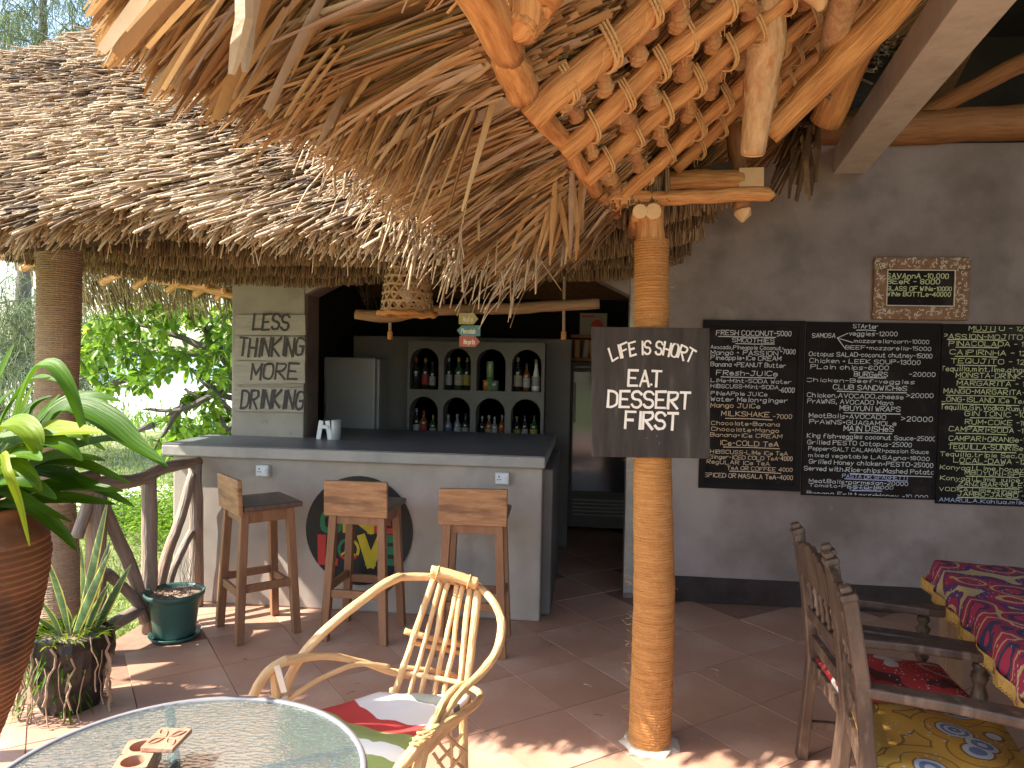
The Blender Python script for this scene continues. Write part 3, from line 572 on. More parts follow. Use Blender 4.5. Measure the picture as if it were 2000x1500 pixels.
# ------------------------------------------------------------------ bar counter
YC = 4.50
cr0, cl0 = WH(1062, 1213, 0), WH(390, 1185, 0)
ztop = WY(1064, 892, 4.44)[2]; zun = WY(1064, 916, 4.44)[2]
bar = thing('bar_counter', 'grey cement bar counter with thick slab top and a round black sign', 'bar counter')
xl = WY(337, 1000, YC)[0]; xr = WY(1058, 1000, YC)[0]
b = MB(); b.box((xl, YC, 0), (xr, 5.07, zun)); b.build('counter_body', M['cement_bar'], bar, bevel=.012)
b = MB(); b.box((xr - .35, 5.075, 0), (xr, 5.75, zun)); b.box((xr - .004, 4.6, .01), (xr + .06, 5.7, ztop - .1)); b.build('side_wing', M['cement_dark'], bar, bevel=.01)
sx0 = WY(315, 880, 4.44)[0]; sx1 = WY(1065, 890, 4.44)[0]
b = MB(); b.box((sx0, 4.44, zun), (sx1, 5.026, ztop - .006)); b.box((L1 + .004, 5.027, zun), (sx1, 5.78, ztop - .006)); b.build('slab', M['cement_edge'], bar, bevel=.008)
b = MB(); b.box((sx0 + .004, 4.444, ztop - .005), (sx1 - .004, 5.024, ztop)); b.box((L1 + .006, 5.024, ztop - .005), (sx1 - .004, 5.776, ztop)); b.build('slab_top', M['cement_top'], bar)
def disc_sign():
    c = WY(699, 1038, YC - .03); r = .345
    d = thing('round_sign', 'round black sign with red yellow and green one love lettering behind the middle stool', 'sign')
    b = MB(); n = 48; vs = [(c[0] + r * math.cos(2 * PI * i / n), YC - .012, c[2] + r * math.sin(2 * PI * i / n)) for i in range(n)]; b.prism(vs, (0, .011, 0)); recalc(b.build('board', M['disc'], d))
    x_, z_ = V(1, 0, 0), V(0, 0, 1); nd = V(0, -1, 0); Yt = YC - .0125
    def lt(ch, px0, px1, pytop, pybot, m):
        o = WY(px0, pybot, YC - .0125); o[1] = Yt; h = WY(px0, pytop, YC - .0125)[2] - o[2]; wd = WY(px1, pybot, YC - .0125)[0] - o[0]
        b = MB(); write(b, ch, o, x_, z_, nd, h, wd, sw=.34, slant=0, jit=.05); b.build('letter', m, d)
    lt('O', 630, 664, 1002, 1036, M['green']); lt('N', 676, 724, 1000, 1036, M['yellow']); lt('E', 736, 766, 1002, 1036, M['red'])
    lt('L', 628, 654, 1050, 1096, M['red']); lt('V', 706, 742, 1050, 1100, M['yellow']); lt('E', 750, 776, 1052, 1098, M['green'])
    pc = WY(681, 1073, YC - .0125); pr_ = .062
    def arcb(a0, a1, m, r0=pr_ - .008, r1=pr_ + .010):
        b = MB(); A = np.linspace(a0, a1, 14); k = len(A)
        b._add([(pc[0] + r0 * math.cos(a), Yt - .001, pc[2] + r0 * math.sin(a)) for a in A] + [(pc[0] + r1 * math.cos(a), Yt - .001, pc[2] + r1 * math.sin(a)) for a in A], [(i, i + 1, i + 1 + k, i + k) for i in range(k - 1)]); b.build('peace_ring', m, d)
    arcb(R(60), R(215), M['green']); arcb(R(215), R(330), M['red']); arcb(R(-30), R(60), M['yellow'])
    b = MB()
    for i, a in enumerate((90, -90, -38, 218)):
        stroke(b, [V(0, 0), V(.054 * math.cos(R(a)), .054 * math.sin(R(a)))], .013, .0018 + i * .0004, lambda x, y, l: V(pc[0] + x, Yt - l, pc[2] + y))
    b.build('peace_bars', M['yellow'], d)
disc_sign()
for px, py, tx in ((514, 919, 'white double wall socket on the bar front above the tallest seen stool'), (981, 934, 'white double wall socket under the slab above the third bar stool')):
    c = WY(px, py, YC - .02); s_ = thing('wall_socket', tx, 'socket', group='sockets under the bar slab')
    b = MB(); b.box((c[0] - .044, YC - .035, c[2] - .037), (c[0] + .044, YC - .001, c[2] + .037)); b.build('back_box', M['socket'], s_, bevel=.004)
    b = MB(); b.box((c[0] - .036, YC - .039, c[2] - .030), (c[0] + .036, YC - .0355, c[2] + .030)); b.build('face_plate', M['plastic_white'], s_)
    b = MB()
    for dx, dz, a_, c2 in ((-.018, .012, .003, .006), (-.026, -.006, .005, .002), (-.010, -.006, .005, .002)): b.box((c[0] + dx - a_, YC - .0405, c[2] + dz - c2), (c[0] + dx + a_, YC - .0392, c[2] + dz + c2))
    b.build('pin_holes', M['ink'], s_)
    b = MB(); b.box((c[0] + .008, YC - .043, c[2] - .014), (c[0] + .026, YC - .0392, c[2] + .016)); b.build('rocker_switch', M['plastic_white'], s_)
# white stand on the counter
c = WH(636, 858, ztop); s_ = thing('plastic_stand', 'small white plastic stand with splayed legs beside a grey cup on the bar', 'stand')
x, y, z = c[0] - .01, c[1], ztop
b = MB()
for sx in (-1, 1): b.bar((x + sx * .042, y, z), (x + sx * .022, y, z + .13), .012, .03)
b.build('leg', M['plastic_white'], s_)
b = MB(); b.box((x - .033, y - .017, z + .075), (x + .033, y + .017, z + .10)); b.build('crossbar', M['plastic_white'], s_, bevel=.003)
o = MB(); o.lathe([(0, 0), (.034, 0), (.034, .135), (.030, .137), (.028, .01), (0, .01)], (x + .082, y + .01, z), 18); tag(o.build('cup', M['plastic_grey'], None, True), 'grey cylindrical cup on the bar beside the white plastic stand', 'cup')

# ------------------------------------------------------------------ LESS THINKING MORE DRINKING planks
YPK = YW - .05
for i, (tx, x0, x1, y0, y1, tl, tsx) in enumerate((('LESS', 463, 600, 614, 656, (494, 568, 644), .16), ('THINKING', 462, 600, 657, 703, (466, 596, 695), .145), ('MORE', 461, 599, 704, 751, (490, 585, 740), .145), ('DRINKING', 459, 597, 756, 803, (470, 596, 797), .14))):
    a0, a1 = WY(x0, y1, YPK), WY(x1, y0, YPK); t = thing('plank_sign', f'grey weathered plank reading {tx.lower()} nailed on the pale wall end beside the bar opening', 'plank sign', group='slogan planks on the wall end')
    tilt = (.010, -.008, .018, .004)[i]
    b = MB(); b.prism([(a0[0], YPK - .004, a0[2] + .002), (a1[0], YPK - .004, a0[2] + .003 + tilt), (a1[0] - .004, YPK - .004, a1[2] - .004), (a0[0] + .003, YPK - .004, a1[2] - .008 - tilt * .4)], (0, -.022 - .004 * (i % 2), 0))
    recalc(b.build('board', M['plank'], t, bevel=.003)); yy = YPK - .004 - .022 - .004 * (i % 2)
    o = WY(tl[0], tl[2], yy); hh = WY(tl[0], tl[2] - (30 if len(tx) == 4 else 34), yy)[2] - o[2]; wd = WY(tl[1], tl[2], yy)[0] - o[0]
    o[1] = yy - .001
    b = MB(); write(b, tx, o, V(1, 0, .02), V(0, 0, 1), V(0, -1, 0), hh, wd - .02, sw=tsx, slant=.12, jit=.3); b.build('lettering', M['ink'], t)

# ------------------------------------------------------------------ menu boards
def menu(name_label, x0, x1, z0, z1, lines, frame=True, over=()):
    t = thing('menu_board', name_label, 'menu board', group='chalkboard menus on the wall')
    yb = YW - .012
    b = MB(); b.box((x0, yb, z0), (x1, YW - .002, z1)); b.build('panel', M['chalkboard'], t)
    b = MB(); w_ = .04 if frame else .012; d_ = .024 if frame else .017
    b.box((x0, YW - d_, z1 - w_), (x1, yb - .0005, z1)); b.box((x0, YW - d_, z0), (x1, yb - .0005, z0 + w_)); b.box((x0, YW - d_, z0 + w_ + .0002), (x0 + w_, yb - .0005, z1 - w_ - .0002)); b.box((x1 - w_, YW - d_, z0 + w_ + .0002), (x1, yb - .0005, z1 - w_ - .0002)); b.build('frame', M['board_frame'], t)
    mb = {}
    for ln in lines:
        px0, px1, py, tx, hp, cc = ln[:6]
        ul = ln[6] if len(ln) > 6 else None
        q = mb.setdefault(cc, MB()); o = WY(px0, py, yb); e = WY(px1, py, yb); o[1] = yb; u_ = (WY(px0, py - hp, yb)[2] - o[2]) * 1.0
        write(q, tx, o, V(1, 0, 0), V(0, 0, 1), V(0, -1, 0), u_, e[0] - o[0], sw=.135, jit=.3)
        if ul:
            a_ = WY(ul[0], ul[2], yb); c_ = WY(ul[1], ul[2], yb); a_[1] = yb
            stroke(q, [V(0, 0), V((c_[0] - a_[0]) * .5, random.uniform(-.003, .003)), V(c_[0] - a_[0], random.uniform(-.004, .004))], .0055, .002, lambda X, Z, l, a_=a_: V(a_[0] + X, yb - l, a_[2] + Z))
    for (pa, pb, cc) in over:
        a_ = WY(*pa, yb); c_ = WY(*pb, yb); q = mb[cc]
        stroke(q, [V(a_[0], a_[2]), V(c_[0], c_[2])], .005, .0025, lambda X, Z, l: V(X, yb - l, Z))
    for k_, q in mb.items(): q.build('chalk_writing', M['chalk_' + k_], t)
    return t
W_, T_, G_, B_ = 'white', 'tan', 'green', 'blue'
za, zb = .772, 1.905
m1 = [(1399, 1545, 654, 'FRESH COCONUT-5000', 9, W_, (1403, 1515, 657)), (1430, 1512, 668, 'SMOOTHIES', 8, W_, (1437, 1512, 671)), (1388, 1530, 681, 'Avocado,Pineapple Coconut-', 7, W_), (1388, 1519, 692, 'Mango + PASSION', 8, W_), (1524, 1553, 691, '-7000', 9, W_), (1388, 1525, 702, 'Pineapple+ICe CREAM', 8, W_), (1388, 1534, 715, 'Banana +PEANUT Butter', 8, W_), (1399, 1518, 732, 'FResh-JUICe', 9, W_, (1408, 1515, 736)), (1388, 1545, 746, 'LIMe-Mint-SODA Water', 7, W_), (1388, 1520, 757, 'HIBSCUSS-Mint-SODA', 7, W_), (1521, 1551, 766, '-6000', 9, W_), (1388, 1498, 771, 'PINeAPple JUICe', 7, W_), (1388, 1538, 783, 'Water Melon+ginger', 8, W_), (1388, 1484, 795, 'Mango JUICe', 8, T_),
      (1409, 1502, 812, 'MILKSHAKE', 9, T_, (1417, 1508, 817)), (1510, 1546, 817, '-7000', 8, T_), (1389, 1522, 829, 'Chocolate+Banana', 7, T_), (1389, 1521, 841, 'Chocolate+Mango', 7, T_), (1387, 1527, 852, 'Banana+ICe CREAM', 7, T_), (1405, 1520, 869, 'ICe-COLD TeA', 9, T_, (1413, 1522, 873)), (1387, 1538, 885, 'HIBSCUSS-LIMe ICe TeA', 7, T_), (1386, 1519, 895, 'Ginger-ICED COLD TeA', 7, T_), (1520, 1547, 899, '-4000', 8, T_), (1380, 1503, 905, 'RegULAR ICe TeA', 7, T_), (1420, 1547, 917, 'TeA OR COFFEE 4000', 7, T_, (1425, 1525, 920)), (1376, 1548, 931, 'SPICED OR MASALA TeA-4000', 8, T_)]
m2 = [(1666, 1714, 641, 'STArter', 8, W_, (1673, 1710, 645)), (1586, 1631, 659, 'SAMOSA', 8, W_), (1659, 1752, 655, 'veggies-12000', 8, W_), (1668, 1814, 669, 'mozzarella+corn-10000', 7, W_), (1651, 1818, 682, 'BEEF+mozzarella-15000', 7, W_), (1580, 1820, 695, 'Octopus SALAD-coconut chutney-15000', 8, W_), (1581, 1797, 708, 'Chicken + LEEK SOUP-13000', 8, W_), (1583, 1735, 720, 'PLain chips-6000', 8, W_), (1668, 1733, 735, 'BURGeRS', 9, W_, (1676, 1730, 738)), (1776, 1826, 735, '-20000', 8, W_), (1575, 1786, 745, 'Chicken-Beef-veggies', 7, W_), (1627, 1771, 760, 'CLUB SANDWICHeS', 9, W_, (1635, 1770, 764)), (1576, 1764, 775, 'Chicken,AVOCADO,cheese', 8, W_), (1770, 1822, 776, '>20000', 8, W_), (1577, 1744, 787, 'PrAWNS, AVOCADO Mayo', 8, W_),
      (1640, 1758, 801, 'MBUYUNI WRAPS', 9, W_, (1648, 1758, 806)), (1580, 1730, 815, 'MeatBalls+AVOCADO', 8, W_), (1581, 1750, 827, 'PrAWNS+GUAGAMOLe', 8, W_), (1760, 1821, 822, '>20000', 9, W_), (1648, 1745, 841, 'MAIN DISHeS', 10, W_, (1660, 1742, 845)), (1576, 1827, 854, 'King fish+veggies coconut Sauce-25000', 8, W_), (1577, 1780, 867, 'Grilled PESTO Octopus-25000', 8, W_), (1579, 1813, 879, 'Pepper+SALT CALAMARI+passion Sauce', 7, W_), (1579, 1815, 892, 'mixed vegetable LASAgna-18000', 7, W_), (1580, 1822, 905, 'Grilled Honey chicken+PESTO-25000', 8, W_), (1570, 1824, 918, 'Served with.Rice-chips.Mashed Potato', 8, W_, (1660, 1820, 925)),
      (1645, 1772, 933, 'PASTA OR SPAGHETTI', 7, B_, (1650, 1772, 935)), (1580, 1773, 942, 'MeatBalls+parmesan-20000', 7, W_), (1580, 1744, 950, 'Tomato+PESTO-18000', 6, W_), (1660, 1722, 957, 'DESSERT', 6, B_, (1665, 1722, 958)), (1576, 1812, 966, 'Banana Fritters+Honey -10,000', 7, W_)]
m3 = [(1892, 2032, 645, 'MOJITO - 12000', 9, G_, (1900, 1944, 648)), (1840, 2052, 661, 'PASSION-MOJITO-12000', 9, G_, (1850, 1965, 663)), (1853, 2040, 675, 'PINACOLADA - 12000', 9, G_, (1867, 1950, 678)), (1855, 2040, 692, 'CAIPIRNHA - 12000', 9, G_, (1865, 1948, 696)), (1857, 2036, 709, 'TEQUJITO - 12000', 9, G_, (1868, 1946, 713)), (1837, 2060, 724, 'Tequilla,mint,lime,ginger SODA', 9, G_), (1867, 2042, 737, 'MONSTA-DRINK-12000', 9, G_, (1872, 1982, 740)), (1869, 2042, 752, 'MARGARITA - 12000', 9, G_, (1872, 1968, 756)), (1843, 2042, 768, 'MANGO-MARGARITA-12000', 9, G_, (1848, 1984, 772)), (1838, 2052, 784, 'LONG-ISLAND ICe TeA-15000', 9, G_, (1840, 1990, 788)), (1836, 2066, 799, 'Tequilla,Gin,Vodka,Rum,triple Sec', 9, G_), (1884, 2034, 812, 'GIN TONIC -10000', 9, G_, (1895, 1958, 816)), (1885, 2036, 828, 'RUM+COKE -10000', 9, G_, (1892, 1974, 832)),
      (1853, 2036, 842, 'CAMPARI+SODA -10000', 9, G_, (1867, 1966, 846)), (1853, 2036, 860, 'CAMPARI+ORANGe-10000', 9, G_, (1856, 1985, 865)), (1852, 2042, 876, 'TEQUILLA-SUNRISe-12000', 9, G_, (1866, 1984, 881)), (1836, 2044, 890, 'Tequilla,triple Sec,Orange', 8, G_), (1862, 2034, 903, 'LOCAL-DAWA -12000', 9, G_, (1875, 1960, 906)), (1836, 2044, 916, 'Konyagi,Lime,honey,soda', 8, G_), (1884, 2042, 927, 'MBUYUNI-SPECIAL', 8, G_, (1887, 1990, 930)), (1836, 2044, 937, 'Konyagi,Lime juice,Spicy', 8, G_), (1872, 2042, 948, 'ZANZIBAR-MULE-12000', 8, G_, (1868, 1990, 951)), (1834, 2050, 958, 'VODKA,Lime,Ginger SODA', 7, G_), (1870, 2042, 968, 'JAMBO-JAMBO -15000', 8, G_, (1870, 1990, 971)), (1834, 2050, 979, 'AMARULA,Kahlua,milk,honey', 7, B_)]
bx = [WY(1368, 800, YW)[0], WY(1566, 800, YW)[0], WY(1569, 800, YW)[0], WY(1830, 800, YW)[0], WY(1832, 800, YW)[0], WY(2110, 800, YW)[0]]
menu('black framed drinks menu with coconut smoothies and iced tea beside the rope pillar', bx[0], bx[1], .775, 1.905, m1)
menu('middle chalkboard menu listing samosa burgers wraps and main dishes', bx[2], bx[3], WY(1700, 971, YW)[2], 1.902, m2, False, [((1635, 660), (1656, 651), W_), ((1635, 660), (1665, 669), W_), ((1635, 660), (1650, 680), W_)])
menu('chalkboard cocktail menu in yellow green chalk cut off at the picture edge', bx[4], bx[5], WY(1900, 985, YW)[2], 1.900, m3, False)
# framed little price board
a0, a1 = WY(1701, 624, YW), WY(1892, 504, YW); i0, i1 = WY(1727, 598, YW), WY(1863, 528, YW)
fb = thing('framed_price_board', 'small chalkboard of wine and beer prices in a carved distressed wood frame', 'framed board')
b = MB()
b.box((a0[0], YW - .035, i1[2]), (a1[0], YW - .003, a1[2])); b.box((a0[0], YW - .035, a0[2]), (a1[0], YW - .003, i0[2])); b.box((a0[0], YW - .035, i0[2] + .0003), (i0[0], YW - .003, i1[2] - .0003)); b.box((i1[0], YW - .035, i0[2] + .0003), (a1[0], YW - .003, i1[2] - .0003)); b.build('carved_frame', M['carved'], fb, bevel=.006)
b = MB()
for i in range(150):                                # raised carving: petals and scrolls along the frame
    s_ = random.random() * 4; side = int(s_); u_ = random.random()
    if side == 0: x, z = a0[0] + u_ * (a1[0] - a0[0]), random.uniform(i1[2] + .012, a1[2] - .012)
    elif side == 1: x, z = a0[0] + u_ * (a1[0] - a0[0]), random.uniform(a0[2] + .012, i0[2] - .012)
    elif side == 2: x, z = random.uniform(a0[0] + .015, i0[0] - .012), a0[2] + u_ * (a1[2] - a0[2])
    else: x, z = random.uniform(i1[0] + .012, a1[0] - .015), a0[2] + u_ * (a1[2] - a0[2])
    r = random.uniform(.004, .010); an = random.random() * PI; q = []
    for k_ in range(5):
        aa = an + k_ * .7; q.append(V(x + r * math.cos(aa) * (1 + k_ * .12), YW - .036, z + r * math.sin(aa) * (1 + k_ * .12)))
    b.tube(q, .0028, 5)
tag(b.build('carving', M['wrap'], fb), kind='stuff')
b = MB(); w_ = .006
b.box((i0[0], YW - .031, i1[2] - w_), (i1[0], YW - .02, i1[2] - .0003)); b.box((i0[0], YW - .031, i0[2] + .0003), (i1[0], YW - .02, i0[2] + w_)); b.box((i0[0] + .0003, YW - .031, i0[2] + w_), (i0[0] + w_, YW - .02, i1[2] - w_)); b.box((i1[0] - w_, YW - .031, i0[2] + w_), (i1[0] - .0003, YW - .02, i1[2] - w_)); b.build('inner_moulding', M['wrap'], fb)
b = MB(); b.box((i0[0], YW - .014, i0[2]), (i1[0], YW - .004, i1[2])); b.build('chalk_panel', M['chalkboard'], fb)
b = MB()
for x0, x1, y, tx, h in ((1731, 1852, 543, 'SAVAnnA -10,000', 9), (1731, 1835, 554, 'BEeR - 8000', 9), (1731, 1858, 567, 'GLASS OF WINe-10000', 8), (1731, 1856, 578, 'WINe BOTTLe-40000', 8)):
    o = WY(x0, y, YW - .015); o[1] = YW - .015; e = WY(x1, y, YW - .015); write(b, tx, o, V(1, 0, 0), V(0, 0, 1), V(0, -1, 0), WY(x0, y - h, YW - .015)[2] - o[2], e[0] - o[0], sw=.18, jit=.25)
b.build('chalk_writing', M['chalk_green'], fb)
# ------------------------------------------------------------------ bar roof: a thatched gable, front slope seen from above, eave rows from below
YE, YR = 2.7, 5.0
_ev = [WY(x, y, YE) for x, y in ((-900, 410), (-300, 412), (0, 418), (120, 412), (210, 398), (330, 382), (450, 400), (560, 418), (640, 428), (850, 440), (1000, 436), (1150, 420))]
_ex = [p[0] for p in _ev]; _ez = [p[2] for p in _ev]
def eh(x): return np.interp(x, _ex, _ez)
HR = WY(110, 98, YR)[2]
_rx = [WY(x, 100, YR)[0] for x in (-300, 0, 60, 130, 230, 420)]; _rz = [WY(x, y, YR)[2] for x, y in ((-300, 140), (0, 116), (60, 104), (130, 95), (230, 80), (420, 70))]
def zA(x, y):
    hr = np.interp(x, _rx, _rz); t = (y - YE) / (YR - YE)
    return eh(x) + (hr - eh(x)) * t + .05 * np.sin(x * 2.3 + y * 1.7) * np.clip(t * 3, 0, 1)
P0 = WH(1178, 388, 2.28); P1 = WH(940, 0, 2.30)
eB = nrm(P0 - P1); gB = V(eB[1], -eB[0], 0); gB = nrm(gB)
PB = R(40); uB = gB * math.cos(PB) + V(0, 0, 1) * math.sin(PB); nB = nrm(np.cross(uB, eB)); nB = nB if nB[2] > 0 else -nB
def B_(s, q, o=0.0): return P0 + eB * s + uB * q + nB * o
def onB(px, py, o=0.0):
    d = ray(px, py); q = P0 + nB * o; return CP + d * (np.dot(q - CP, nB) / np.dot(d, nB))
XL = -4.25
def xr(y):
    if y < P0[1]: return P0[0] + (y - P0[1]) * eB[0] / eB[1] - .62
    if y < 3.75: return P0[0] - .62 + max(0, y - P0[1]) * .5
    for x in np.arange(P0[0] - .05, 2.2, .03):          # the valley where the two roofs meet
        hb_ = P0[2] + math.tan(PB) * ((x - P0[0]) * gB[0] + (y - P0[1]) * gB[1])
        if hb_ - .03 > zA(x, y): return x
    return P0[0]
ra = thing('bar_roof', 'grey weathered thatched roof over the bar with a ragged sunlit eave', 'thatched roof')
# bed of the front slope
ys = np.linspace(YE + .10, YR, 13); b = MB(); cols = 26
grid = []
for y in ys:
    x1 = xr(y); grid.append([(x, y, zA(x, y) - .045) for x in np.linspace(XL, x1, cols)])
for r_ in range(len(ys) - 1):
    for c_ in range(cols - 1):
        a_, b_, c2, d_ = grid[r_][c_], grid[r_][c_ + 1], grid[r_ + 1][c_ + 1], grid[r_ + 1][c_]
        b.quad(a_, b_, c2, d_); dn = lambda p: (p[0], p[1], p[2] - .16); b.quad(dn(d_), dn(c2), dn(b_), dn(a_))
for c_ in range(cols - 1): b.quad(dn(grid[0][c_]), dn(grid[0][c_ + 1]), grid[0][c_ + 1], grid[0][c_])
for r_ in range(len(ys) - 1): b.quad(grid[r_][0], grid[r_ + 1][0], dn(grid[r_ + 1][0]), dn(grid[r_][0]))
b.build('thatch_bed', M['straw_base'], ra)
# back slope bed
b = MB(); yb0, yb1, zb0 = YR, 7.45, 2.22
hr_ = [zA(x, YR) for x in np.linspace(XL, 2.4, 14)]; xs_ = np.linspace(XL, 2.4, 14)
for i in range(13):
    b.quad((xs_[i], YR, hr_[i]), (xs_[i + 1], YR, hr_[i + 1]), (xs_[i + 1], yb1, zb0 + .16), (xs_[i], yb1, zb0 + .16))
    b.quad((xs_[i], YR, hr_[i] - .16), (xs_[i], yb1, zb0), (xs_[i + 1], yb1, zb0), (xs_[i + 1], YR, hr_[i + 1] - .16))
    b.quad((xs_[i], yb1, zb0), (xs_[i], yb1, zb0 + .16), (xs_[i + 1], yb1, zb0 + .16), (xs_[i + 1], yb1, zb0))
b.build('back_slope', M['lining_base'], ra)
# the stalks of the front slope: they lie flatter than the slope, so their ends show
def topstraws(n, seed):
    g_ = np.random.default_rng(seed)
    y = YE + (g_.random(n) ** 1.1) * (YR + .1 - YE); xmax = np.array([xr(v) for v in y]); x = XL + g_.random(n) * (xmax - XL)
    keep = (x > -1.02 * y - .5) | (g_.random(n) < .12); x, y = x[keep], y[keep]; n = len(x)
    row = np.floor((y - YE) / .17); y = YE + (row + g_.random(n) * .8) * .17
    z = zA(x, y) + g_.random(n) * .035 + .012 * np.sin(x * 9) * np.sin(y * 13)
    yaw = g_.normal(0, .14, n) + .16 * np.sin(x * 3.1 + y * 2) + .14; tilt = .36 + g_.normal(0, .08, n)
    D = np.stack([np.sin(yaw) * -1.0, -np.cos(yaw), -tilt], 1); L = g_.uniform(.22, .55, n); P = np.stack([x, y, z], 1) - nn(D) * (L * .35)[:, None]
    big = g_.random(n) < .5
    W = np.where(big, g_.uniform(.016, .027, n), g_.uniform(.007, .013, n))
    t = np.clip(g_.beta(1.25, 1.15, n) + .16 * np.sin(x * 4 + y * 7), 0, .86)  # tones vary at random; more dark ones imitate shaded gaps between stalks
    return P, D, L, W, t
P, D, L, W, t = topstraws(21000, 5)
tag(straws(P, D, L, W, 'thatch_stalk_mass', M['straw'], ra, t, droop=.05), kind='stuff')
# eave tips, singly seen
n = 2300; x = rng.uniform(-2.9, -.5, n); y = YE + rng.uniform(-.03, .18, n); P = np.stack([x, y, eh(x) + rng.uniform(-.05, .05, n)], 1)
yaw = rng.normal(.1, .3, n); D = np.stack([-np.sin(yaw), -np.cos(yaw), -rng.uniform(.2, .55, n)], 1)
tag(straws(P, D, rng.uniform(.06, .19, n), rng.uniform(.005, .016, n), 'eave_stalk_mass', M['straw'], ra, np.clip(rng.normal(.62, .2, n), 0, 1), droop=.35), kind='stuff')
n = 50; x = rng.uniform(-2.6, -.5, n)
b = MB()
for i in range(n):
    p = V(x[i], YE + .02, eh(x[i]) - .02); k_ = V(random.uniform(-.1, .1), -.05, -1); L_ = random.uniform(.08, .2)
    b.tint = random.uniform(.5, .9); b.tube([p, p + k_ * L_ * .5 + V(random.uniform(-.02, .02), 0, 0), p + k_ * L_], .0018, 4)
tag(b.build('loose_fibre', M['straw'], ra), kind='stuff')
# stepped rows of cut ends under the eave
def soffit(x):
    return np.interp(x, [XL, WY(460, 540, YW)[0], WY(1100, 530, YW)[0], WY(1230, 524, YW)[0], WY(1330, 500, YW)[0], 2.2], [WY(40, 505, YW)[2], WY(460, 545, YW)[2], WY(1100, 535, YW)[2], WY(1230, 526, YW)[2], WY(1330, 500, YW)[2], 2.36])
rows = np.linspace(3.12, 4.93, 6)
for i, yr_ in enumerate(rows):
    xrr = WY(1425, 430, 3.5)[0] + (yr_ - 3.5) * (WY(1332, 500, 4.93)[0] - WY(1425, 430, 3.5)[0]) / 1.43 if yr_ > 3.3 else .3
    n = 2100; x = rng.uniform(-3.9, xrr, n); z = soffit(x) + .15 + .01 * np.sin(x * 6 + i * 2) - (0.018 * i)
    P = np.stack([x, yr_ + rng.uniform(-.03, .03, n), z], 1); D = np.stack([rng.normal(0, .07, n), rng.normal(-.12, .08, n), -np.ones(n)], 1)
    tag(straws(P, D, rng.uniform(.11, .142, n), rng.uniform(.006, .014, n), 'under_row', M['straw_dark'], ra, up=(0, 1, 0), tint=np.clip(rng.normal((.35, .6, .3, .65, .4, .6)[i], .25, n), 0, 1)), kind='stuff')
    b = MB(); xs_ = np.linspace(-3.9, xrr, 12)
    for k_ in range(11):
        z0, z1 = soffit(xs_[k_]) + .11, soffit(xs_[k_ + 1]) + .11; y1 = yr_ + .36
        b.quad((xs_[k_], yr_, z0), (xs_[k_], y1, z0), (xs_[k_ + 1], y1, z1), (xs_[k_ + 1], yr_, z1)); b.quad((xs_[k_], yr_, z0 + .10), (xs_[k_ + 1], yr_, z1 + .10), (xs_[k_ + 1], y1, z1 + .10), (xs_[k_], y1, z0 + .10))
        b.quad((xs_[k_], yr_, z0), (xs_[k_ + 1], yr_, z1), (xs_[k_ + 1], yr_, z1 + .1), (xs_[k_], yr_, z0 + .1))
    b.quad((xrr, yr_, soffit(xrr) + .11), (xrr, yr_ + .36, soffit(xrr) + .11), (xrr, yr_ + .36, soffit(xrr) + .21), (xrr, yr_, soffit(xrr) + .21))
    tag(b.build('under_row_bed', M['straw_base'], ra), kind='stuff')
# back eave: underside poles, battens and fringe
n = 3800; x = rng.uniform(-5.6, -2.2, n); t = rng.random(n) * .9; y = 7.40 - t * 1.4; z = 2.205 + (7.40 - y) * (HR - .16 - 2.22) / 2.45 - rng.uniform(.0, .03, n)
yaw = rng.normal(-.35, .16, n); D = np.stack([np.sin(yaw), np.cos(yaw), -rng.uniform(.30, .62, n)], 1)
tag(straws(np.stack([x, y, z], 1), D, rng.uniform(.25, .55, n), rng.uniform(.006, .016, n), 'back_eave_stalk_mass', M['straw'], ra, tint=np.clip(rng.normal(.42, .2, n), 0, .8), droop=.1), kind='stuff')
b = MB(); b._add([(-5.6, 7.45, 2.30), (-4.2, 7.45, 2.30), (-4.2, 5.4, 3.5), (-5.6, 5.4, 3.5)], [(0, 1, 2, 3), (3, 2, 1, 0)]) if False else None
log('eave_pole', [WY(150, 512, 6.7), WY(250, 532, 6.7), WY(350, 552, 6.7), WY(470, 578, 6.7)], [.045, .05, .042], M['pole'], ra, 10)
log('eave_pole', [WY(-60, 498, 6.7), WY(10, 503, 6.7), WY(80, 516, 6.7)], [.04, .035], M['pole'], ra, 10)
for i, (xa, ya, xb, yb) in enumerate(((200, 552, 245, 530), (265, 560, 310, 526), (330, 568, 352, 548), (382, 575, 405, 556), (425, 582, 440, 566), (45, 525, 78, 505))):
    log('rafter', [WY(xa, ya, 6.95), WY(xb, yb, 6.6)], [.035, .03], M['pole'], ra, 8)

# ------------------------------------------------------------------ near roof: steep thatch seen from below with rafters, lashings and hanging leaves
rb = thing('terrace_roof', 'thatched terrace roof with orange bounce light put in its colour, seen from below with lashed rafters and hanging palm leaves', 'thatched roof')
b = MB()
pl_ = [(-4.6, .30), (-1.9, .25), (-1.35, .0), (-.9, -.2), (.20, -.22), (.60, .14), (3.6, .16), (3.6, 5.2), (-4.6, 5.2)]
lo = [B_(s, q, .075) for s, q in pl_]; hi = [B_(s, q, .24) for s, q in pl_]
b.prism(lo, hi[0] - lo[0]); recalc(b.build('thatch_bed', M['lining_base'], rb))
n = 11000; s = rng.uniform(-3.0, 3.3, n); LN = rng.uniform(.35, .8, n); q = rng.uniform(-.12, 2.9, n) + LN; ok = (q > .9) | (s < .2); s, q, LN = s[ok], q[ok], LN[ok]; n = len(s)
P = P0 + np.outer(s, eB) + np.outer(q, uB) + np.outer(rng.uniform(.035, .08, n), nB)
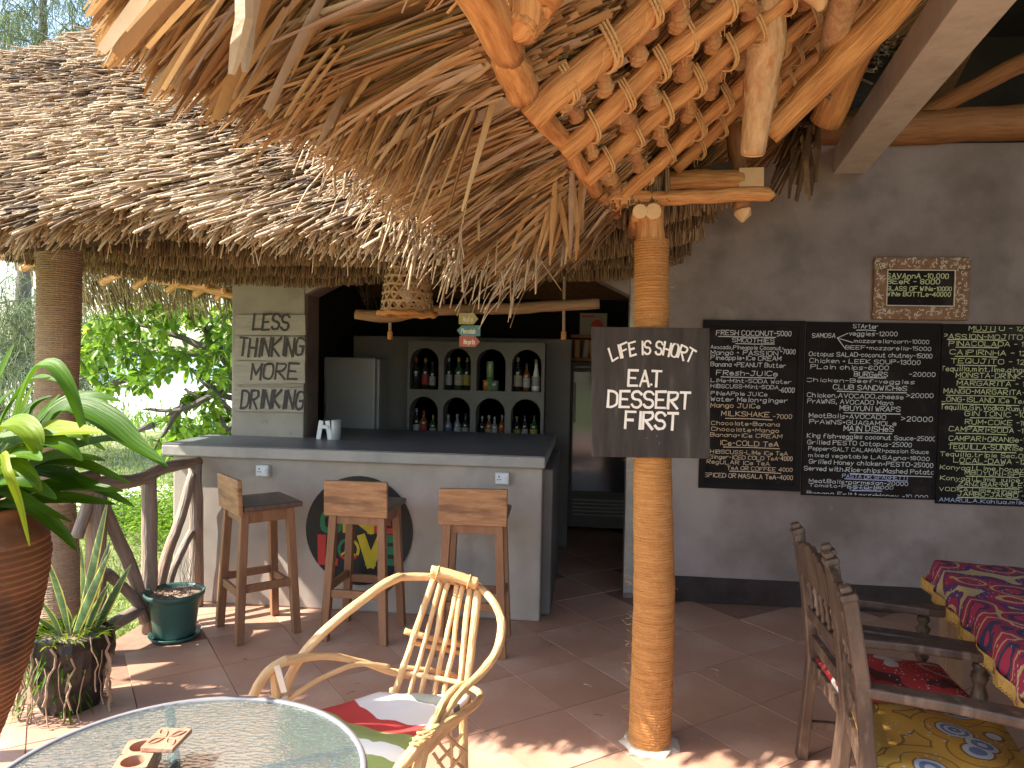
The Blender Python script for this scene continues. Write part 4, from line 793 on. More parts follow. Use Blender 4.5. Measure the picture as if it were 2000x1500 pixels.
an = rng.normal(-.24, .06, n); D = np.outer(np.cos(an), -uB) + np.outer(np.sin(an), -eB) + np.outer(rng.normal(0, .02, n), nB)
tag(straws(P, D, LN, rng.uniform(.006, .015, n), 'lining_leaf_mass', M['lining'], rb, up=nB, tint=np.clip(rng.normal(.5, .28, n), 0, 1)), kind='stuff')
# upper side: stalks on the outside of the near roof, close to its eave
n = 4000; s = rng.uniform(-3.6, -.6, n); q = rng.uniform(.10, 1.7, n); P = P0 + np.outer(s, eB) + np.outer(q, uB) + np.outer(rng.uniform(.22, .27, n), nB)
D = -np.tile(uB, (n, 1)) + rng.normal(0, .15, (n, 3)); D[:, 2] += .25
tag(straws(P, D, rng.uniform(.2, .4, n), rng.uniform(.006, .016, n), 'outer_stalk_mass', M['straw'], rb, up=nB), kind='stuff')
# eave pole in two lengths
log('eave_pole', [B_(-3.3, .02, -.01), P1 + nB * -.02 + eB * .0, onB(985, 105, -.02), onB(1020, 178, -.03)], [.042, .040, .036, .040], M['pole'], rb, 14, w=.006, rough=.09)
log('eave_pole', [onB(1048, 215, 0), onB(1105, 285, 0), onB(1150, 350, 0), onB(1185, 395, 0), B_(.35, .02, 0)], [.030, .028, .032, .028], M['pole'], rb, 12, w=.005, rough=.08)
log('pole_stub', [onB(1040, 20, -.03), onB(1012, 62, -.06)], [.042, .040], M['pole'], rb, 14)
def rafter(a_, c_, r0, r1, off=-.035, m='pole'):
    p, q_ = onB(*a_, off), onB(*c_, off); q_ = p + (q_ - p) * 1.15
    k_ = [p + (q_ - p) * t_ for t_ in np.linspace(0, 1, 8)]; k_ = [k_[0]] + [x_ + rng.normal(0, .006, 3) for x_ in k_[1:]]
    log('rafter', k_, [r0 * .86, r1 * .86], M[m], rb, 14, w=.002, rough=.05, seg=3); return p, q_
RF = []
for a_ in (((1012, 40), (1075, -25), .048, .045), ((1035, 232), (1330, -40), .046, .042), ((1098, 300), (1470, -40), .037, .036), ((1142, 352), (1560, -20), .038, .034), ((1196, 404), (1625, -10), .034, .032), ((1318, 330), (1665, 0), .034, .030), ((1462, 232), (1700, 10), .034, .03)):
    RF.append(rafter(*a_))
print('rafters', [(round(np.dot(p - P0, eB), 2), round(np.dot(p - P0, uB), 2), round(np.dot(q_ - P0, eB), 2), round(np.dot(q_ - P0, uB), 2)) for p, q_ in RF])
# lashings across each rafter, one shared mesh; ribbed stem bundles between them
Mx = Matrix([[eB[0], uB[0], nB[0], 0], [eB[1], uB[1], nB[1], 0], [eB[2], uB[2], nB[2], 0], [0, 0, 0, 1]])
def place(o, loc, rz, sc=1.0):
    o.matrix_world = Matrix.Translation(Vector(loc)) @ Mx @ Matrix.Rotation(rz, 4, 'Z') @ Matrix.Diagonal((sc, sc, sc, 1))
lash = []
for k_ in range(4):
    b = MB()
    for c_ in range(2 + k_ % 2):
        o_ = (c_ - .5) * .010
        pts = [V(-.048, .018 + o_, .035), V(-.043, .012 + o_, -.005), V(-.025, .006 + o_, -.040), V(0, o_ + random.uniform(-.004, .004), -.049), V(.025, -.006 + o_, -.042), V(.043, -.014 + o_, -.012), V(.05, -.022 + o_, .03)]
        b.tube(smoothline(pts, 2), .0042, 5, rough=.12)
    for c_ in range(3):
        a_ = V(.04 * random.choice((-1, 1)), random.uniform(-.02, .02), -.02); b.tube([a_, a_ + V(random.uniform(-.02, .02), random.uniform(-.05, .02), -.015), a_ + V(random.uniform(-.03, .03), random.uniform(-.08, .02), -.03)], .0013, 4)
    me = b.build('rope_lashing', M['rope']); lash.append(me.data); bpy.data.objects.remove(me)
lump = []
for k_ in range(4):
    b = MB(); pts = []; rr = []
    for i in range(13):
        t_ = i / 12; pts.append(V((t_ - .5) * .11, .012 * math.sin(t_ * 3 + k_), -.004 - .012 * math.sin(t_ * PI))); rr.append((.018 + .010 * math.sin(t_ * PI)) * (1.12 if i % 2 else .9))
    b.tint = .35 + .15 * k_; b.tube(pts, rr, 10, rough=.14); me = b.build('stem_bundle', M['lining']); lump.append(me.data); bpy.data.objects.remove(me)
cnt = 0
qrow = np.arange(.06, 3.0, .125)
for q_ in qrow:
    prev = None
    for (p, e_) in RF:
        qa, qb = np.dot(p - P0, uB), np.dot(e_ - P0, uB); sa, sb = np.dot(p - P0, eB), np.dot(e_ - P0, eB)
        if q_ < qa + .02 or q_ > qb: prev = None if q_ < qa else prev; continue
        s_ = sa + (sb - sa) * (q_ - qa) / (qb - qa)
        if cnt < 135:
            o = bpy.data.objects.new('rope_lashing', random.choice(lash)); COL.objects.link(o); place(o, B_(s_, q_ + random.uniform(-.012, .012), -.035), random.uniform(-.35, -.05), random.uniform(.85, 1.05)); M4 = o.matrix_world.copy(); o.parent = rb; o.matrix_world = M4; cnt += 1
        if prev is not None and prev - s_ != 0:
            d_ = abs(s_ - prev); m_ = max(1, int(round(d_ / .13)))
            for j in range(m_):
                sj = prev + (s_ - prev) * (j + .5) / m_
                o = bpy.data.objects.new('stem_bundle', random.choice(lump)); COL.objects.link(o); place(o, B_(sj, q_ + random.uniform(-.01, .01), .018), random.uniform(-.12, .12), random.uniform(.8, 1.1)); M4 = o.matrix_world.copy(); o.parent = rb; o.matrix_world = M4
        prev = s_
# hanging leaves of the eave
def pxy(p):
    q_ = p - CP; z_ = q_ @ FW; return 1000 + (q_ @ RT) / z_ * FPX, 750 - (q_ @ UP) / z_ * FPX
def trim(P, D, L, jit):
    """shorten leaves to the ragged eave line, drop what would stand outside it"""
    D = nn(D); ok = np.ones(len(P), bool)
    for k_ in range(9):
        x, y = pxy(P + D * L[:, None]); lim = 14 * np.sin(x * .045) + 10 * np.sin(x * .11 + 1) + np.interp(x, [120, 200, 260, 330, 430, 600, 700, 800, 900, 1000, 1100, 1250], [-200, 95, 125, 190, 235, 270, 350, 440, 520, 556, 500, 420]) + jit
        out = (y > lim); L = np.where(out, L * .86, L)
    return ~out & (L > .12), L
def fr_samples(n, g_, smin=-1.85, smax=.45):
    s = smin + (smax - smin) * g_.random(n); q = g_.uniform(-.08, .26, n); P = P0 + np.outer(s, eB) + np.outer(q, uB) + np.outer(g_.uniform(-.005, .07, n), nB)
    D = -np.tile(gB, (n, 1)) + np.outer(g_.normal(.12, .20, n) - np.clip(s + 1.0, -1, 1) * .10, eB); D[:, 2] = -(np.interp(s, [-2.2, -1.9, -1.5, -1, -.5, 0, .4], [.34, .32, .26, .30, .50, .80, .95]) + g_.normal(0, .07, n)); return P, D, s, q
def fl(s): return np.interp(s, [-2.2, -1.9, -1.5, -1, -.5, 0, .4], [.36, .46, .56, .58, .55, .46, .40])
g_ = np.random.default_rng(3)
P, D, s, q = fr_samples(6500, g_, -1.6)
sz = np.clip(.55 + .0 * s, 0, 1)
L = fl(s) * g_.uniform(.65, 1.25, len(P)) + q * .9; ok, L = trim(P, D, L, np.minimum(g_.normal(-45, 48, len(P)), 38)); P, D, L, s = P[ok], D[ok], L[ok], s[ok]; n = len(P); print('mass leaves', n)
tag(blades(P, D, L, g_.uniform(.007, .020, n) * np.interp(s, [-1.9, -1, 0], [1.3, 1.1, .9]), 'hanging_leaf_mass', M['leaf_dry'], rb, tint=np.clip(g_.normal(.45, .27, n), 0, 1), droop=.04, twist=g_.normal(0, .5, n), fold=.22, prof=(.7, 1, .9, .35)), kind='stuff')
P, D, s, q = fr_samples(520, g_, -1.6); P = P - nB * .03; LL = fl(s) * g_.uniform(.8, 1.3, 520) + q * .9; ok, LL = trim(P, D, LL, np.minimum(g_.normal(-15, 35, 520), 40)); P, D, LL, s, q = P[ok][:225], D[ok][:225], LL[ok][:225], s[ok][:225], q[ok][:225]; print('palm leaves', len(P))
lm = []
for k_ in range(14):
    o = blades(V(0, 0, 0)[None], V(1, 0, -.02)[None], 1.0, random.uniform(.026, .052), 'palm_leaf', M['leaf_dry'], None, tint=np.array([random.random()]), droop=.03 + .05 * random.random(), twist=np.array([random.uniform(-.6, .6)]), fold=random.uniform(.12, .3), prof=(.7, 1, .95, .85, .3)); lm.append(o.data); bpy.data.objects.remove(o)
for i in range(len(P)):
    o = bpy.data.objects.new('palm_leaf', lm[i % 14]); COL.objects.link(o); d = nrm(D[i]); qn = Vector(d).to_track_quat('X', 'Z'); sc = LL[i]; wsc = np.interp(s[i], [-1.6, -1, 0], [.55, .6, .5])
    o.matrix_world = Matrix.Translation(Vector(P[i])) @ qn.to_matrix().to_4x4() @ Matrix.Diagonal((sc, wsc, wsc, 1)); M4 = o.matrix_world.copy(); o.parent = rb; o.matrix_world = M4
# the eave turns left above the camera: leaves coming down steeply from there
def fam2(n):
    x0 = g_.uniform(230, 1010, n); y0 = g_.uniform(-330, 160, n) * np.interp(x0, [230, 900], [1, .6]); y0 = np.where((y0 > -20) & (x0 < 620), -y0, y0); z = np.interp(x0, [200, 1000], [1.22, 1.85]) + g_.uniform(-.08, .10, n)
    th_ = np.radians(np.interp(x0, [200, 600, 1000], [50, 46, 56]) + g_.normal(0, 7, n)); Pa = np.stack([C(x, y, zz) for x, y, zz in zip(x0, y0, z)]); Pb = np.stack([C(x - 300 * math.cos(t), y + 300 * math.sin(t), zz * 1.03) for x, y, zz, t in zip(x0, y0, z, th_)])
    return Pa, Pb - Pa, x0
P, D, x0 = fam2(4600); L = g_.uniform(.4, 1.0, len(P)); ok, L = trim(P, D, L, np.minimum(g_.normal(-50, 52, len(P)), 42)); P, D, L = P[ok], D[ok], L[ok]; n = len(P)
tag(blades(P, D, L, g_.uniform(.006, .019, n), 'hanging_leaf_mass', M['leaf_dry'], rb, tint=np.clip(g_.normal(.42, .27, n), 0, 1), droop=.02, twist=g_.normal(0, .6, n), fold=.25, prof=(.7, 1, .9, .35)), kind='stuff')
P, D, x0 = fam2(110); L = g_.uniform(.6, 1.1, len(P)); ok, L = trim(P, D, L, np.minimum(g_.normal(-10, 35, len(P)), 45)); P, D, L = P[ok], D[ok], L[ok]
for i in range(min(45, len(P))):
    o = bpy.data.objects.new('palm_leaf', lm[i % 14]); COL.objects.link(o); qn = Vector(nrm(D[i])).to_track_quat('X', 'Z')
    o.matrix_world = Matrix.Translation(Vector(P[i])) @ qn.to_matrix().to_4x4() @ Matrix.Diagonal((L[i], .6, .6, 1)); M4 = o.matrix_world.copy(); o.parent = rb; o.matrix_world = M4
for (x0_, y0_, x1_, y1_, z_, w_, tn_) in ((352, -90, 200, 98, 1.10, .024, .95), (420, -80, 228, 104, 1.14, .026, .1), (440, -60, 292, 92, 1.2, .032, .4), (400, -70, 250, 60, 1.15, .026, .6), (480, -60, 322, 172, 1.25, .036, .45), (560, -90, 425, 228, 1.35, .030, .35), (520, -80, 372, 150, 1.3, .026, .85), (610, -60, 470, 190, 1.4, .022, .9), (660, -60, 520, 210, 1.45, .02, .8)):
    a_, c_ = C(x0_, y0_, z_), C(x1_, y1_, z_ * 1.02); v_ = c_ - a_
    o = blades(a_[None], v_[None], float(np.linalg.norm(v_)), w_, 'palm_leaf', M['leaf_dry'], rb, tint=np.array([tn_]), droop=.02, twist=np.array([random.uniform(-.9, .9)]), fold=.22, prof=(.6, .9, 1, .9, .7))
# split tips added along the ragged edge, their tint imitating overexposed sun
n = 210; x = g_.uniform(620, 1060, n); yl = np.interp(x, [560, 600, 700, 800, 900, 1000, 1060], [262, 270, 350, 440, 520, 556, 525]) + g_.normal(-18, 26, n); zt = np.interp(x, [600, 1050], [2.05, 2.92])
P = np.stack([C(a_, b_, z_) for a_, b_, z_ in zip(x, yl, zt)]); D = np.stack([g_.normal(-.45, .35, n), g_.normal(-.35, .35, n), -g_.uniform(.3, 1.3, n)], 1)
tag(straws(P, D, g_.uniform(.03, .12, n), g_.uniform(.004, .012, n), 'split_tip_mass', M['straw'], rb, tint=g_.uniform(.3, .8, n), droop=.5), kind='stuff')
# single drooping leaves and stalks
for (x0, y0, x1, y1, z0, wd) in ((648, -40, 655, 296, 1.75, .012), (640, -10, 660, 180, 1.6, .010), (478, -80, 452, 145, 1.25, .034), (500, -60, 478, 140, 1.3, .03), (965, 160, 972, 405, 2.5, .022), (925, 190, 935, 470, 2.55, .018), (872, 130, 872, 410, 2.4, .008), (905, 240, 900, 480, 2.55, .020), (1108, 395, 1096, 520, 3.0, .02), (1145, 395, 1082, 500, 3.0, .02), (1092, 335, 1040, 505, 2.9, .028), (1060, 350, 1010, 480, 2.9, .02), (940, 470, 900, 570, 2.9, .006), (1005, 480, 965, 560, 3, .006), (870, 520, 835, 700 - 150, 3, .007), (985, 500, 1000, 600, 3, .004), (1010, 505, 975, 590, 3, .004), (1050, 490, 1098, 570, 3, .0035), (1000, 420, 945, 560, 2.9, .008), (925, 430, 872, 560, 2.8, .010), (890, 450, 862, 545, 2.8, .009)):
    a_, c_ = C(x0, y0, z0), C(x1, y1, z0 * .99); mid = (a_ + c_) / 2 + rng.normal(0, .008, 3)
    b = MB(); b.tint = random.uniform(.3, 1); b.tube([a_, (a_ + mid) / 2 + rng.normal(0, .003, 3), mid, (c_ + mid) / 2, c_], [wd * .4, wd * .5, wd * .5, wd * .45, wd * .2], 5, flat=.35); b.build('loose_leaf', M['leaf_dry'], rb)
# fan of paler leaves that hangs beside the pillar head
for i in range(46):
    a_ = onB(1130 + random.uniform(-60, 25), 320 + random.uniform(-40, 40), .03); c_ = C(970 + i * 3.6 + random.uniform(-12, 12), 470 + random.uniform(-20, 50), 2.95)
    b = MB(); b.tint = random.uniform(.3, .8); b.tube([a_, a_ * .5 + c_ * .5 + V(0, 0, .02), c_], [.008, .012, .004], 5, flat=.3); b.build('loose_leaf', M['leaf_dry'], rb)
# dark bundle of leaf ends over the wall, where the roof meets the beam
for i in range(46):
    a_ = C(random.uniform(1545, 1600), random.uniform(225, 290), 4.2 + random.uniform(-.1, .1)); c_ = C(1500 + i * 2.0 + random.uniform(-8, 8), random.uniform(300, 395), 4.15)
    b = MB(); b.tint = random.uniform(0, .5); b.tube([a_, a_ * .5 + c_ * .5 + V(0, -.03, .02), c_], [.01, .013, .008], 4, flat=.3); b.build('loose_leaf', M['straw_dark'], rb)
# slabs over wall and right-hand room, added against sun leaks, roof shade painted black
b = MB(); b.box((.6, 1.0, 4.9), (7.5, 8.5, 5.1)); b.box((1.3, 7.9, 2.9), (7.5, 8.1, 4.9)); b.box((6.0, -2, -.2), (6.2, 8.1, 5.0)); tag(b.build('inner_roof', M['black']), 'black slabs closing the roof space above the menu wall, its shade put in the colour', 'roof', kind='structure')
# heavier timbers
def timber(name, label, pts, rad, m, cut=None, n=16):
    t_ = thing(name, label, 'pole'); log('shaft', pts, rad, M[m], t_, n, w=.004, rough=.05)
    if cut is not None:
        b = MB(); a_ = np.asarray(pts[-1]); d = nrm(a_ - np.asarray(pts[-2])); b.tube([a_ + d * .0005, a_ + d * .004], [rad[-1] * .96] * 2, n); b.build('cut_end', M['pole_cut'], t_)
    return t_
timber('barky_strut', 'thick mottled bark strut hanging from the top with a pale cut end', [C(1497, -90, 2.35), C(1494, 60, 2.45), C(1483, 180, 2.55), C(1470, 300, 2.65)], [.062, .062, .058, .042], 'pole_bark', 1)
timber('hip_log', 'long smooth orange log slanting up across the rafters beside the barky strut', [C(1500, 262, 2.75), C(1600, 165, 2.65), C(1700, 60, 2.55), C(1800, -50, 2.45)], [.046, .055, .06, .06], 'pole')
timber('hip_log', 'darker rough log slanting up behind the smooth hip log near the concrete beam', [C(1612, 238, 3.6), C(1660, 130, 3.4), C(1735, -10, 3.2), C(1780, -90, 3.1)], [.075, .075, .07], 'pole')
timber('short_pole', 'short pale pole crossing the top edge between the strut and hip log', [C(1665, -60, 2.2), C(1640, 40, 2.5), C(1620, 120, 2.8)], [.05, .045, .04], 'pole_bark')
timber('pointed_stub', 'pale pointed pole stub poking down from the top of the picture', [C(1568, -70, 2.3), C(1590, -20, 2.3), C(1602, 20, 2.3)], [.05, .045, .008], 'pole_cut')
timber('forked_prop', 'thin dark prop with a torn pale end hanging below the cross log', [C(1432, 235, 3.45), C(1444, 330, 3.4), C(1450, 412, 3.35)], [.038, .042, .036], 'pole_dark')
b = MB(); a_ = C(1450, 410, 3.34); b.tube([a_, a_ + V(.004, 0, -.022), a_ + V(0, 0, -.055)], [.040, .034, .006], 7, rough=.25); tag(b.build('torn_end', M['pole_cut']), 'torn splintered pale end below the dark forked prop', 'wood end')
t_ = timber('cross_log', 'thicker squared cross log lying above the thin one on the pillar head', [C(1262, 356, 3.30), C(1340, 352, 3.28), C(1420, 350, 3.26), C(1446, 350, 3.26)], [.040, .042, .042], 'pole')
b = MB(); b.bar(C(1440, 350, 3.26), C(1488, 349, 3.25), .075, .08); b.build('squared_end', M['pole_cut'], t_)
timber('cross_log', 'thin pale cross log resting on the two round log ends of the pillar head', [C(1140, 390, 3.05), C(1250, 385, 3.04), C(1380, 384, 3.03), C(1490, 380, 3.02), C(1508, 376, 3.02)], [.024, .030, .031, .030, .012], 'pole')
for px, r_, tx in ((1250, .030, 'left of two short log ends bearing on the rope pillar'), (1276, .033, 'right of two short log ends bearing on the rope pillar')):
    c_ = C(px, 413, 2.98); t_ = thing('log_end', tx, 'log'); b = MB(); b.tube([c_, c_ + V(0, .5, 0.0)], r_, 16, rough=.04); b.build('shaft', M['pole'], t_, True); b = MB(); b.tube([c_ - V(0, .003, 0), c_ - V(0, .0005, 0)], r_ * .97, 16); b.build('cut_end', M['pole_cut'], t_)

# ------------------------------------------------------------------ rope-bound pillars
def rope_col(name, path, rad, m, t_, pitch=.011):
    path = smoothline(path, 12); L_ = sum(np.linalg.norm(path[i + 1] - path[i]) for i in range(len(path) - 1)); n_ = int(L_ / pitch * 3)
    cum = np.cumsum([0] + [np.linalg.norm(path[i + 1] - path[i]) for i in range(len(path) - 1)]); A = np.array(path); tt = np.linspace(0, L_, n_)
    pts = np.stack([np.interp(tt, cum, A[:, k_]) for k_ in range(3)], 1); rr = []
    for i in range(n_): rr.append(np.interp(i / n_, np.linspace(0, 1, len(rad)), rad) + (0, .0028, .0028)[i % 3] + .0012 * math.sin(i * .13) * math.sin(i * .029) + random.uniform(-.0007, .0007))
    b = MB(); b.tube(list(pts), rr, 26, rough=.012); return b.build(name, M[m], t_, False), pts
pt = thing('rope_pillar', 'tall rope wrapped pillar carrying the square life is short sign', 'pillar')
pb = WH(1268, 1452, 0); zt = WY(1268, 470, pb[1])[2]; zh = WY(1268, 402, pb[1])[2]; xt = WY(1272, 470, pb[1])[0]; xh = WY(1266, 420, pb[1])[0]
_, pts = rope_col('rope_wrapping', [pb, V(pb[0] + .004, pb[1], .6), V((pb[0] + xt) / 2 + .005, pb[1], 1.2), V(xt, pb[1], zt)], [.086, .086, .083, .079, .071, .070, .068], 'coir', pt)
log('bare_top', [V(xt, pb[1], zt - .05), V(xh, pb[1], zh)], [.061, .058], M['pole'], pt, 18)
b = MB()
for i in range(620):                                # stray coir fibres
    z = random.uniform(.02, zt); a_ = random.uniform(0, 2 * PI); c_ = V(np.interp(z, [0, zt], [pb[0], xt]), pb[1], z); d = V(math.cos(a_), math.sin(a_), 0); r0 = np.interp(z, [0, zt], [.086, .068]); L_ = random.uniform(.008, .03)
    p = c_ + d * r0; b.tube([p, p + d * L_ * .6 + V(0, 0, random.uniform(-.4, .5) * L_), p + d * L_ + V(random.uniform(-1, 1), random.uniform(-1, 1), random.uniform(-1, 1)) * L_ * .6], .0005, 3, cap=False)
tag(b.build('stray_fibre', M['rope'], pt), kind='stuff')
b = MB(); prof = [(.085, .0)]
vs = []
b.tube([pb + V(0, 0, .0), pb + V(0, 0, .012)], [.125, .10], 16, rough=.12); b.build('plaster_foot', M['cement_beam'], pt)
pl2 = thing('rope_pillar', 'leaning rope wrapped pillar at the fence behind the big lily pot', 'pillar')
zl = 3.85
pth = [C(122, 1290, zl), C(118, 1180, zl), C(108, 1050, zl), C(102, 940, zl), C(108, 840, zl), C(113, 700, zl), C(116, 560, zl), C(118, 465, zl)]
pth[0] = V(pth[0][0], pth[0][1], 0.0)
rope_col('rope_wrapping', pth, [.112, .109, .105, .100, .098, .100, .102, .103], 'coir_grey', pl2)
log('bare_top', [C(118, 470, zl), C(118, 330, zl)], [.094, .091], M['pole'], pl2, 16)

# LIFE IS SHORT sign on the pillar
ys_ = pb[1] - .094
s0, s1 = WY(1156, 893, ys_), WY(1386, 640, ys_)
sg = thing('square_sign', 'dark square board reading life is short eat dessert first hung on the rope pillar', 'sign')
c0, c1, c2, c3 = [WY(x, y, ys_) for x, y in ((1156, 892), (1387, 896), (1386, 641), (1155, 638))]
b = MB(); b.prism([c0, c1, c2, c3], (0, .018, 0)); recalc(b.build('board', M['signboard'], sg, bevel=.002))
def sgw(tx, x0, x1, yb_, h, arc=0, sw=.14, sl=.03):
    o = WY(x0, yb_, ys_); o[1] = ys_ - .001; e = WY(x1, yb_, ys_); u_ = WY(x0, yb_ - h, ys_)[2] - o[2]
    b = MB(); write(b, tx, o, V(1, 0, 0), V(0, 0, 1), V(0, -1, 0), u_, e[0] - o[0], sw=sw, slant=sl, arc=arc, jit=.10); b.build('lettering', M['white_paint'], sg)
sgw('LIFE IS SHORT', 1196, 1350, 690, 25, arc=.36, sw=.15)
sgw('EAT', 1227, 1290, 753, 30, sw=.15); sgw('DESSERT', 1187, 1346, 794, 31, sw=.16); sgw('FIRST', 1221, 1322, 836, 32, sw=.17)
b = MB(); q_ = WY(1272, 751, ys_); b._add([(q_[0] + .005 * math.cos(a_), ys_ - .0015, q_[2] + .005 * math.sin(a_)) for a_ in np.linspace(0, 2 * PI, 9)[:-1]], [tuple(range(8))]); b.build('paint_dot', M['white_paint'], sg)

# ------------------------------------------------------------------ hanging things under the eave
lg = thing('hanging_log', 'weathered driftwood log hung on ropes across the bar opening', 'log')
zz = 4.75
log('shaft', [C(694, 614, zz), C(760, 617, zz), C(850, 607, zz), C(960, 603, zz), C(1080, 598, zz), C(1170, 593, zz)], [.030, .042, .034, .036, .036, .034], M['drift'], lg, 14, w=.003)
for px in (762, 1101):
    b = MB(); b.tube([C(px - 4 if px < 800 else px + 2, 540, zz), C(px, 600, zz), C(px, 655, zz)], .010, 8, rough=.1); b.build('hanging_rope', M['coir_grey'], lg)
    b = MB(); b.tube([C(px, 648, zz), C(px, 663, zz)], .017, 8); b.build('rope_knot', M['coir'], lg)
for px0, px1 in ((862, 868), (905, 910), (1000, 975)):
    b = MB(); b.tube([C(px0, 520, zz), C(px1, 598, zz)], .007 if px0 != 1000 else .004, 6); b.build('hanging_rope', M['coir_grey'], lg)
ar = thing('arrow_signs', 'three small stacked arrow signs in yellow teal and red hanging below the driftwood log', 'arrow sign')
def arrow(x0, x1, y0, y1, right, m, tx):
    a_, c_ = C(x0, y1, 4.62), C(x1, y0, 4.62); Y_ = a_[1]; t_ = .02 if right else -.02; mz = (a_[2] + c_[2]) / 2; x_0, x_1 = a_[0], c_[0]
    poly = [(x_0, Y_, a_[2]), (x_1 - .03, Y_, a_[2]), (x_1, Y_, mz), (x_1 - .03, Y_, c_[2]), (x_0, Y_, c_[2])] if right else [(x_1, Y_, a_[2]), (x_1, Y_, c_[2]), (x_0 + .03, Y_, c_[2]), (x_0, Y_, mz), (x_0 + .03, Y_, a_[2])]
    b = MB(); b.prism(poly, (0, .008, 0)); recalc(b.build('arrow_board', m, ar)); b = MB(); hh = (c_[2] - a_[2]) * .42
    write(b, tx, V(x_0 + .028, Y_ - .001, a_[2] + hh * .6), V(1, 0, 0), V(0, 0, 1), V(0, -1, 0), hh, (x_1 - x_0) - .06, sw=.13, jit=.1); b.build('lettering', M['white_paint'], ar)
arrow(896, 935, 612, 633, True, mat('pale_yellow', (.46, .44, .16), (.55, .52, .22), .7, 20), 'Mojitos'); arrow(892, 939, 636, 656, False, mat('soft_teal', (.10, .26, .26), (.16, .34, .34), .7, 20), 'Pina colada'); arrow(897, 938, 657, 677, True, mat('faded_red', (.42, .13, .10), (.50, .18, .14), .7, 20), 'Margarita')
b = MB(); b.bar(C(915, 600, 4.63), C(915, 660, 4.63), .008, .004); b.build('string', M['fence'], ar)
# woven basket shade
bk = thing('basket_lampshade', 'open hexagon woven palm basket lampshade hanging under the thatch', 'lampshade')
cb = C(796, 560, 4.2); zb0_ = WY(796, 612, cb[1])[2]; zb1_ = WY(796, 500, cb[1])[2]; H_ = zb1_ - zb0_
def br(t_): return .150 - .045 * t_ ** .8 + .010 * math.sin(t_ * 3)
def strip(fn, w_, N, m, name):
    b = MB()
    for i in range(N):
        a_, c_ = np.array(fn(i / N)), np.array(fn((i + 1) / N)); rad = nrm(V(a_[0] - cb[0], a_[1] - cb[1], 0)); d = nrm(c_ - a_); n_ = np.cross(rad, d) * w_ / 2
        b._add([a_ - n_, a_ + n_, c_ + n_, c_ - n_, a_ - n_ - rad * .002, a_ + n_ - rad * .002, c_ + n_ - rad * .002, c_ - n_ - rad * .002], [(0, 1, 2, 3), (7, 6, 5, 4), (0, 4, 5, 1), (3, 2, 6, 7)])
    b.build(name, m, bk)
nd_ = 16
for k_ in range(nd_):
    for sg_ in (1, -1):
        def f(t_, k_=k_, sg_=sg_):
            a_ = 2 * PI * k_ / nd_ + sg_ * t_ * 1.75 + .1; r_ = br(t_) + .002 * sg_ + .0015 * math.sin(t_ * 60 + k_); return (cb[0] + r_ * math.cos(a_), cb[1] + r_ * math.sin(a_), zb0_ + H_ * t_)
        strip(f, .012, 22, M['basket'], 'woven_strip')
for k_ in range(7):
    t_ = (k_ + .35) / 7
    def f(u_, t_=t_): r_ = br(t_) + .0035; return (cb[0] + r_ * math.cos(u_ * 2 * PI), cb[1] + r_ * math.sin(u_ * 2 * PI), zb0_ + H_ * t_ + .003 * math.sin(u_ * 40))
    strip(f, .014, 40, M['basket'], 'hoop_strip')
b = MB(); b.tube([V(cb[0] + .158 * math.cos(a_), cb[1] + .158 * math.sin(a_), zb0_ - .004 + .004 * math.sin(a_ * 9)) for a_ in np.linspace(0, 2 * PI, 41)], .019, 8, rough=.12, flat=.8); b.build('rolled_rim', M['coir'], bk)
b = MB(); b.tube([V(cb[0], cb[1], zb0_ + .18), V(cb[0], cb[1], zb0_ + .26)], .022, 10); b.tube([V(cb[0], cb[1], zb0_ + .25), V(cb[0], cb[1], zb1_ + .35)], .004, 6); b.build('lamp_holder', M['black'], bk)
b = MB(); b.lathe([(0, .06), (.02, .07), (.032, .10), (.028, .14), (.012, .18)], (cb[0], cb[1], zb0_), 14); b.build('bulb', M['plastic_white'], bk, True)
# ------------------------------------------------------------------ pole fence
fn = thing('pole_fence', 'rustic pole fence with crossed braces along the open side of the terrace', 'fence')
A0, A1, A2 = WH(186, 1292, 0), WH(384, 1183, 0), WH(150, 1290, 0)
def at0(px, py, base):                               # a point seen at px,py in the vertical plane through the fence line
    n_ = nrm(np.cross(A1 - A0, V(0, 0, 1))); d = ray(px, py); q = base - CP; return CP + d * (np.dot(q, n_) / np.dot(d, n_))
log('post', [A0, at0(187, 960, A0)], [0.0539, 0.0470], M['fence'], fn, 12, w=.0025, rough=.06)
log('post', [A1, at0(381, 905, A0)], [0.0435, 0.0400], M['fence'], fn, 12, w=.0025, rough=.06)
mid = at0(292, 1190, A0)
log('post', [V(mid[0], mid[1], 0), at0(291, 932, A0)], [0.0418, 0.0400], M['fence'], fn, 12, w=.0025, rough=.06)
log('brace', [at0(283, 1190, A0), at0(255, 1110, A0), at0(192, 965, A0)], [0.0348, 0.0365, 0.0313], M['fence'], fn, 10, w=.0025, rough=.05)
log('brace', [at0(283, 1212, A0), at0(262, 1170, A0), at0(208, 1118, A0)], [0.0313, 0.0296, 0.0261], M['fence'], fn, 10, w=.0025, rough=.05)
log('brace', [at0(305, 1180, A0), at0(325, 1090, A0), at0(352, 1010, A0), at0(376, 925, A0)], [0.0331, 0.0313, 0.0313, 0.0261], M['fence'], fn, 10, w=.0025, rough=.05)
log('brace', [at0(318, 1185, A0), at0(340, 1110, A0), at0(374, 1038, A0)], [0.0261, 0.0244, 0.0226], M['fence'], fn, 10, w=.0025, rough=.05)
log('brace', [at0(150, 1050, A0), at0(170, 990, A0), at0(178, 965, A0)], [0.0313, 0.0296, 0.0261], M['fence'], fn, 10, w=.0025)
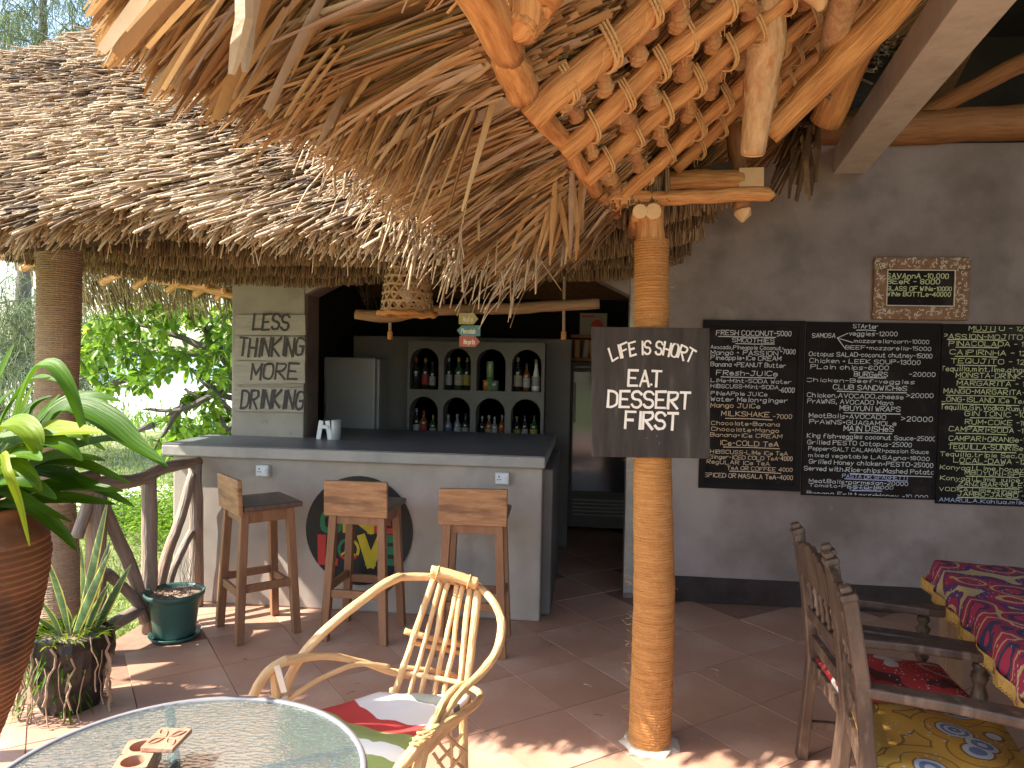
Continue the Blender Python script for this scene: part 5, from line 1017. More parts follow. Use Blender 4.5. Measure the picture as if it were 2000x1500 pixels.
log('top_rail', [at0(120, 975, A0), at0(200, 945, A0), at0(262, 938, A0), at0(320, 915, A0), at0(388, 902, A0)], [0.0348, 0.0400, 0.0383, 0.0348, 0.0313], M['fence'], fn, 12, w=.0025, rough=.05)
log('bottom_log', [at0(192, 1240, A0), at0(235, 1212, A0), at0(288, 1180, A0)], [0.0348, 0.0365, 0.0313], M['fence'], fn, 12, w=.0025, rough=.05)
# the same fence goes on towards the camera beyond the picture
d_ = V(-.12, -1, 0)
for k_ in (1.0, 2.1, 3.2):
    log('post', [A0 + d_ * k_, A0 + d_ * k_ + V(0, 0, 1.0)], [0.0478, 0.0435], M['fence'], fn, 10)
log('top_rail', [A0 + V(0, 0, .97), A0 + d_ * 1.6 + V(0, 0, .95), A0 + d_ * 3.3 + V(0, 0, 1.0)], [0.0348, 0.0365, 0.0348], M['fence'], fn, 10)

# ------------------------------------------------------------------ green pot
gp = WH(321, 1256, 0); gp[1] += .10; g_ = thing('plant_pot', 'teal green plastic pot of dry soil standing on its saucer by the fence', 'pot', gp)
b = MB(); b.lathe([(0, .012), (.105, .012), (.112, .03), (.135, .22), (.142, .235), (.160, .238), (.163, .262), (.156, .266), (.148, .255), (.140, .235), (.138, .232)], n=36); b.build('pot_body', M['teal'], g_, True)
b = MB(); b.lathe([(0, .0), (.125, .0), (.140, .022), (.136, .024), (.122, .006), (0, .006)], n=36); b.build('saucer', M['teal'], g_, True)
b = MB(); n_ = 20; vs = [(0, 0, .245)]
for r_ in (.04, .08, .115, .139):
    for j in range(n_): vs.append((r_ * math.cos(2 * PI * j / n_), r_ * math.sin(2 * PI * j / n_), .235 + random.uniform(-.005, .018)))
fs = [(0, 1 + j, 1 + (j + 1) % n_) for j in range(n_)] + [(1 + k_ * n_ + j, 1 + (k_ + 1) * n_ + j, 1 + (k_ + 1) * n_ + (j + 1) % n_, 1 + k_ * n_ + (j + 1) % n_) for k_ in range(3) for j in range(n_)]
b._add(vs, fs); b.build('soil', M['soil'], g_)
b = MB()
for i in range(90):
    a_ = random.uniform(0, 6.28); r_ = random.uniform(0, .12); p = V(r_ * math.cos(a_), r_ * math.sin(a_), .246); d = V(random.uniform(-1, 1), random.uniform(-1, 1), random.uniform(0, .5)) * random.uniform(.01, .035); b.tube([p, p + d], .0022, 4)
tag(b.build('dead_leaves', M['root'], g_), kind='stuff')
b = MB()
for i in range(14):
    p = V(.07 + random.uniform(-.01, .01), random.uniform(-.02, .02), .25); q_ = [p]
    for k_ in range(5): p = p + V(random.uniform(-.02, .02), random.uniform(-.02, .02), random.uniform(.03, .055)); q_.append(p)
    b.tube(q_, [.0018, .0015, .0013, .001, .001, .0005], 4)
b.build('twig', M['bark'], g_)

# ------------------------------------------------------------------ snake plant in a torn grow bag
sp = WH(118, 1385, 0); sp[1] += .04; sp[0] += .02
sn = thing('snake_plant', 'yellow edged snake plant in a torn black grow bag hung with dry roots', 'potted plant', sp)
b = MB(); pr = [(0, 0), (.12, 0)]; n_ = 28; vs = []; H2 = [0, .04, .1, .17, .24, .30, .34, .345]; RR = [.11, .125, .145, .16, .17, .175, .172, .155]
for h_, r_ in zip(H2, RR):
    for j in range(n_):
        a_ = 2 * PI * j / n_; r2 = r_ * (1 + .06 * math.sin(a_ * 5 + h_ * 20) + random.uniform(-.03, .03)); vs.append((r2 * math.cos(a_), r2 * math.sin(a_), h_ + (.015 * math.sin(a_ * 3) if h_ > .3 else 0)))
b._add(vs, [(k_ * n_ + j, k_ * n_ + (j + 1) % n_, (k_ + 1) * n_ + (j + 1) % n_, (k_ + 1) * n_ + j) for k_ in range(len(H2) - 1) for j in range(n_)]); b.build('grow_bag', M['grow_bag'], sn)
b = MB(); b.lathe([(0, .325), (.08, .335), (.155, .32)], n=16); b.build('soil', M['soil'], sn)
b = MB()
for i in range(26):
    a_ = random.uniform(-2.9, .1); r_ = .178; p = V(r_ * math.cos(a_), r_ * math.sin(a_), random.uniform(.2, .36)); q_ = [p]
    for k_ in range(6): p = p + V(random.uniform(-.02, .02) + .004 * math.cos(a_), random.uniform(-.015, .005), -random.uniform(.02, .06)); q_.append(V(p[0], p[1], max(p[2], .004)))
    b.tube(q_, random.uniform(.002, .006), 5, rough=.2)
b.build('root', M['root'], sn)
def sword(p, d, L_, w_, bend, name='sword_leaf'):
    k_ = 9; mid_ = []; b = MB(); e = MB(); side = nrm(np.cross(d, V(.3, 1, .1))); outc = []
    for i in range(k_):
        t_ = i / (k_ - 1); c_ = p + d * L_ * t_ + bend * t_ * t_; wd = w_ * (math.sin(min(1, t_ * 1.4 + .25) * PI * .5)) * (1 - t_ ** 3) + .001; outc.append((c_, wd))
    for bb, k0, k1 in ((b, -.78, .78), (e, -1, -.78), (e, .78, 1)):
        vs = []
        for c_, wd in outc:
            f_ = nrm(np.cross(side, d)); cup = lambda s_: f_ * (abs(s_) * wd * .35)
            vs += [c_ + side * wd * k0 + cup(k0), c_ + side * wd * (k0 + k1) / 2 + cup((k0 + k1) / 2), c_ + side * wd * k1 + cup(k1)]
        bb._add(vs, [(i * 3 + j, i * 3 + j + 1, i * 3 + 4 + j, i * 3 + 3 + j) for i in range(k_ - 1) for j in range(2)])
    o = b.build(name, M['snake'], sn, True); e.build('leaf_margin', M['snake_edge'], o, True)
def spx(px, py): return C(px, py, np.dot(sp - CP, FW)) - sp
for (x0, y0, x1, y1, w_, bx_, zz_) in ((150, 1245, 212, 968, .030, .02, .0), (160, 1240, 168, 1075, .026, 0, .03), (142, 1235, 98, 1068, .030, -.02, -.03), (155, 1245, 240, 1062, .030, .03, -.05), (138, 1240, 100, 1150, .024, -.03, -.06), (165, 1250, 236, 1110, .028, .03, .05), (148, 1250, 135, 1075, .024, 0, .05), (130, 1245, 78, 1190, .024, -.05, -.04), (128, 1250, 84, 1160, .026, -.05, .04), (145, 1240, 190, 1060, .03, .02, .06), (120, 1255, 66, 1230, .022, -.06, -.05), (170, 1245, 228, 1130, .022, .04, -.03)):
    p = spx(x0, y0); q_ = spx(x1, y1); p[1] += zz_; q_[1] += zz_ * 1.6; v_ = q_ - p; L_ = np.linalg.norm(v_); bd = V(bx_, 0, -.02); sword(p, nrm(v_ - bd), np.linalg.norm(v_ - bd), w_ * 1.0, bd)
n = 170; a_ = rng.uniform(0, 6.28, n); r_ = rng.uniform(.03, .17, n); P = np.stack([r_ * np.cos(a_), r_ * np.sin(a_) - .02, .33 + rng.uniform(0, .03, n)], 1); D = np.stack([np.cos(a_), np.sin(a_), rng.uniform(.3, 1.4, n)], 1)
tag(blades(P, D, rng.uniform(.04, .13, n), rng.uniform(.006, .014, n), 'filler_leaves', M['lily'], sn, droop=.4, fold=.2), kind='stuff')
n = 120; a_ = rng.uniform(-3.1, .4, n); P = np.stack([.17 * np.cos(a_) - .05, .17 * np.sin(a_), rng.uniform(.02, .32, n)], 1); D = np.stack([np.cos(a_), np.sin(a_), rng.uniform(-.8, .6, n)], 1)
tag(blades(P, D, rng.uniform(.03, .10, n), rng.uniform(.005, .012, n), 'filler_leaves', M['lily'], sn, tint=rng.uniform(0, .6, n), droop=.5, fold=.2), kind='stuff')

# ------------------------------------------------------------------ big ribbed vase with lily
zv = 2.12
vc = C(-62, 1000, zv); vx, vy = vc[0], vc[1]; vh = vc[2]
vz = thing('ribbed_vase', 'tall dark orange ribbed clay vase tapering to its foot at the picture edge', 'vase', (vx, vy, 0))
def rv(px, py): p = C(px, py, zv); return np.linalg.norm((p - V(vx, vy, 0))[:2]), p[2]
prof0 = [(92, 1050), (97, 1085), (92, 1130), (80, 1200), (62, 1290), (38, 1370), (8, 1450), (-8, 1510), (-18, 1600), (-14, 1700)]
pp = [rv(q_[0] - 22 - max(0, q_[1] - 1150) * .03, q_[1]) for q_ in prof0]; hs_ = [q_[1] for q_ in pp][::-1]; rs_ = [q_[0] for q_ in pp][::-1]
prof = []; z = max(0, hs_[0]); top_ = hs_[-1]; nr = int(top_ / .0062)
for i in range(nr):
    h_ = top_ * i / nr; r_ = np.interp(h_, hs_, rs_); prof.append((r_ + (.0034 if i % 3 else -.0034) + .0008 * math.sin(i * .7), h_))
prof = [(0, 0)] + prof + [(rs_[-1] - .006, top_ + .012), (rs_[-1] - .035, top_ + .05), (rs_[-1] - .045, top_ + .075), (rs_[-1] - .03, top_ + .09), (rs_[-1] - .045, top_ + .085), (rs_[-1] - .06, top_ + .02)]
b = MB(); b.lathe(prof, n=56); b.build('vase_body', M['clay'], vz, True)
b = MB(); b.lathe([(0, top_ + .03), (rs_[-1] - .055, top_ + .03)], n=24); b.build('soil', M['soil'], vz)
ly = thing('lily_plant', 'big lily with broad arching strap leaves growing out of the ribbed vase', 'potted plant', (vx, vy, top_ + .03))
LO = V(vx, vy, top_ + .03)
def strap(pts, w_, tint=.5, twist=0, up=V(0, -.5, .6)):
    pts = smoothline([C(*p) - LO for p in pts], 5); k_ = len(pts); b = MB(); b.tint = tint; vs = []; gr = []; gx_ = random.uniform(0, 5)
    for i, c_ in enumerate(pts):
        t_ = i / (k_ - 1); d = nrm(pts[min(i + 1, k_ - 1)] - pts[max(i - 1, 0)]); s_ = nrm(np.cross(d, up)); nn_ = np.cross(s_, d); s2 = s_ * math.cos(twist * t_) + nn_ * math.sin(twist * t_); n2 = np.cross(s2, d)
        wd = w_ * .5 * (.45 + .55 * math.sin(min(1, t_ * 1.7) * PI / 2)) * (1 - max(0, t_ - .55) ** 1.6 * 3.2 if t_ > .55 else 1); wd = max(wd, .0015)
        for u_ in (-1, -.5, 0, .5, 1): gr.append((u_ * wd, gx_, t_ * .9)); vs.append(c_ + s2 * wd * u_ + n2 * wd * (.34 * abs(u_) ** 1.5))
    b._add(vs, [(i * 5 + j, i * 5 + j + 1, i * 5 + 6 + j, i * 5 + 5 + j) for i in range(k_ - 1) for j in range(4)]); b.g = dict(enumerate(gr))
    b.build('leaf', M['lily'], ly, True)
z = zv
for pts, w_, tn, tw in (
 ([(-40, 1010, z), (15, 900, z - .05), (50, 760, z - .1), (92, 712, z - .12), (135, 760, z - .15), (172, 868, z - .15)], .055, .45, .5),
 ([(-50, 1010, z), (-40, 850, z), (0, 740, z - .05), (28, 672, z - .05)], .055, .35, .2),
 ([(-40, 1010, z), (20, 900, z), (70, 850, z - .1), (130, 842, z - .15), (200, 846, z - .2)], .075, .86, .1),
 ([(-30, 1000, z), (60, 880, z + .1), (130, 800, z + .1), (200, 820, z + .05), (260, 870, z), (325, 912, z - .05)], .105, .12, .6),
 ([(-20, 1000, z), (50, 860, z + .2), (120, 790, z + .25), (180, 775, z + .25), (236, 784, z + .25)], .055, .25, .1),
 ([(-30, 1010, z), (60, 960, z), (140, 950, z), (240, 960, z - .05)], .055, .15, .1),
 ([(-30, 1015, z), (40, 985, z), (130, 975, z + .05), (225, 985, z)], .05, .05, .1),
 ([(-30, 1000, z), (50, 920, z), (120, 890, z), (205, 900, z)], .055, .55, .2),
 ([(-30, 1000, z), (70, 910, z), (150, 905, z), (255, 945, z)], .05, .3, .3),
 ([(-30, 1000, z), (20, 870, z + .1), (50, 790, z + .1), (66, 752, z + .1)], .035, .6, .2),
 ([(-30, 1000, z), (40, 870, z + .15), (85, 810, z + .15), (118, 770, z + .15)], .05, .4, .2),
 ([(-60, 1000, z), (-20, 880, z - .1), (20, 830, z - .15), (60, 850, z - .2), (75, 890, z - .2)], .08, .7, .5),
 ([(-60, 1000, z), (-10, 920, z - .15), (40, 890, z - .2), (80, 900, z - .25)], .075, .45, .4),
 ([(-60, 1000, z), (0, 890, z - .2), (15, 920, z - .3), (38, 980, z - .3), (58, 1066, z - .3)], .022, .85, .2),
 ([(-60, 1000, z), (-20, 950, z - .2), (50, 945, z - .2), (110, 975, z - .2)], .06, .2, .3),
 ([(-60, 1000, z), (0, 960, z - .1), (70, 990, z - .1), (140, 1020, z - .05)], .04, .3, .3),
 ([(-60, 1000, z), (-80, 860, z), (-60, 760, z), (-20, 690, z)], .06, .4, .2),
 ([(-60, 1000, z), (-120, 900, z), (-180, 840, z), (-240, 880, z)], .06, .4, .2),
 ([(-40, 1000, z), (60, 930, z + .1), (130, 925, z + .15), (180, 960, z + .15)], .05, .1, .2),
 ([(-40, 1010, z), (30, 940, z + .15), (90, 870, z + .2), (150, 850, z + .2), (205, 880, z + .2)], .055, .15, .3),
 ([(-60, 1000, z), (-30, 900, z - .1), (10, 860, z - .1), (40, 868, z - .12)], .07, .55, .3),
 ([(-60, 1000, z), (-20, 960, z - .2), (20, 940, z - .25), (70, 952, z - .25)], .06, .1, .3),
 ([(-50, 1005, z), (10, 935, z + .05), (80, 915, z + .05), (160, 930, z)], .06, .0, .1),
 ([(-50, 1005, z), (20, 905, z + .1), (90, 870, z + .1), (170, 868, z + .05)], .065, .08, .2),
 ([(-50, 1005, z), (-10, 900, z + .05), (40, 830, z + .05), (75, 790, z + .05), (100, 775, z)], .07, .2, .3),
 ([(-50, 1005, z), (-30, 880, z + .1), (-5, 800, z + .12), (30, 760, z + .12)], .06, .3, .3),
 ([(-50, 1005, z), (20, 950, z + .1), (110, 890, z + .12), (210, 860, z + .12), (262, 868, z + .12)], .06, .12, .4),
 ([(-50, 1005, z), (10, 985, z - .05), (70, 1000, z - .05), (120, 1040, z - .02), (150, 1075, z)], .045, .1, .4),
 ([(-50, 1005, z), (0, 900, z - .1), (60, 860, z - .15), (120, 870, z - .18), (160, 900, z - .18)], .07, .4, .4),
 ([(-60, 1000, z), (-30, 930, z - .15), (0, 905, z - .2), (50, 925, z - .22), (80, 960, z - .22)], .06, .62, .5),
 ([(-50, 1005, z), (30, 925, z + .02), (100, 925, z + .02), (190, 955, z), (262, 990, z)], .05, .08, .3),
 ([(-40, 1000, z), (-10, 860, z + .05), (30, 780, z + .02), (70, 740, z - .02), (110, 745, z - .05)], .05, .5, .4),
 ([(-50, 1005, z), (10, 965, z), (90, 960, z), (170, 945, z)], .06, .28, .15)):
    strap(pts, w_, tn, tw)

# ------------------------------------------------------------------ bar stools
def stool(label, loc, ang, back=True):
    t_ = thing('bar_stool', label, 'bar stool', loc, 'wooden bar stools at the counter')
    hw, hd, H_ = .165, .155, .745; sp_ = .03
    def leg(sx, sy):
        b = MB(); a_ = V(sx * (hw - .02 + sp_), sy * (hd - .02 + sp_), 0); c_ = V(sx * (hw - .025), sy * (hd - .025), H_ - .01); b.bar(a_, c_, .045, .045, up=(0, 1, 0)); b.build('leg', M['stool'], t_, bevel=.004)
        return a_, c_
    LG = {(sx, sy): leg(sx, sy) for sx in (-1, 1) for sy in (-1, 1)}
    def at(k_, z): a_, c_ = LG[k_]; return a_ + (c_ - a_) * (z / c_[2])
    for k1, k2, z in (((-1, -1), (1, -1), .27), ((-1, 1), (1, 1), .27), ((-1, -1), (-1, 1), .20 + .10), ((1, -1), (1, 1), .30)):
        b = MB(); p, q_ = at(k1, z), at(k2, z); d = nrm(q_ - p); b.bar(p + d * .019, q_ - d * .019, .022, .045); b.build('stretcher', M['stool'], t_, bevel=.003)
    for k1, k2 in (((-1, -1), (1, -1)), ((-1, 1), (1, 1)), ((-1, -1), (-1, 1)), ((1, -1), (1, 1))):
        b = MB(); p, q_ = at(k1, H_ - .045), at(k2, H_ - .045); d = nrm(q_ - p); b.bar(p + d * .019, q_ - d * .019, .022, .07); b.build('apron', M['stool'], t_, bevel=.003)
    b = MB(); b.box((-hw - .02, -hd + .012, H_ - .0095), (hw + .02, hd + .04, H_ + .022)); b.build('seat', M['stool_seat'], t_, bevel=.008)
    b = MB(); b.prism([(-hw - .022, -hd - .018, H_ - .03), (-hw - .018, -hd - .030, H_ + .17), (hw + .022, -hd - .030, H_ + .175), (hw + .022, -hd - .018, H_ - .03)], (0, .026, 0)); recalc(b.build('backboard', M['stool_back'], t_, bevel=.006))
    t_.rotation_euler = (0, 0, ang); return t_
fA, fB, fC, fD = WH(470, 1253, 0), WH(433, 1226, 0), WH(575, 1230, 0), WH(533, 1206, 0)
cen = (fA + fB + fC + fD) / 4; v_ = (fC + fD - fA - fB); ang1 = math.atan2(v_[1], v_[0]) - PI / 2
print('stool1', cen, math.degrees(ang1), np.linalg.norm(v_) / 2)
stool('wooden bar stool nearest the fence with its low back turned to the open side', cen, ang1)
q_ = WH(750, 1259, 0); stool('wooden bar stool standing in front of the round black sign', (q_[0] - .165, q_[1] + .165, 0), R(-3))
q_ = WH(975, 1286, 0); stool('wooden bar stool at the right end of the bar behind the branch chair', (q_[0] - .165, q_[1] + .165, 0), R(2))

# ------------------------------------------------------------------ branch armchair
ch = thing('branch_armchair', 'sunlit round backed armchair of bent peeled branches with a red white and green cloth seat', 'armchair')
def cane(name, pts, r, w=.004, n=10):
    r = [q_ * .9 for q_ in r]; log(name, [C(*p) for p in pts], r, M['cane'], ch, n, w=w, rough=.07, seg=6)
cane('back_hoop', [(545, 1400, 2.33), (556, 1345, 2.36), (600, 1270, 2.42), (680, 1193, 2.50), (738, 1147, 2.58), (775, 1127, 2.64), (792, 1126, 2.68), (846, 1127, 2.72), (888, 1133, 2.73), (930, 1142, 2.72), (962, 1172, 2.66), (980, 1215, 2.58), (974, 1262, 2.50), (940, 1312, 2.42), (905, 1345, 2.34), (880, 1378, 2.26), (845, 1430, 2.16)], [.017, .0175, .017, .018, .019, .016, .015, .015, .016, .017, .016, .015, .014, .012], w=.003)
cane('top_rail', [(842, 1115, 2.69), (885, 1124, 2.69), (933, 1141, 2.69)], [.022, .022, .023], w=.001, n=14)
for px, py in ((854, 1119), (915, 1136)):
    b = MB(); c_ = C(px, py, 2.69); d = nrm(C(933, 1141, 2.69) - C(842, 1115, 2.69)); u_ = nrm(np.cross(d, V(0, 0, 1))); v2 = np.cross(d, u_); b.tube([c_ + (u_ * math.cos(a_) + v2 * math.sin(a_)) * .0245 for a_ in np.linspace(0, 2 * PI, 17)], .003, 5); b.build('binding', M['rope'], ch)
for (x0, y0, x1, y1, r_, wv) in ((846, 1132, 766, 1368, .0135, .002), (861, 1136, 797, 1368, .010, .005), (875, 1138, 819, 1368, .0105, .006), (892, 1142, 846, 1368, .0105, .012), (904, 1144, 867, 1366, .011, .007), (918, 1147, 894, 1364, .0115, .004), (933, 1152, 909, 1372, .0175, .003)):
    k_ = [(x0 + (x1 - x0) * t_ + (random.uniform(-1, 1) * wv * 380 if 0 < t_ < 1 else 0), y0 + (y1 - y0) * t_, 2.71 - .17 * t_) for t_ in np.linspace(0, 1, 6)]
    cane('back_rod', k_, [r_, r_ * .95, r_], w=.0015)
cane('cross_rod', [(790, 1232, 2.665), (850, 1248, 2.665), (923, 1263, 2.665)], [.012, .0115, .012], w=.001)
cane('cross_rod', [(805, 1254, 2.68), (860, 1266, 2.68), (918, 1280, 2.68)], [.011, .011], w=.001)
cane('cross_rod', [(790, 1303, 2.64), (850, 1311, 2.64), (905, 1325, 2.62)], [.009, .009], w=.001)
cane('arm_rail', [(486, 1400, 2.28), (494, 1360, 2.29), (517, 1316, 2.32), (550, 1290, 2.35), (570, 1286, 2.37), (620, 1281, 2.43), (665, 1284, 2.48), (714, 1296, 2.53), (766, 1314, 2.58), (800, 1320, 2.6)], [.0165, .017, .018, .017, .014, .013, .012, .011], w=.003)
cane('arm_strut', [(556, 1370, 2.36), (600, 1341, 2.40), (660, 1312, 2.46), (705, 1298, 2.50), (760, 1302, 2.55)], [.0095, .0095, .009], w=.002)
cane('front_post', [(536, 1308, 2.34), (540, 1345, 2.34), (545, 1400, 2.33), (552, 1560, 2.30), (556, 1690, 2.28)], [.016, .018, .018], w=.002)
b = MB(); b.bar(C(541, 1300, 2.30), C(555, 1352, 2.30), .020, .004, up=(0, 1, 0)); b.build('bark_band', M['wrap'], ch)
b = MB(); b.tube([C(531, 1362, 2.335), C(545, 1372, 2.305), (C(558, 1362, 2.335))], .012, 8, flat=.6); b.build('bark_band', M['wrap'], ch)
cane('arm_rail', [(760, 1310, 2.6), (860, 1325, 2.56), (918, 1341, 2.52), (938, 1356, 2.44), (928, 1376, 2.36), (896, 1398, 2.26), (852, 1424, 2.16), (832, 1438, 2.12)], [.010, .010, .012, .014, .014, .013, .013], w=.002)
cane('arm_strut', [(915, 1335, 2.40), (890, 1345, 2.33), (867, 1370, 2.26), (850, 1405, 2.18), (836, 1430, 2.14)], [.014, .0145, .014], w=.002)
cane('front_post', [(846, 1418, 2.14), (838, 1440, 2.12), (822, 1490, 2.08), (806, 1560, 2.06), (790, 1760, 2.0)], [.018, .020, .018], w=.002)
cane('front_post', [(826, 1440, 2.10), (806, 1470, 2.06), (782, 1500, 2.04), (750, 1560, 2.02)], [.020, .021, .018], w=.002)
cane('back_leg', [(905, 1345, 2.56), (906, 1420, 2.55), (907, 1500, 2.54), (908, 1616, 2.52)], [.017, .018, .018], w=.002)
cane('back_leg', [(768, 1345, 2.62), (770, 1440, 2.62), (772, 1560, 2.62), (775, 1592, 2.62)], [.016, .016], w=.002)
for (x0, y0, x1, y1) in ((850, 1440, 905, 1500), (862, 1420, 912, 1470), (905, 1430, 855, 1490), (905, 1470, 860, 1520), (880, 1410, 885, 1520), (846, 1470, 890, 1530)):
    cane('under_rod', [(x0, y0, 2.34), ((x0 + x1) / 2, (y0 + y1) / 2 + 4, 2.32), (x1, y1, 2.34)], [.006, .006], w=.001, n=6)
b = MB()
for px, py, z in ((836, 1424, 2.10), (828, 1436, 2.085), (822, 1446, 2.08)):
    c_ = C(px, py, z); b.tube([c_ + V(.030 * math.cos(a_), .030 * math.sin(a_), .014 * math.cos(a_ + .6)) for a_ in np.linspace(0, 2 * PI, 13)], .004, 5)
b.build('binding', M['rope'], ch)
# cloth seat, one draped sheet with thickness; printed bands
def seat_print():
    m = bpy.data.materials.new('seat_print'); m.use_nodes = True; t = m.node_tree; n = t.nodes; L = t.links
    uv = n.new('ShaderNodeAttribute'); uv.attribute_name = 'tint'
    nz = n.new('ShaderNodeTexNoise'); nz.inputs['Scale'].default_value = 7; tc = n.new('ShaderNodeTexCoord'); L.new(tc.outputs['Object'], nz.inputs['Vector'])
    ma = n.new('ShaderNodeMath'); ma.operation = 'MULTIPLY_ADD'; L.new(nz.outputs['Fac'], ma.inputs[0]); ma.inputs[1].default_value = .10; L.new(uv.outputs['Fac'], ma.inputs[2])
    rp = n.new('ShaderNodeValToRGB'); cr = rp.color_ramp; cr.interpolation = 'CONSTANT'; st = [(0, (.05, .055, .05)), (.06, (.72, .70, .66)), (.17, (.09, .095, .09)), (.25, (.74, .72, .68)), (.46, (.50, .045, .04)), (.60, (.28, .33, .10)), (.70, (.74, .72, .68)), (.74, (.24, .30, .09)), (.86, (.50, .045, .04)), (.92, (.05, .055, .06))]
    while len(cr.elements) < len(st): cr.elements.new(.5)
    for i, (p, c_) in enumerate(st): cr.elements[i].position = p; cr.elements[i].color = (*c_, 1)
    L.new(ma.outputs[0], rp.inputs[0]); L.new(rp.outputs[0], n['Principled BSDF'].inputs[0]); n['Principled BSDF'].inputs['Roughness'].default_value = .8
    return m
hs2 = .465
BL, BR_, FR, FL = WH(742, 1362, hs2), WH(918, 1366, hs2 + .005), WH(800, 1480, hs2), WH(560, 1412, hs2 - .01)
b = MB(); N1, N2 = 16, 18; G = []
for j in range(N2):
    v2 = j / (N2 - 1); row = []
    for i in range(N1):
        u_ = i / (N1 - 1); t_ = min(v2 / .8, 1); p = (BL * (1 - u_) + BR_ * u_) * (1 - t_) + (FL * (1 - u_) + FR * u_) * t_
        p = p + V(0, 0, -.02 * math.sin(u_ * PI) * math.sin(t_ * PI)) + V(0, 0, .003 * math.sin(u_ * 17 + v2 * 9)); ww_ = (1 - t_)
        if v2 > .8: p = p + V(-.02 * (v2 - .8) * 5, -.05 * (v2 - .8) * 5, -.20 * (v2 - .8) * 5)
        row.append((p, u_, v2))
    G.append(row)
vs = []; ts_ = []
for row in G:
    for p, u_, v2 in row: vs.append(p); ts_.append(max(0, min(1, .0 + v2 * .85 + .30 * (1 - u_) * (1 - v2) ** 1.5)))
b._add(vs, [(j * N1 + i, j * N1 + i + 1, (j + 1) * N1 + i + 1, (j + 1) * N1 + i) for j in range(N2 - 1) for i in range(N1 - 1)]); b.t = ts_
o = b.build('seat_cloth', seat_print(), ch, True); md = o.modifiers.new('thickness', 'SOLIDIFY'); md.thickness = .018
cane('seat_rail', [(742, 1372, 2.55), (830, 1372, 2.545), (925, 1376, 2.54)], [.016, .016], w=.001)
for a_, c_ in ((BR_, FR), (BL, FL)):
    k_ = [a_ * (1 - t_) + c_ * t_ + V(0, 0, -.02) for t_ in (0, .5, 1)]; log('seat_rail', k_, [.016, .017], M['cane'], ch, 10)

# ------------------------------------------------------------------ glass table
tz = .70
ft = WH(395, 1367, tz)                               # far edge
e_ = WH(711, 1490, tz); l_ = WH(20, 1497, tz)
_A = np.array([[e_[0] - ft[0], e_[1] - ft[1]], [l_[0] - ft[0], l_[1] - ft[1]]]) * 2
tcx, tcy = np.linalg.solve(_A, np.array([e_[0] ** 2 + e_[1] ** 2 - ft[0] ** 2 - ft[1] ** 2, l_[0] ** 2 + l_[1] ** 2 - ft[0] ** 2 - ft[1] ** 2])); tr_ = math.hypot(ft[0] - tcx, ft[1] - tcy); print('table', tcx, tcy, tr_)
gt = thing('glass_table', 'round garden table with rippled greenish glass top and grey metal rim', 'table', (tcx, tcy, 0))
gm_ = bpy.data.materials.new('rippled_glass'); gm_.use_nodes = True; t = gm_.node_tree; n = t.nodes; L = t.links; pb_ = n['Principled BSDF']
pb_.inputs['Base Color'].default_value = (.50, .58, .57, 1); pb_.inputs['Roughness'].default_value = .07; pb_.inputs['Transmission Weight'].default_value = .88; pb_.inputs['IOR'].default_value = 1.3; pb_.inputs['Specular IOR Level'].default_value = .7
tc = n.new('ShaderNodeTexCoord'); vo = n.new('ShaderNodeTexVoronoi'); vo.inputs['Scale'].default_value = 60; mp = n.new('ShaderNodeMapping'); mp.inputs['Scale'].default_value = (1, 1.6, 1); nz = n.new('ShaderNodeTexNoise'); nz.inputs['Scale'].default_value = 60; ad = n.new('ShaderNodeMixRGB'); ad.inputs[0].default_value = .25
L.new(tc.outputs['Object'], mp.inputs[0]); L.new(mp.outputs[0], ad.inputs[1]); L.new(nz.outputs['Color'], ad.inputs[2]); L.new(mp.outputs[0], nz.inputs[0]); L.new(mp.outputs[0], vo.inputs['Vector'])
bp = n.new('ShaderNodeBump'); bp.inputs['Strength'].default_value = .45; bp.inputs['Distance'].default_value = .004; L.new(vo.outputs['Distance'], bp.inputs['Height']); L.new(bp.outputs[0], pb_.inputs['Normal'])
b = MB(); b.lathe([(0, tz - .006), (tr_ - .008, tz - .006), (tr_ - .008, tz), (0, tz)], n=72); o = b.build('glass_top', gm_, gt)
b = MB(); b.lathe([(tr_ - .0075, tz - .012), (tr_ + .004, tz - .012), (tr_ + .008, tz - .003), (tr_ + .004, tz + .004), (tr_ - .0075, tz + .003), (tr_ - .0075, tz - .012)], n=72); b.build('rim', M['rim'], gt, True)
for k_ in range(4):
    a_ = R(33 + 90 * k_); d = V(math.cos(a_), math.sin(a_), 0)
    b = MB(); b.tube([d * .02 + V(0, 0, tz - .018), d * (tr_ - .01) + V(0, 0, tz - .018)], .012, 8, flat=.7); b.build('support_bar', M['steel'], gt, True)
    b = MB(); b.tube(smoothline([d * (tr_ - .05) + V(0, 0, tz - .045), d * (tr_ - .09) + V(0, 0, .4), d * (tr_ + .0) + V(0, 0, .0)], 5), .013, 8); b.build('leg', M['steel'], gt, True)
b = MB(); b.lathe([(.0, tz - .045), (.035, tz - .045), (.035, tz - .015), (0, tz - .015)], n=20); b.build('hub', M['steel'], gt)
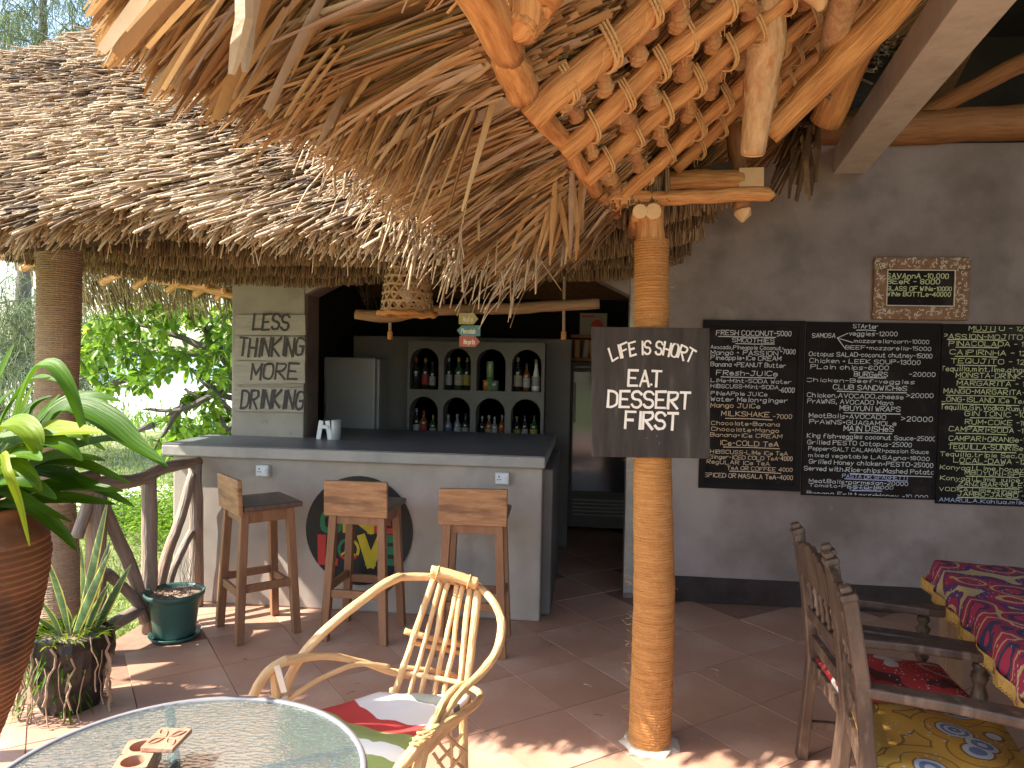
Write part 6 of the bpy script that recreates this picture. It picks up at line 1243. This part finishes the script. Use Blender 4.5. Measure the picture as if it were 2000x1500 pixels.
# two-hole wooden holder and its swivelled lid
hb = WH(268, 1478, tz + .045); hx, hy = hb[0], hb[1]
hd_ = thing('wooden_holder', 'rosy wooden block with two round holes standing on the glass table', 'candle holder', (hx, hy, tz + .0045))
d0 = nrm(WH(275, 1435, tz + .05) - WH(240, 1495, tz + .05)); s0_ = V(d0[1], -d0[0], 0)
def blk():
    hw, hl, hh = .034, .062, .048; b = MB(); fn_ = 18
    for sgn in (-1, 1):
        cy = sgn * hl / 2; outer = []; inner = []
        for j in range(fn_ * 2):
            a_ = 2 * PI * j / (fn_ * 2); dx, dy = math.cos(a_), math.sin(a_); inner.append((.024 * dx, cy + .024 * dy)); k_ = min(hw / abs(dx) if abs(dx) > 1e-6 else 9, (hl / 2) / abs(dy) if abs(dy) > 1e-6 else 9); outer.append((dx * k_, cy + dy * k_))
        m_ = fn_ * 2; vs = [(*p, hh) for p in inner] + [(*p, hh) for p in outer] + [(*p, .010) for p in inner]
        b._add(vs, [(j, j + m_, (j + 1) % m_ + m_, (j + 1) % m_) for j in range(m_)] + [(j, (j + 1) % m_, (j + 1) % m_ + 2 * m_, j + 2 * m_) for j in range(m_)] + [tuple(range(2 * m_, 3 * m_))])
    b.quad((-hw, -hl, 0), (hw, -hl, 0), (hw, -hl, hh), (-hw, -hl, hh)); b.quad((hw, -hl, 0), (hw, hl, 0), (hw, hl, hh), (hw, -hl, hh)); b.quad((hw, hl, 0), (-hw, hl, 0), (-hw, hl, hh), (hw, hl, hh)); b.quad((-hw, hl, 0), (-hw, -hl, 0), (-hw, -hl, hh), (-hw, hl, hh)); b.quad((-hw, -hl, 0), (-hw, hl, 0), (hw, hl, 0), (hw, -hl, 0))
    return b
blk().build('block', M['carved_box'], hd_); hd_.rotation_euler = (0, 0, math.atan2(d0[1], d0[0]) - PI / 2)
lp = WH(326, 1446, tz + .058)
ld_ = thing('carved_cover', 'carved square wooden lid with leaf pattern resting half on the two hole holder', 'carved cover', (lp[0], lp[1], tz + .0535))
b = MB(); b.box((-.036, -.044, 0), (.036, .044, .011)); b.build('board', M['carved_box'], ld_, bevel=.002)
b = MB()
for sx in (-1, 1):
    for sy in (-1, 1):
        b.tube(smoothline([V(.004 * sx, .003 * sy, .0115), V(.022 * sx, .010 * sy, .013), V(.028 * sx, .030 * sy, .0115), V(.012 * sx, .024 * sy, .0125), V(.004 * sx, .003 * sy, .0115)], 4), .0016, 5)
b.build('leaf_carving', M['carved_box'], ld_)
ld_.rotation_euler = (0, 0, math.atan2(d0[1], d0[0]) - PI / 2 - .25)

# ------------------------------------------------------------------ carved dark armchairs at the cloth-covered table
def turned(b, p, q_, r, n_=14):
    p = np.asarray(p, float); q_ = np.asarray(q_, float); prof = [.75, 1.1, .6, 1.15, .9, .7, .85, 1.2, .6, 1.05, .8]; k_ = len(prof); b.tube([p + (q_ - p) * (i / (k_ - 1)) for i in range(k_)], [r * f for f in prof], n_)
def carver(label, far, near, cushion, seatm, loose):
    far = np.asarray(far, float); near = np.asarray(near, float); W_ = np.linalg.norm((far - near)[:2]); c_ = (far + near) / 2; y_ = nrm(far - near); ang = math.atan2(y_[1], y_[0]) - PI / 2
    t_ = thing('carved_armchair', label, 'armchair', (c_[0], c_[1], 0), 'carved dark armchairs at the cloth covered table'); hw = W_ / 2; m = M['antique']
    for s_ in (-1, 1):
        b = MB(); path = [V(-.03, s_ * hw, 0), V(.0, s_ * hw, .42), V(-.03, s_ * hw, .70), V(-.07, s_ * hw, .93)]
        for i in range(3): b.bar(path[i], path[i + 1] + nrm(path[i + 1] - path[i]) * .006, .042, .052, up=(0, 1, 0))
        b.build('back_post', m, t_, bevel=.006)
        b = MB(); b.bar(V(-.070, s_ * hw, .929), V(-.078, s_ * hw, .952), .050, .060, up=(0, 1, 0)); b.bar(V(-.079, s_ * hw, .9525), V(-.086, s_ * hw, .972), .034, .044, up=(0, 1, 0)); b.build('finial', m, t_, bevel=.007)
        b = MB(); turned(b, (.44, s_ * hw, 0), (.44, s_ * hw, .42), .026); b.build('front_leg', m, t_, True)
        b = MB(); turned(b, (.42, s_ * (hw + .0), .44), (.42, s_ * hw, .625), .024); b.build('arm_support', m, t_, True)
        b = MB(); b.prism([(-.02, s_ * hw - .03, .655), (.20, s_ * hw - .035, .648), (.42, s_ * hw - .045, .632), (.52, s_ * hw - .035, .626), (.535, s_ * hw, .624), (.52, s_ * hw + .035, .626), (.42, s_ * hw + .045, .632), (.20, s_ * hw + .035, .648), (-.02, s_ * hw + .03, .655)], (0, 0, .032)); recalc(b.build('armrest', m, t_, bevel=.008))
        b = MB(); b.bar((-.01, s_ * hw, .40), (.43, s_ * hw, .40), .03, .06); b.build('side_rail', m, t_, bevel=.004)
        b = MB(); b.bar((-.02, s_ * hw, .14), (.43, s_ * hw, .14), .025, .035); b.build('stretcher', m, t_, bevel=.004)
    # scalloped crest: stepped carved humps
    b = MB(); nn_ = 40; top = []
    for i in range(nn_ + 1):
        u_ = i / nn_; yy = -hw + .021 + u_ * (W_ - .042); z = .885 + .035 * math.sin(u_ * PI) + .014 * abs(math.sin(u_ * PI * 5)); top.append((-.064, yy, z))
    b.prism(top + [(-.045, hw - .021, .78), (-.045, -hw + .021, .78)], (-.026, 0, 0)); recalc(b.build('crest_rail', m, t_, bevel=.003))
    b = MB()
    for i in range(7): b.obox(V(-.035, -hw + .05 + i * (W_ - .10) / 6, .835), (V(1, 0, 0), V(0, .8, .6), V(0, -.6, .8)), (.006, .016, .016))
    b.build('crest_carving', m, t_, bevel=.002)
    b = MB(); b.bar((-.02, -hw + .02, .62), (-.02, hw - .02, .62), .028, .045); b.bar((.0, -hw + .02, .50), (.0, hw - .02, .50), .028, .045); b.build('back_rail', m, t_, bevel=.004)
    for i in range(5):
        y = -hw + (i + 1) * W_ / 6; b = MB(); turned(b, (-.022, y, .642), (-.045, y, .782), .011, 8); b.build('spindle', m, t_, True)
    for x_ in (0, .43): b = MB(); b.bar((x_, -hw + .02, .40), (x_, hw - .02, .40), .03, .06); b.build('seat_rail', m, t_, bevel=.004)
    b = MB(); N1, N2 = 14, 12; vs = []
    for j in range(N2):
        for i in range(N1):
            u_, v2 = i / (N1 - 1), j / (N2 - 1); vs.append((.0 + u_ * .47, -hw + .035 + v2 * (W_ - .07), .435 + cushion * (math.sin(u_ * PI) ** .35 * math.sin(v2 * PI) ** .35) + .006 * math.sin(u_ * 9 + v2 * 5)))
    k_ = len(vs); vs += [(x, y, .431) for x, y, z in vs]
    fs = [(j * N1 + i, j * N1 + i + 1, (j + 1) * N1 + i + 1, (j + 1) * N1 + i) for j in range(N2 - 1) for i in range(N1 - 1)]; fs += [tuple(i_ + k_ for i_ in f_[::-1]) for f_ in fs]
    rim = [i for i in range(N1)] + [j * N1 + N1 - 1 for j in range(1, N2)] + [(N2 - 1) * N1 + i for i in range(N1 - 2, -1, -1)] + [j * N1 for j in range(N2 - 2, 0, -1)]
    fs += [(rim[i], rim[(i + 1) % len(rim)], rim[(i + 1) % len(rim)] + k_, rim[i] + k_) for i in range(len(rim))]
    b._add(vs, fs); recalc(b.build('seat_cushion', M[seatm], t_, True))
    t_.rotation_euler = (0, 0, ang); return t_
ca, cb2 = WH(1572, 1478, 0), WH(1645, 1600, 0)
f1_, n1_ = WY(1552, 1050, 2.95), None
pA = CP + ray(1560, 1040) * 3.02; pB = CP + ray(1625, 1092) * 2.56; pC = CP + ray(1622, 1090) * 2.66; pD = CP + ray(1662, 1178) * 2.16
print('chair posts', pA, pB, pC, pD)
off = V(.07, 0, 0)
carver('farther carved dark armchair with red and white cushions facing the cloth covered table', (pA + off)[:2].tolist() + [0], (pB + off)[:2].tolist() + [0], .06, 'red_print', True)
carver('nearer carved dark armchair with a gold and blue printed seat at the picture corner', (pC + off)[:2].tolist() + [0], (pD + off)[:2].tolist() + [0], .02, 'gold_print', True)
# hanging seat cloth of the nearer chair
# cloth-covered table
th = .755
q0, q1 = WH(1826, 1096, th), WH(2010, 1296, th)
tdir = nrm(q1 - q0); tn_ = V(-tdir[1], tdir[0], 0); tn_ = tn_ if tn_[0] > 0 else -tn_
Lx, Wx = 1.35, .85
tb = thing('dining_table', 'wooden table whose leg shows under the printed cloth', 'table')
cs_ = [q0, q0 + tdir * Lx, q0 + tdir * Lx + tn_ * Wx, q0 + tn_ * Wx]
def ins(i, a_): c_ = sum(cs_) / 4; p = cs_[i] * (1 - a_) + c_ * a_; return p
b = MB(); b.prism([ins(i, .02) - V(0, 0, .04) for i in range(4)][::-1], (0, 0, .034)); recalc(b.build('tabletop', M['chest'], tb, bevel=.004))
for i in range(4):
    p = ins(i, .13); b = MB(); b.bar((p[0], p[1], 0), (p[0], p[1], th - .045), .075, .075, up=(0, 1, 0)); b.build('leg', M['chest'], tb, bevel=.005)
for i in range(4):
    p, q_ = ins(i, .13), ins((i + 1) % 4, .13); d = nrm(q_ - p); b = MB(); b.bar(V(p[0], p[1], th - .10) + d * .04, V(q_[0], q_[1], th - .10) - d * .04, .022, .10); b.build('apron', M['chest'], tb, bevel=.003)
clo = thing('tablecloth', 'maroon and navy printed tablecloth with a gold beaded hem', 'tablecloth')
b = MB(); hm = MB(); N1, N2 = 30, 44; ov = .13; vs = []
def cl(u_, v2):                                     # u across, v along; beyond 0..1 the cloth hangs
    uc, vc_ = min(max(u_, 0), 1), min(max(v2, 0), 1); p = q0 + tn_ * Wx * uc + tdir * Lx * vc_; ex = (u_ - uc) * Wx; ev = (v2 - vc_) * Lx; h_ = min(ov, math.hypot(ex, ev)); ps = p.copy()
    dirx = tn_ * np.sign(ex) * (1 if ex else 0) + tdir * np.sign(ev) * (1 if ev else 0); wav = .010 * math.sin(v2 * 40 + u_ * 30) * (h_ / ov)
    return ps + dirx * (.006 + .05 * h_ / ov * .5 + wav) * (1 if h_ > 0 else 0) + V(0, 0, .003 - h_ + .0015 * math.sin(u_ * 23 + v2 * 31))
us = np.concatenate([np.linspace(-ov / Wx, 0, 6)[:-1], np.linspace(0, 1, N1), np.linspace(1, 1 + ov / Wx, 6)[1:]]); vs2 = np.concatenate([np.linspace(-ov / Lx, 0, 6)[:-1], np.linspace(0, 1, N2), np.linspace(1, 1 + ov / Lx, 6)[1:]])
vs = [cl(u_, v2) for v2 in vs2 for u_ in us]; nu = len(us); nv_ = len(vs2)
b._add(vs, [(j * nu + i, j * nu + i + 1, (j + 1) * nu + i + 1, (j + 1) * nu + i) for j in range(nv_ - 1) for i in range(nu - 1)]); o = b.build('cloth', M['cloth'], clo, True); o.modifiers.new('thickness', 'SOLIDIFY').thickness = .003
ring = [cl(-ov / Wx, v2) for v2 in vs2] + [cl(u_, 1 + ov / Lx) for u_ in us[1:]]; ring2 = [cl(u_, -ov / Lx) for u_ in us[::-1]][:-1]
rr = ring2 + ring
b = MB()
for i in range(len(rr) - 1):
    o_ = V(-.0035 * tn_[0], -.0035 * tn_[1], 0)
    b.quad(rr[i] + o_, rr[i + 1] + o_, rr[i + 1] + o_ + V(0, 0, .045), rr[i] + o_ + V(0, 0, .045)); 
hmo = b.build('hem_band', M['gold_hem'], clo); hmo.modifiers.new('thickness', 'SOLIDIFY').thickness = .002
b = MB()
for i in range(0, len(rr) - 1):
    for k_ in range(2):
        p = rr[i] * (1 - k_ / 2) + rr[i + 1] * (k_ / 2) + V(-.006, 0, .004); b.obox(p, (V(1, 0, 0), V(0, 1, 0), V(0, 0, 1)), (.003, .003, .003))
tag(b.build('beads', M['gold_hem'], clo), kind='stuff')

# ------------------------------------------------------------------ vegetation
def grow(path_px, z, r0, r1, m, parent, name='branch', n=6):
    log(name, [C(x, y, z_ if False else z) for x, y in path_px], [r0, r1], m, parent, n, w=.01, rough=.1, seg=4)
at_ = thing('almond_tree', 'broad leaved bright green beach tree behind the fence and bar end', 'tree')
zt_ = 9.0
grow([(520, 960), (500, 860), (470, 780), (440, 700), (400, 640)], zt_, .10, .05, M['bark'], at_, 'trunk', 8)
for pth in ([(500, 790), (440, 760), (360, 790), (300, 830), (230, 850)], [(480, 780), (430, 770), (400, 740), (360, 720), (310, 725), (250, 740)], [(470, 830), (420, 770), (380, 730)], [(500, 900), (450, 850), (420, 800), (360, 760)], [(440, 700), (330, 690), (240, 700), (150, 745)], [(300, 830), (240, 850), (180, 860)], [(360, 790), (330, 830), (300, 880)], [(480, 820), (400, 860), (360, 900)], [(420, 770), (350, 800), (280, 800)], [(460, 850), (430, 900), (380, 920)], [(250, 740), (200, 760), (150, 770)], [(400, 680), (300, 640), (220, 620)]):
    grow(pth, zt_ + random.uniform(-.5, .5), .045, .012, M['bark'], at_)
Pl = []; Dl = []; 
blobs = [(190, 640, 45), (230, 690, 50), (290, 650, 55), (350, 625, 50), (420, 640, 45), (250, 620, 35), (330, 700, 50), (400, 700, 40), (440, 740, 35), (200, 740, 35), (170, 690, 35), (280, 740, 35), (420, 800, 30), (400, 850, 30), (350, 830, 28), (440, 850, 25), (330, 870, 22), (380, 780, 22), (180, 790, 25), (450, 680, 30), (310, 605, 35), (390, 605, 35), (450, 620, 35)]
for bx_, by_, br_ in blobs:
    for k_ in range(int(br_ * .46)):
        c_ = C(bx_ + random.gauss(0, br_ * .5), by_ + random.gauss(0, br_ * .42), zt_ + random.gauss(0, .55)); d = nrm(V(random.gauss(0, 1), random.gauss(-.4, 1), random.gauss(.3, .6)))
        for j in range(7):
            a_ = j / 7 * 2 * PI + random.uniform(-.3, .3); sx_ = nrm(np.cross(d, V(0, 0, 1) + rng.normal(0, .2, 3))); sy_ = np.cross(d, sx_); dd = d * .35 + (sx_ * math.cos(a_) + sy_ * math.sin(a_)); Pl.append(c_); Dl.append(dd)
Pl, Dl = np.array(Pl), np.array(Dl); n = len(Pl)
tag(blades(Pl, Dl, rng.uniform(.09, .17, n), rng.uniform(.055, .09, n), 'crown', M['almond'], at_, tint=np.clip(rng.beta(1.6, 2.4, n), 0, 1), droop=.3, twist=rng.normal(0, .4, n), fold=.12, prof=(.08, .55, 1, .9, .25)), kind='stuff')
print('almond leaves', n)
def casuarina(label, base_px, z, top_px, spreads, nb, seed):
    g2 = np.random.default_rng(seed); t_ = thing('casuarina_tree', label, 'tree', group='feathery casuarina trees behind the bar')
    log('trunk', [C(x, y, z) for x, y in base_px], [.16, .04], M['bark'], t_, 8, w=.04); Pn = []; Dn = []
    for (cx, cy, rx, ry) in spreads:
        for k_ in range(nb):
            px, py = cx + g2.normal(0, rx), cy + g2.normal(0, ry); zz_ = z + g2.normal(0, .9); c_ = C(px, py, zz_); d = nrm(V(g2.normal(0, 1), g2.normal(0, 1), g2.normal(.5, .5))); L_ = g2.uniform(.5, 1.1); b_pts = [c_ - d * L_ * .3, c_ + d * L_ * .3, c_ + d * L_ * .7 + V(0, 0, -.05)]
            if k_ % 3 == 0: bb.tube(b_pts, [.014, .009, .004], 4)
            for j in range(26):
                u_ = g2.random(); p = b_pts[0] + (b_pts[2] - b_pts[0]) * u_; Pn.append(p); Dn.append(V(g2.normal(0, .6) + d[0] * .6, g2.normal(0, .6), g2.normal(-.5, .6)))
    return t_, np.array(Pn), np.array(Dn)
for lb, bp_, z, sp_, nb, sd in (('tall feathery casuarina rising over the thatch at the top corner', [(40, 700), (60, 300), (80, 60), (90, -140)], 15, [(30, 40, 45, 45), (110, 30, 40, 50), (200, 40, 30, 40), (60, -60, 60, 40), (0, 70, 40, 25), (150, 90, 30, 20), (215, 0, 22, 40)], 34, 1),
                              ('low feathery casuarina seen beyond the pillar beside the big lily', [(-40, 900), (-10, 780), (20, 700), (40, 640)], 12, [(10, 630, 35, 40), (50, 660, 35, 50), (90, 640, 30, 40), (0, 720, 30, 40), (60, 760, 35, 40), (170, 640, 25, 35), (180, 720, 20, 40)], 30, 2)):
    bb = MB(); t_, Pn, Dn = casuarina(lb, bp_, z, None, sp_, nb, sd); tag(bb.build('twig_mass', M['bark'], t_), kind='stuff')
    n = len(Pn); tag(straws(Pn, Dn, rng.uniform(.14, .34, n), .011, 'crown', M['needle'], t_, droop=.3), kind='stuff'); t_.children
# grass and ground cover beyond the fence
n = 26000; y = rng.uniform(1.0, 7.6, n); xa = np.interp(y, [1, 4.4, 7.6], [-2.75, -2.85, -2.7]); x = xa - rng.random(n) ** 1.5 * 5; P = np.stack([x, y, np.full(n, -.22)], 1); D = np.stack([rng.normal(0, .5, n), rng.normal(0, .5, n), np.ones(n)], 1)
cl_ = .5 + .5 * np.sin(x * 2.3 + 1) * np.sin(y * 3.1)
tag(blades(P, D, rng.uniform(.06, .17, n) * (.6 + .7 * cl_), rng.uniform(.005, .010, n), 'grass', M['grassb'], None, tint=np.clip(rng.beta(2, 2.4, n) + .25 * (1 - cl_) - .1, 0, 1), droop=.5, fold=.15), kind='stuff')
n = 16000; y = rng.uniform(9.3, 15, n); x = -rng.uniform(2, 14, n); P = np.stack([x, y, np.full(n, -.22)], 1); D = np.stack([rng.normal(0, .5, n), rng.normal(0, .5, n), np.ones(n)], 1)
tag(blades(P, D, rng.uniform(.08, .22, n), .014, 'grass', M['grassb'], None, droop=.5, fold=.15), kind='stuff')
n = 5200; c_ = rng.integers(0, 9, n); cx = np.array([WH(px, py, -.1)[0] for px, py in ((330, 985), (355, 1000), (250, 990), (300, 1010), (220, 1000), (365, 960), (270, 965), (180, 985), (330, 1030))])[c_]; cy = np.array([WH(px, py, -.1)[1] for px, py in ((330, 985), (355, 1000), (250, 990), (300, 1010), (220, 1000), (365, 960), (270, 965), (180, 985), (330, 1030))])[c_]
P = np.stack([cx + rng.normal(0, .22, n), cy + rng.normal(0, .28, n), -.2 + np.abs(rng.normal(0, .13, n))], 1); D = rng.normal(0, 1, (n, 3)); D[:, 2] = np.abs(D[:, 2]) * .6
tag(blades(P, D, rng.uniform(.03, .07, n), rng.uniform(.018, .034, n), 'ground_cover', M['almond'], None, tint=rng.uniform(0, .75, n), droop=.3, prof=(.1, .9, 1, .2)), kind='stuff')
b = MB()
for i in range(120):
    p = V(random.uniform(-2.3, 1.6), random.uniform(1.6, 4.6), .0035); a_ = random.uniform(0, 3.14); dd = V(math.cos(a_), math.sin(a_), 0) * random.uniform(.006, .05); b.tint = random.random(); b.tube([p, p + dd * .5 + V(0, 0, .003), p + dd], random.uniform(.0008, .002), 4)
tag(b.build('floor_litter', M['straw']), kind='stuff')
# far scrub along the beach edge
n = 9000; x = -rng.uniform(3, 40, n); y = 17 + rng.normal(0, 1.0, n); P = np.stack([x, y, -.25 + np.abs(rng.normal(0, .22, n))], 1); D = rng.normal(0, 1, (n, 3))
tag(blades(P, D, rng.uniform(.12, .25, n), .05, 'scrub', M['almond'], None, tint=rng.uniform(0, .5, n), prof=(.1, .9, 1, .2)), kind='stuff')
bpy.context.view_layer.update()
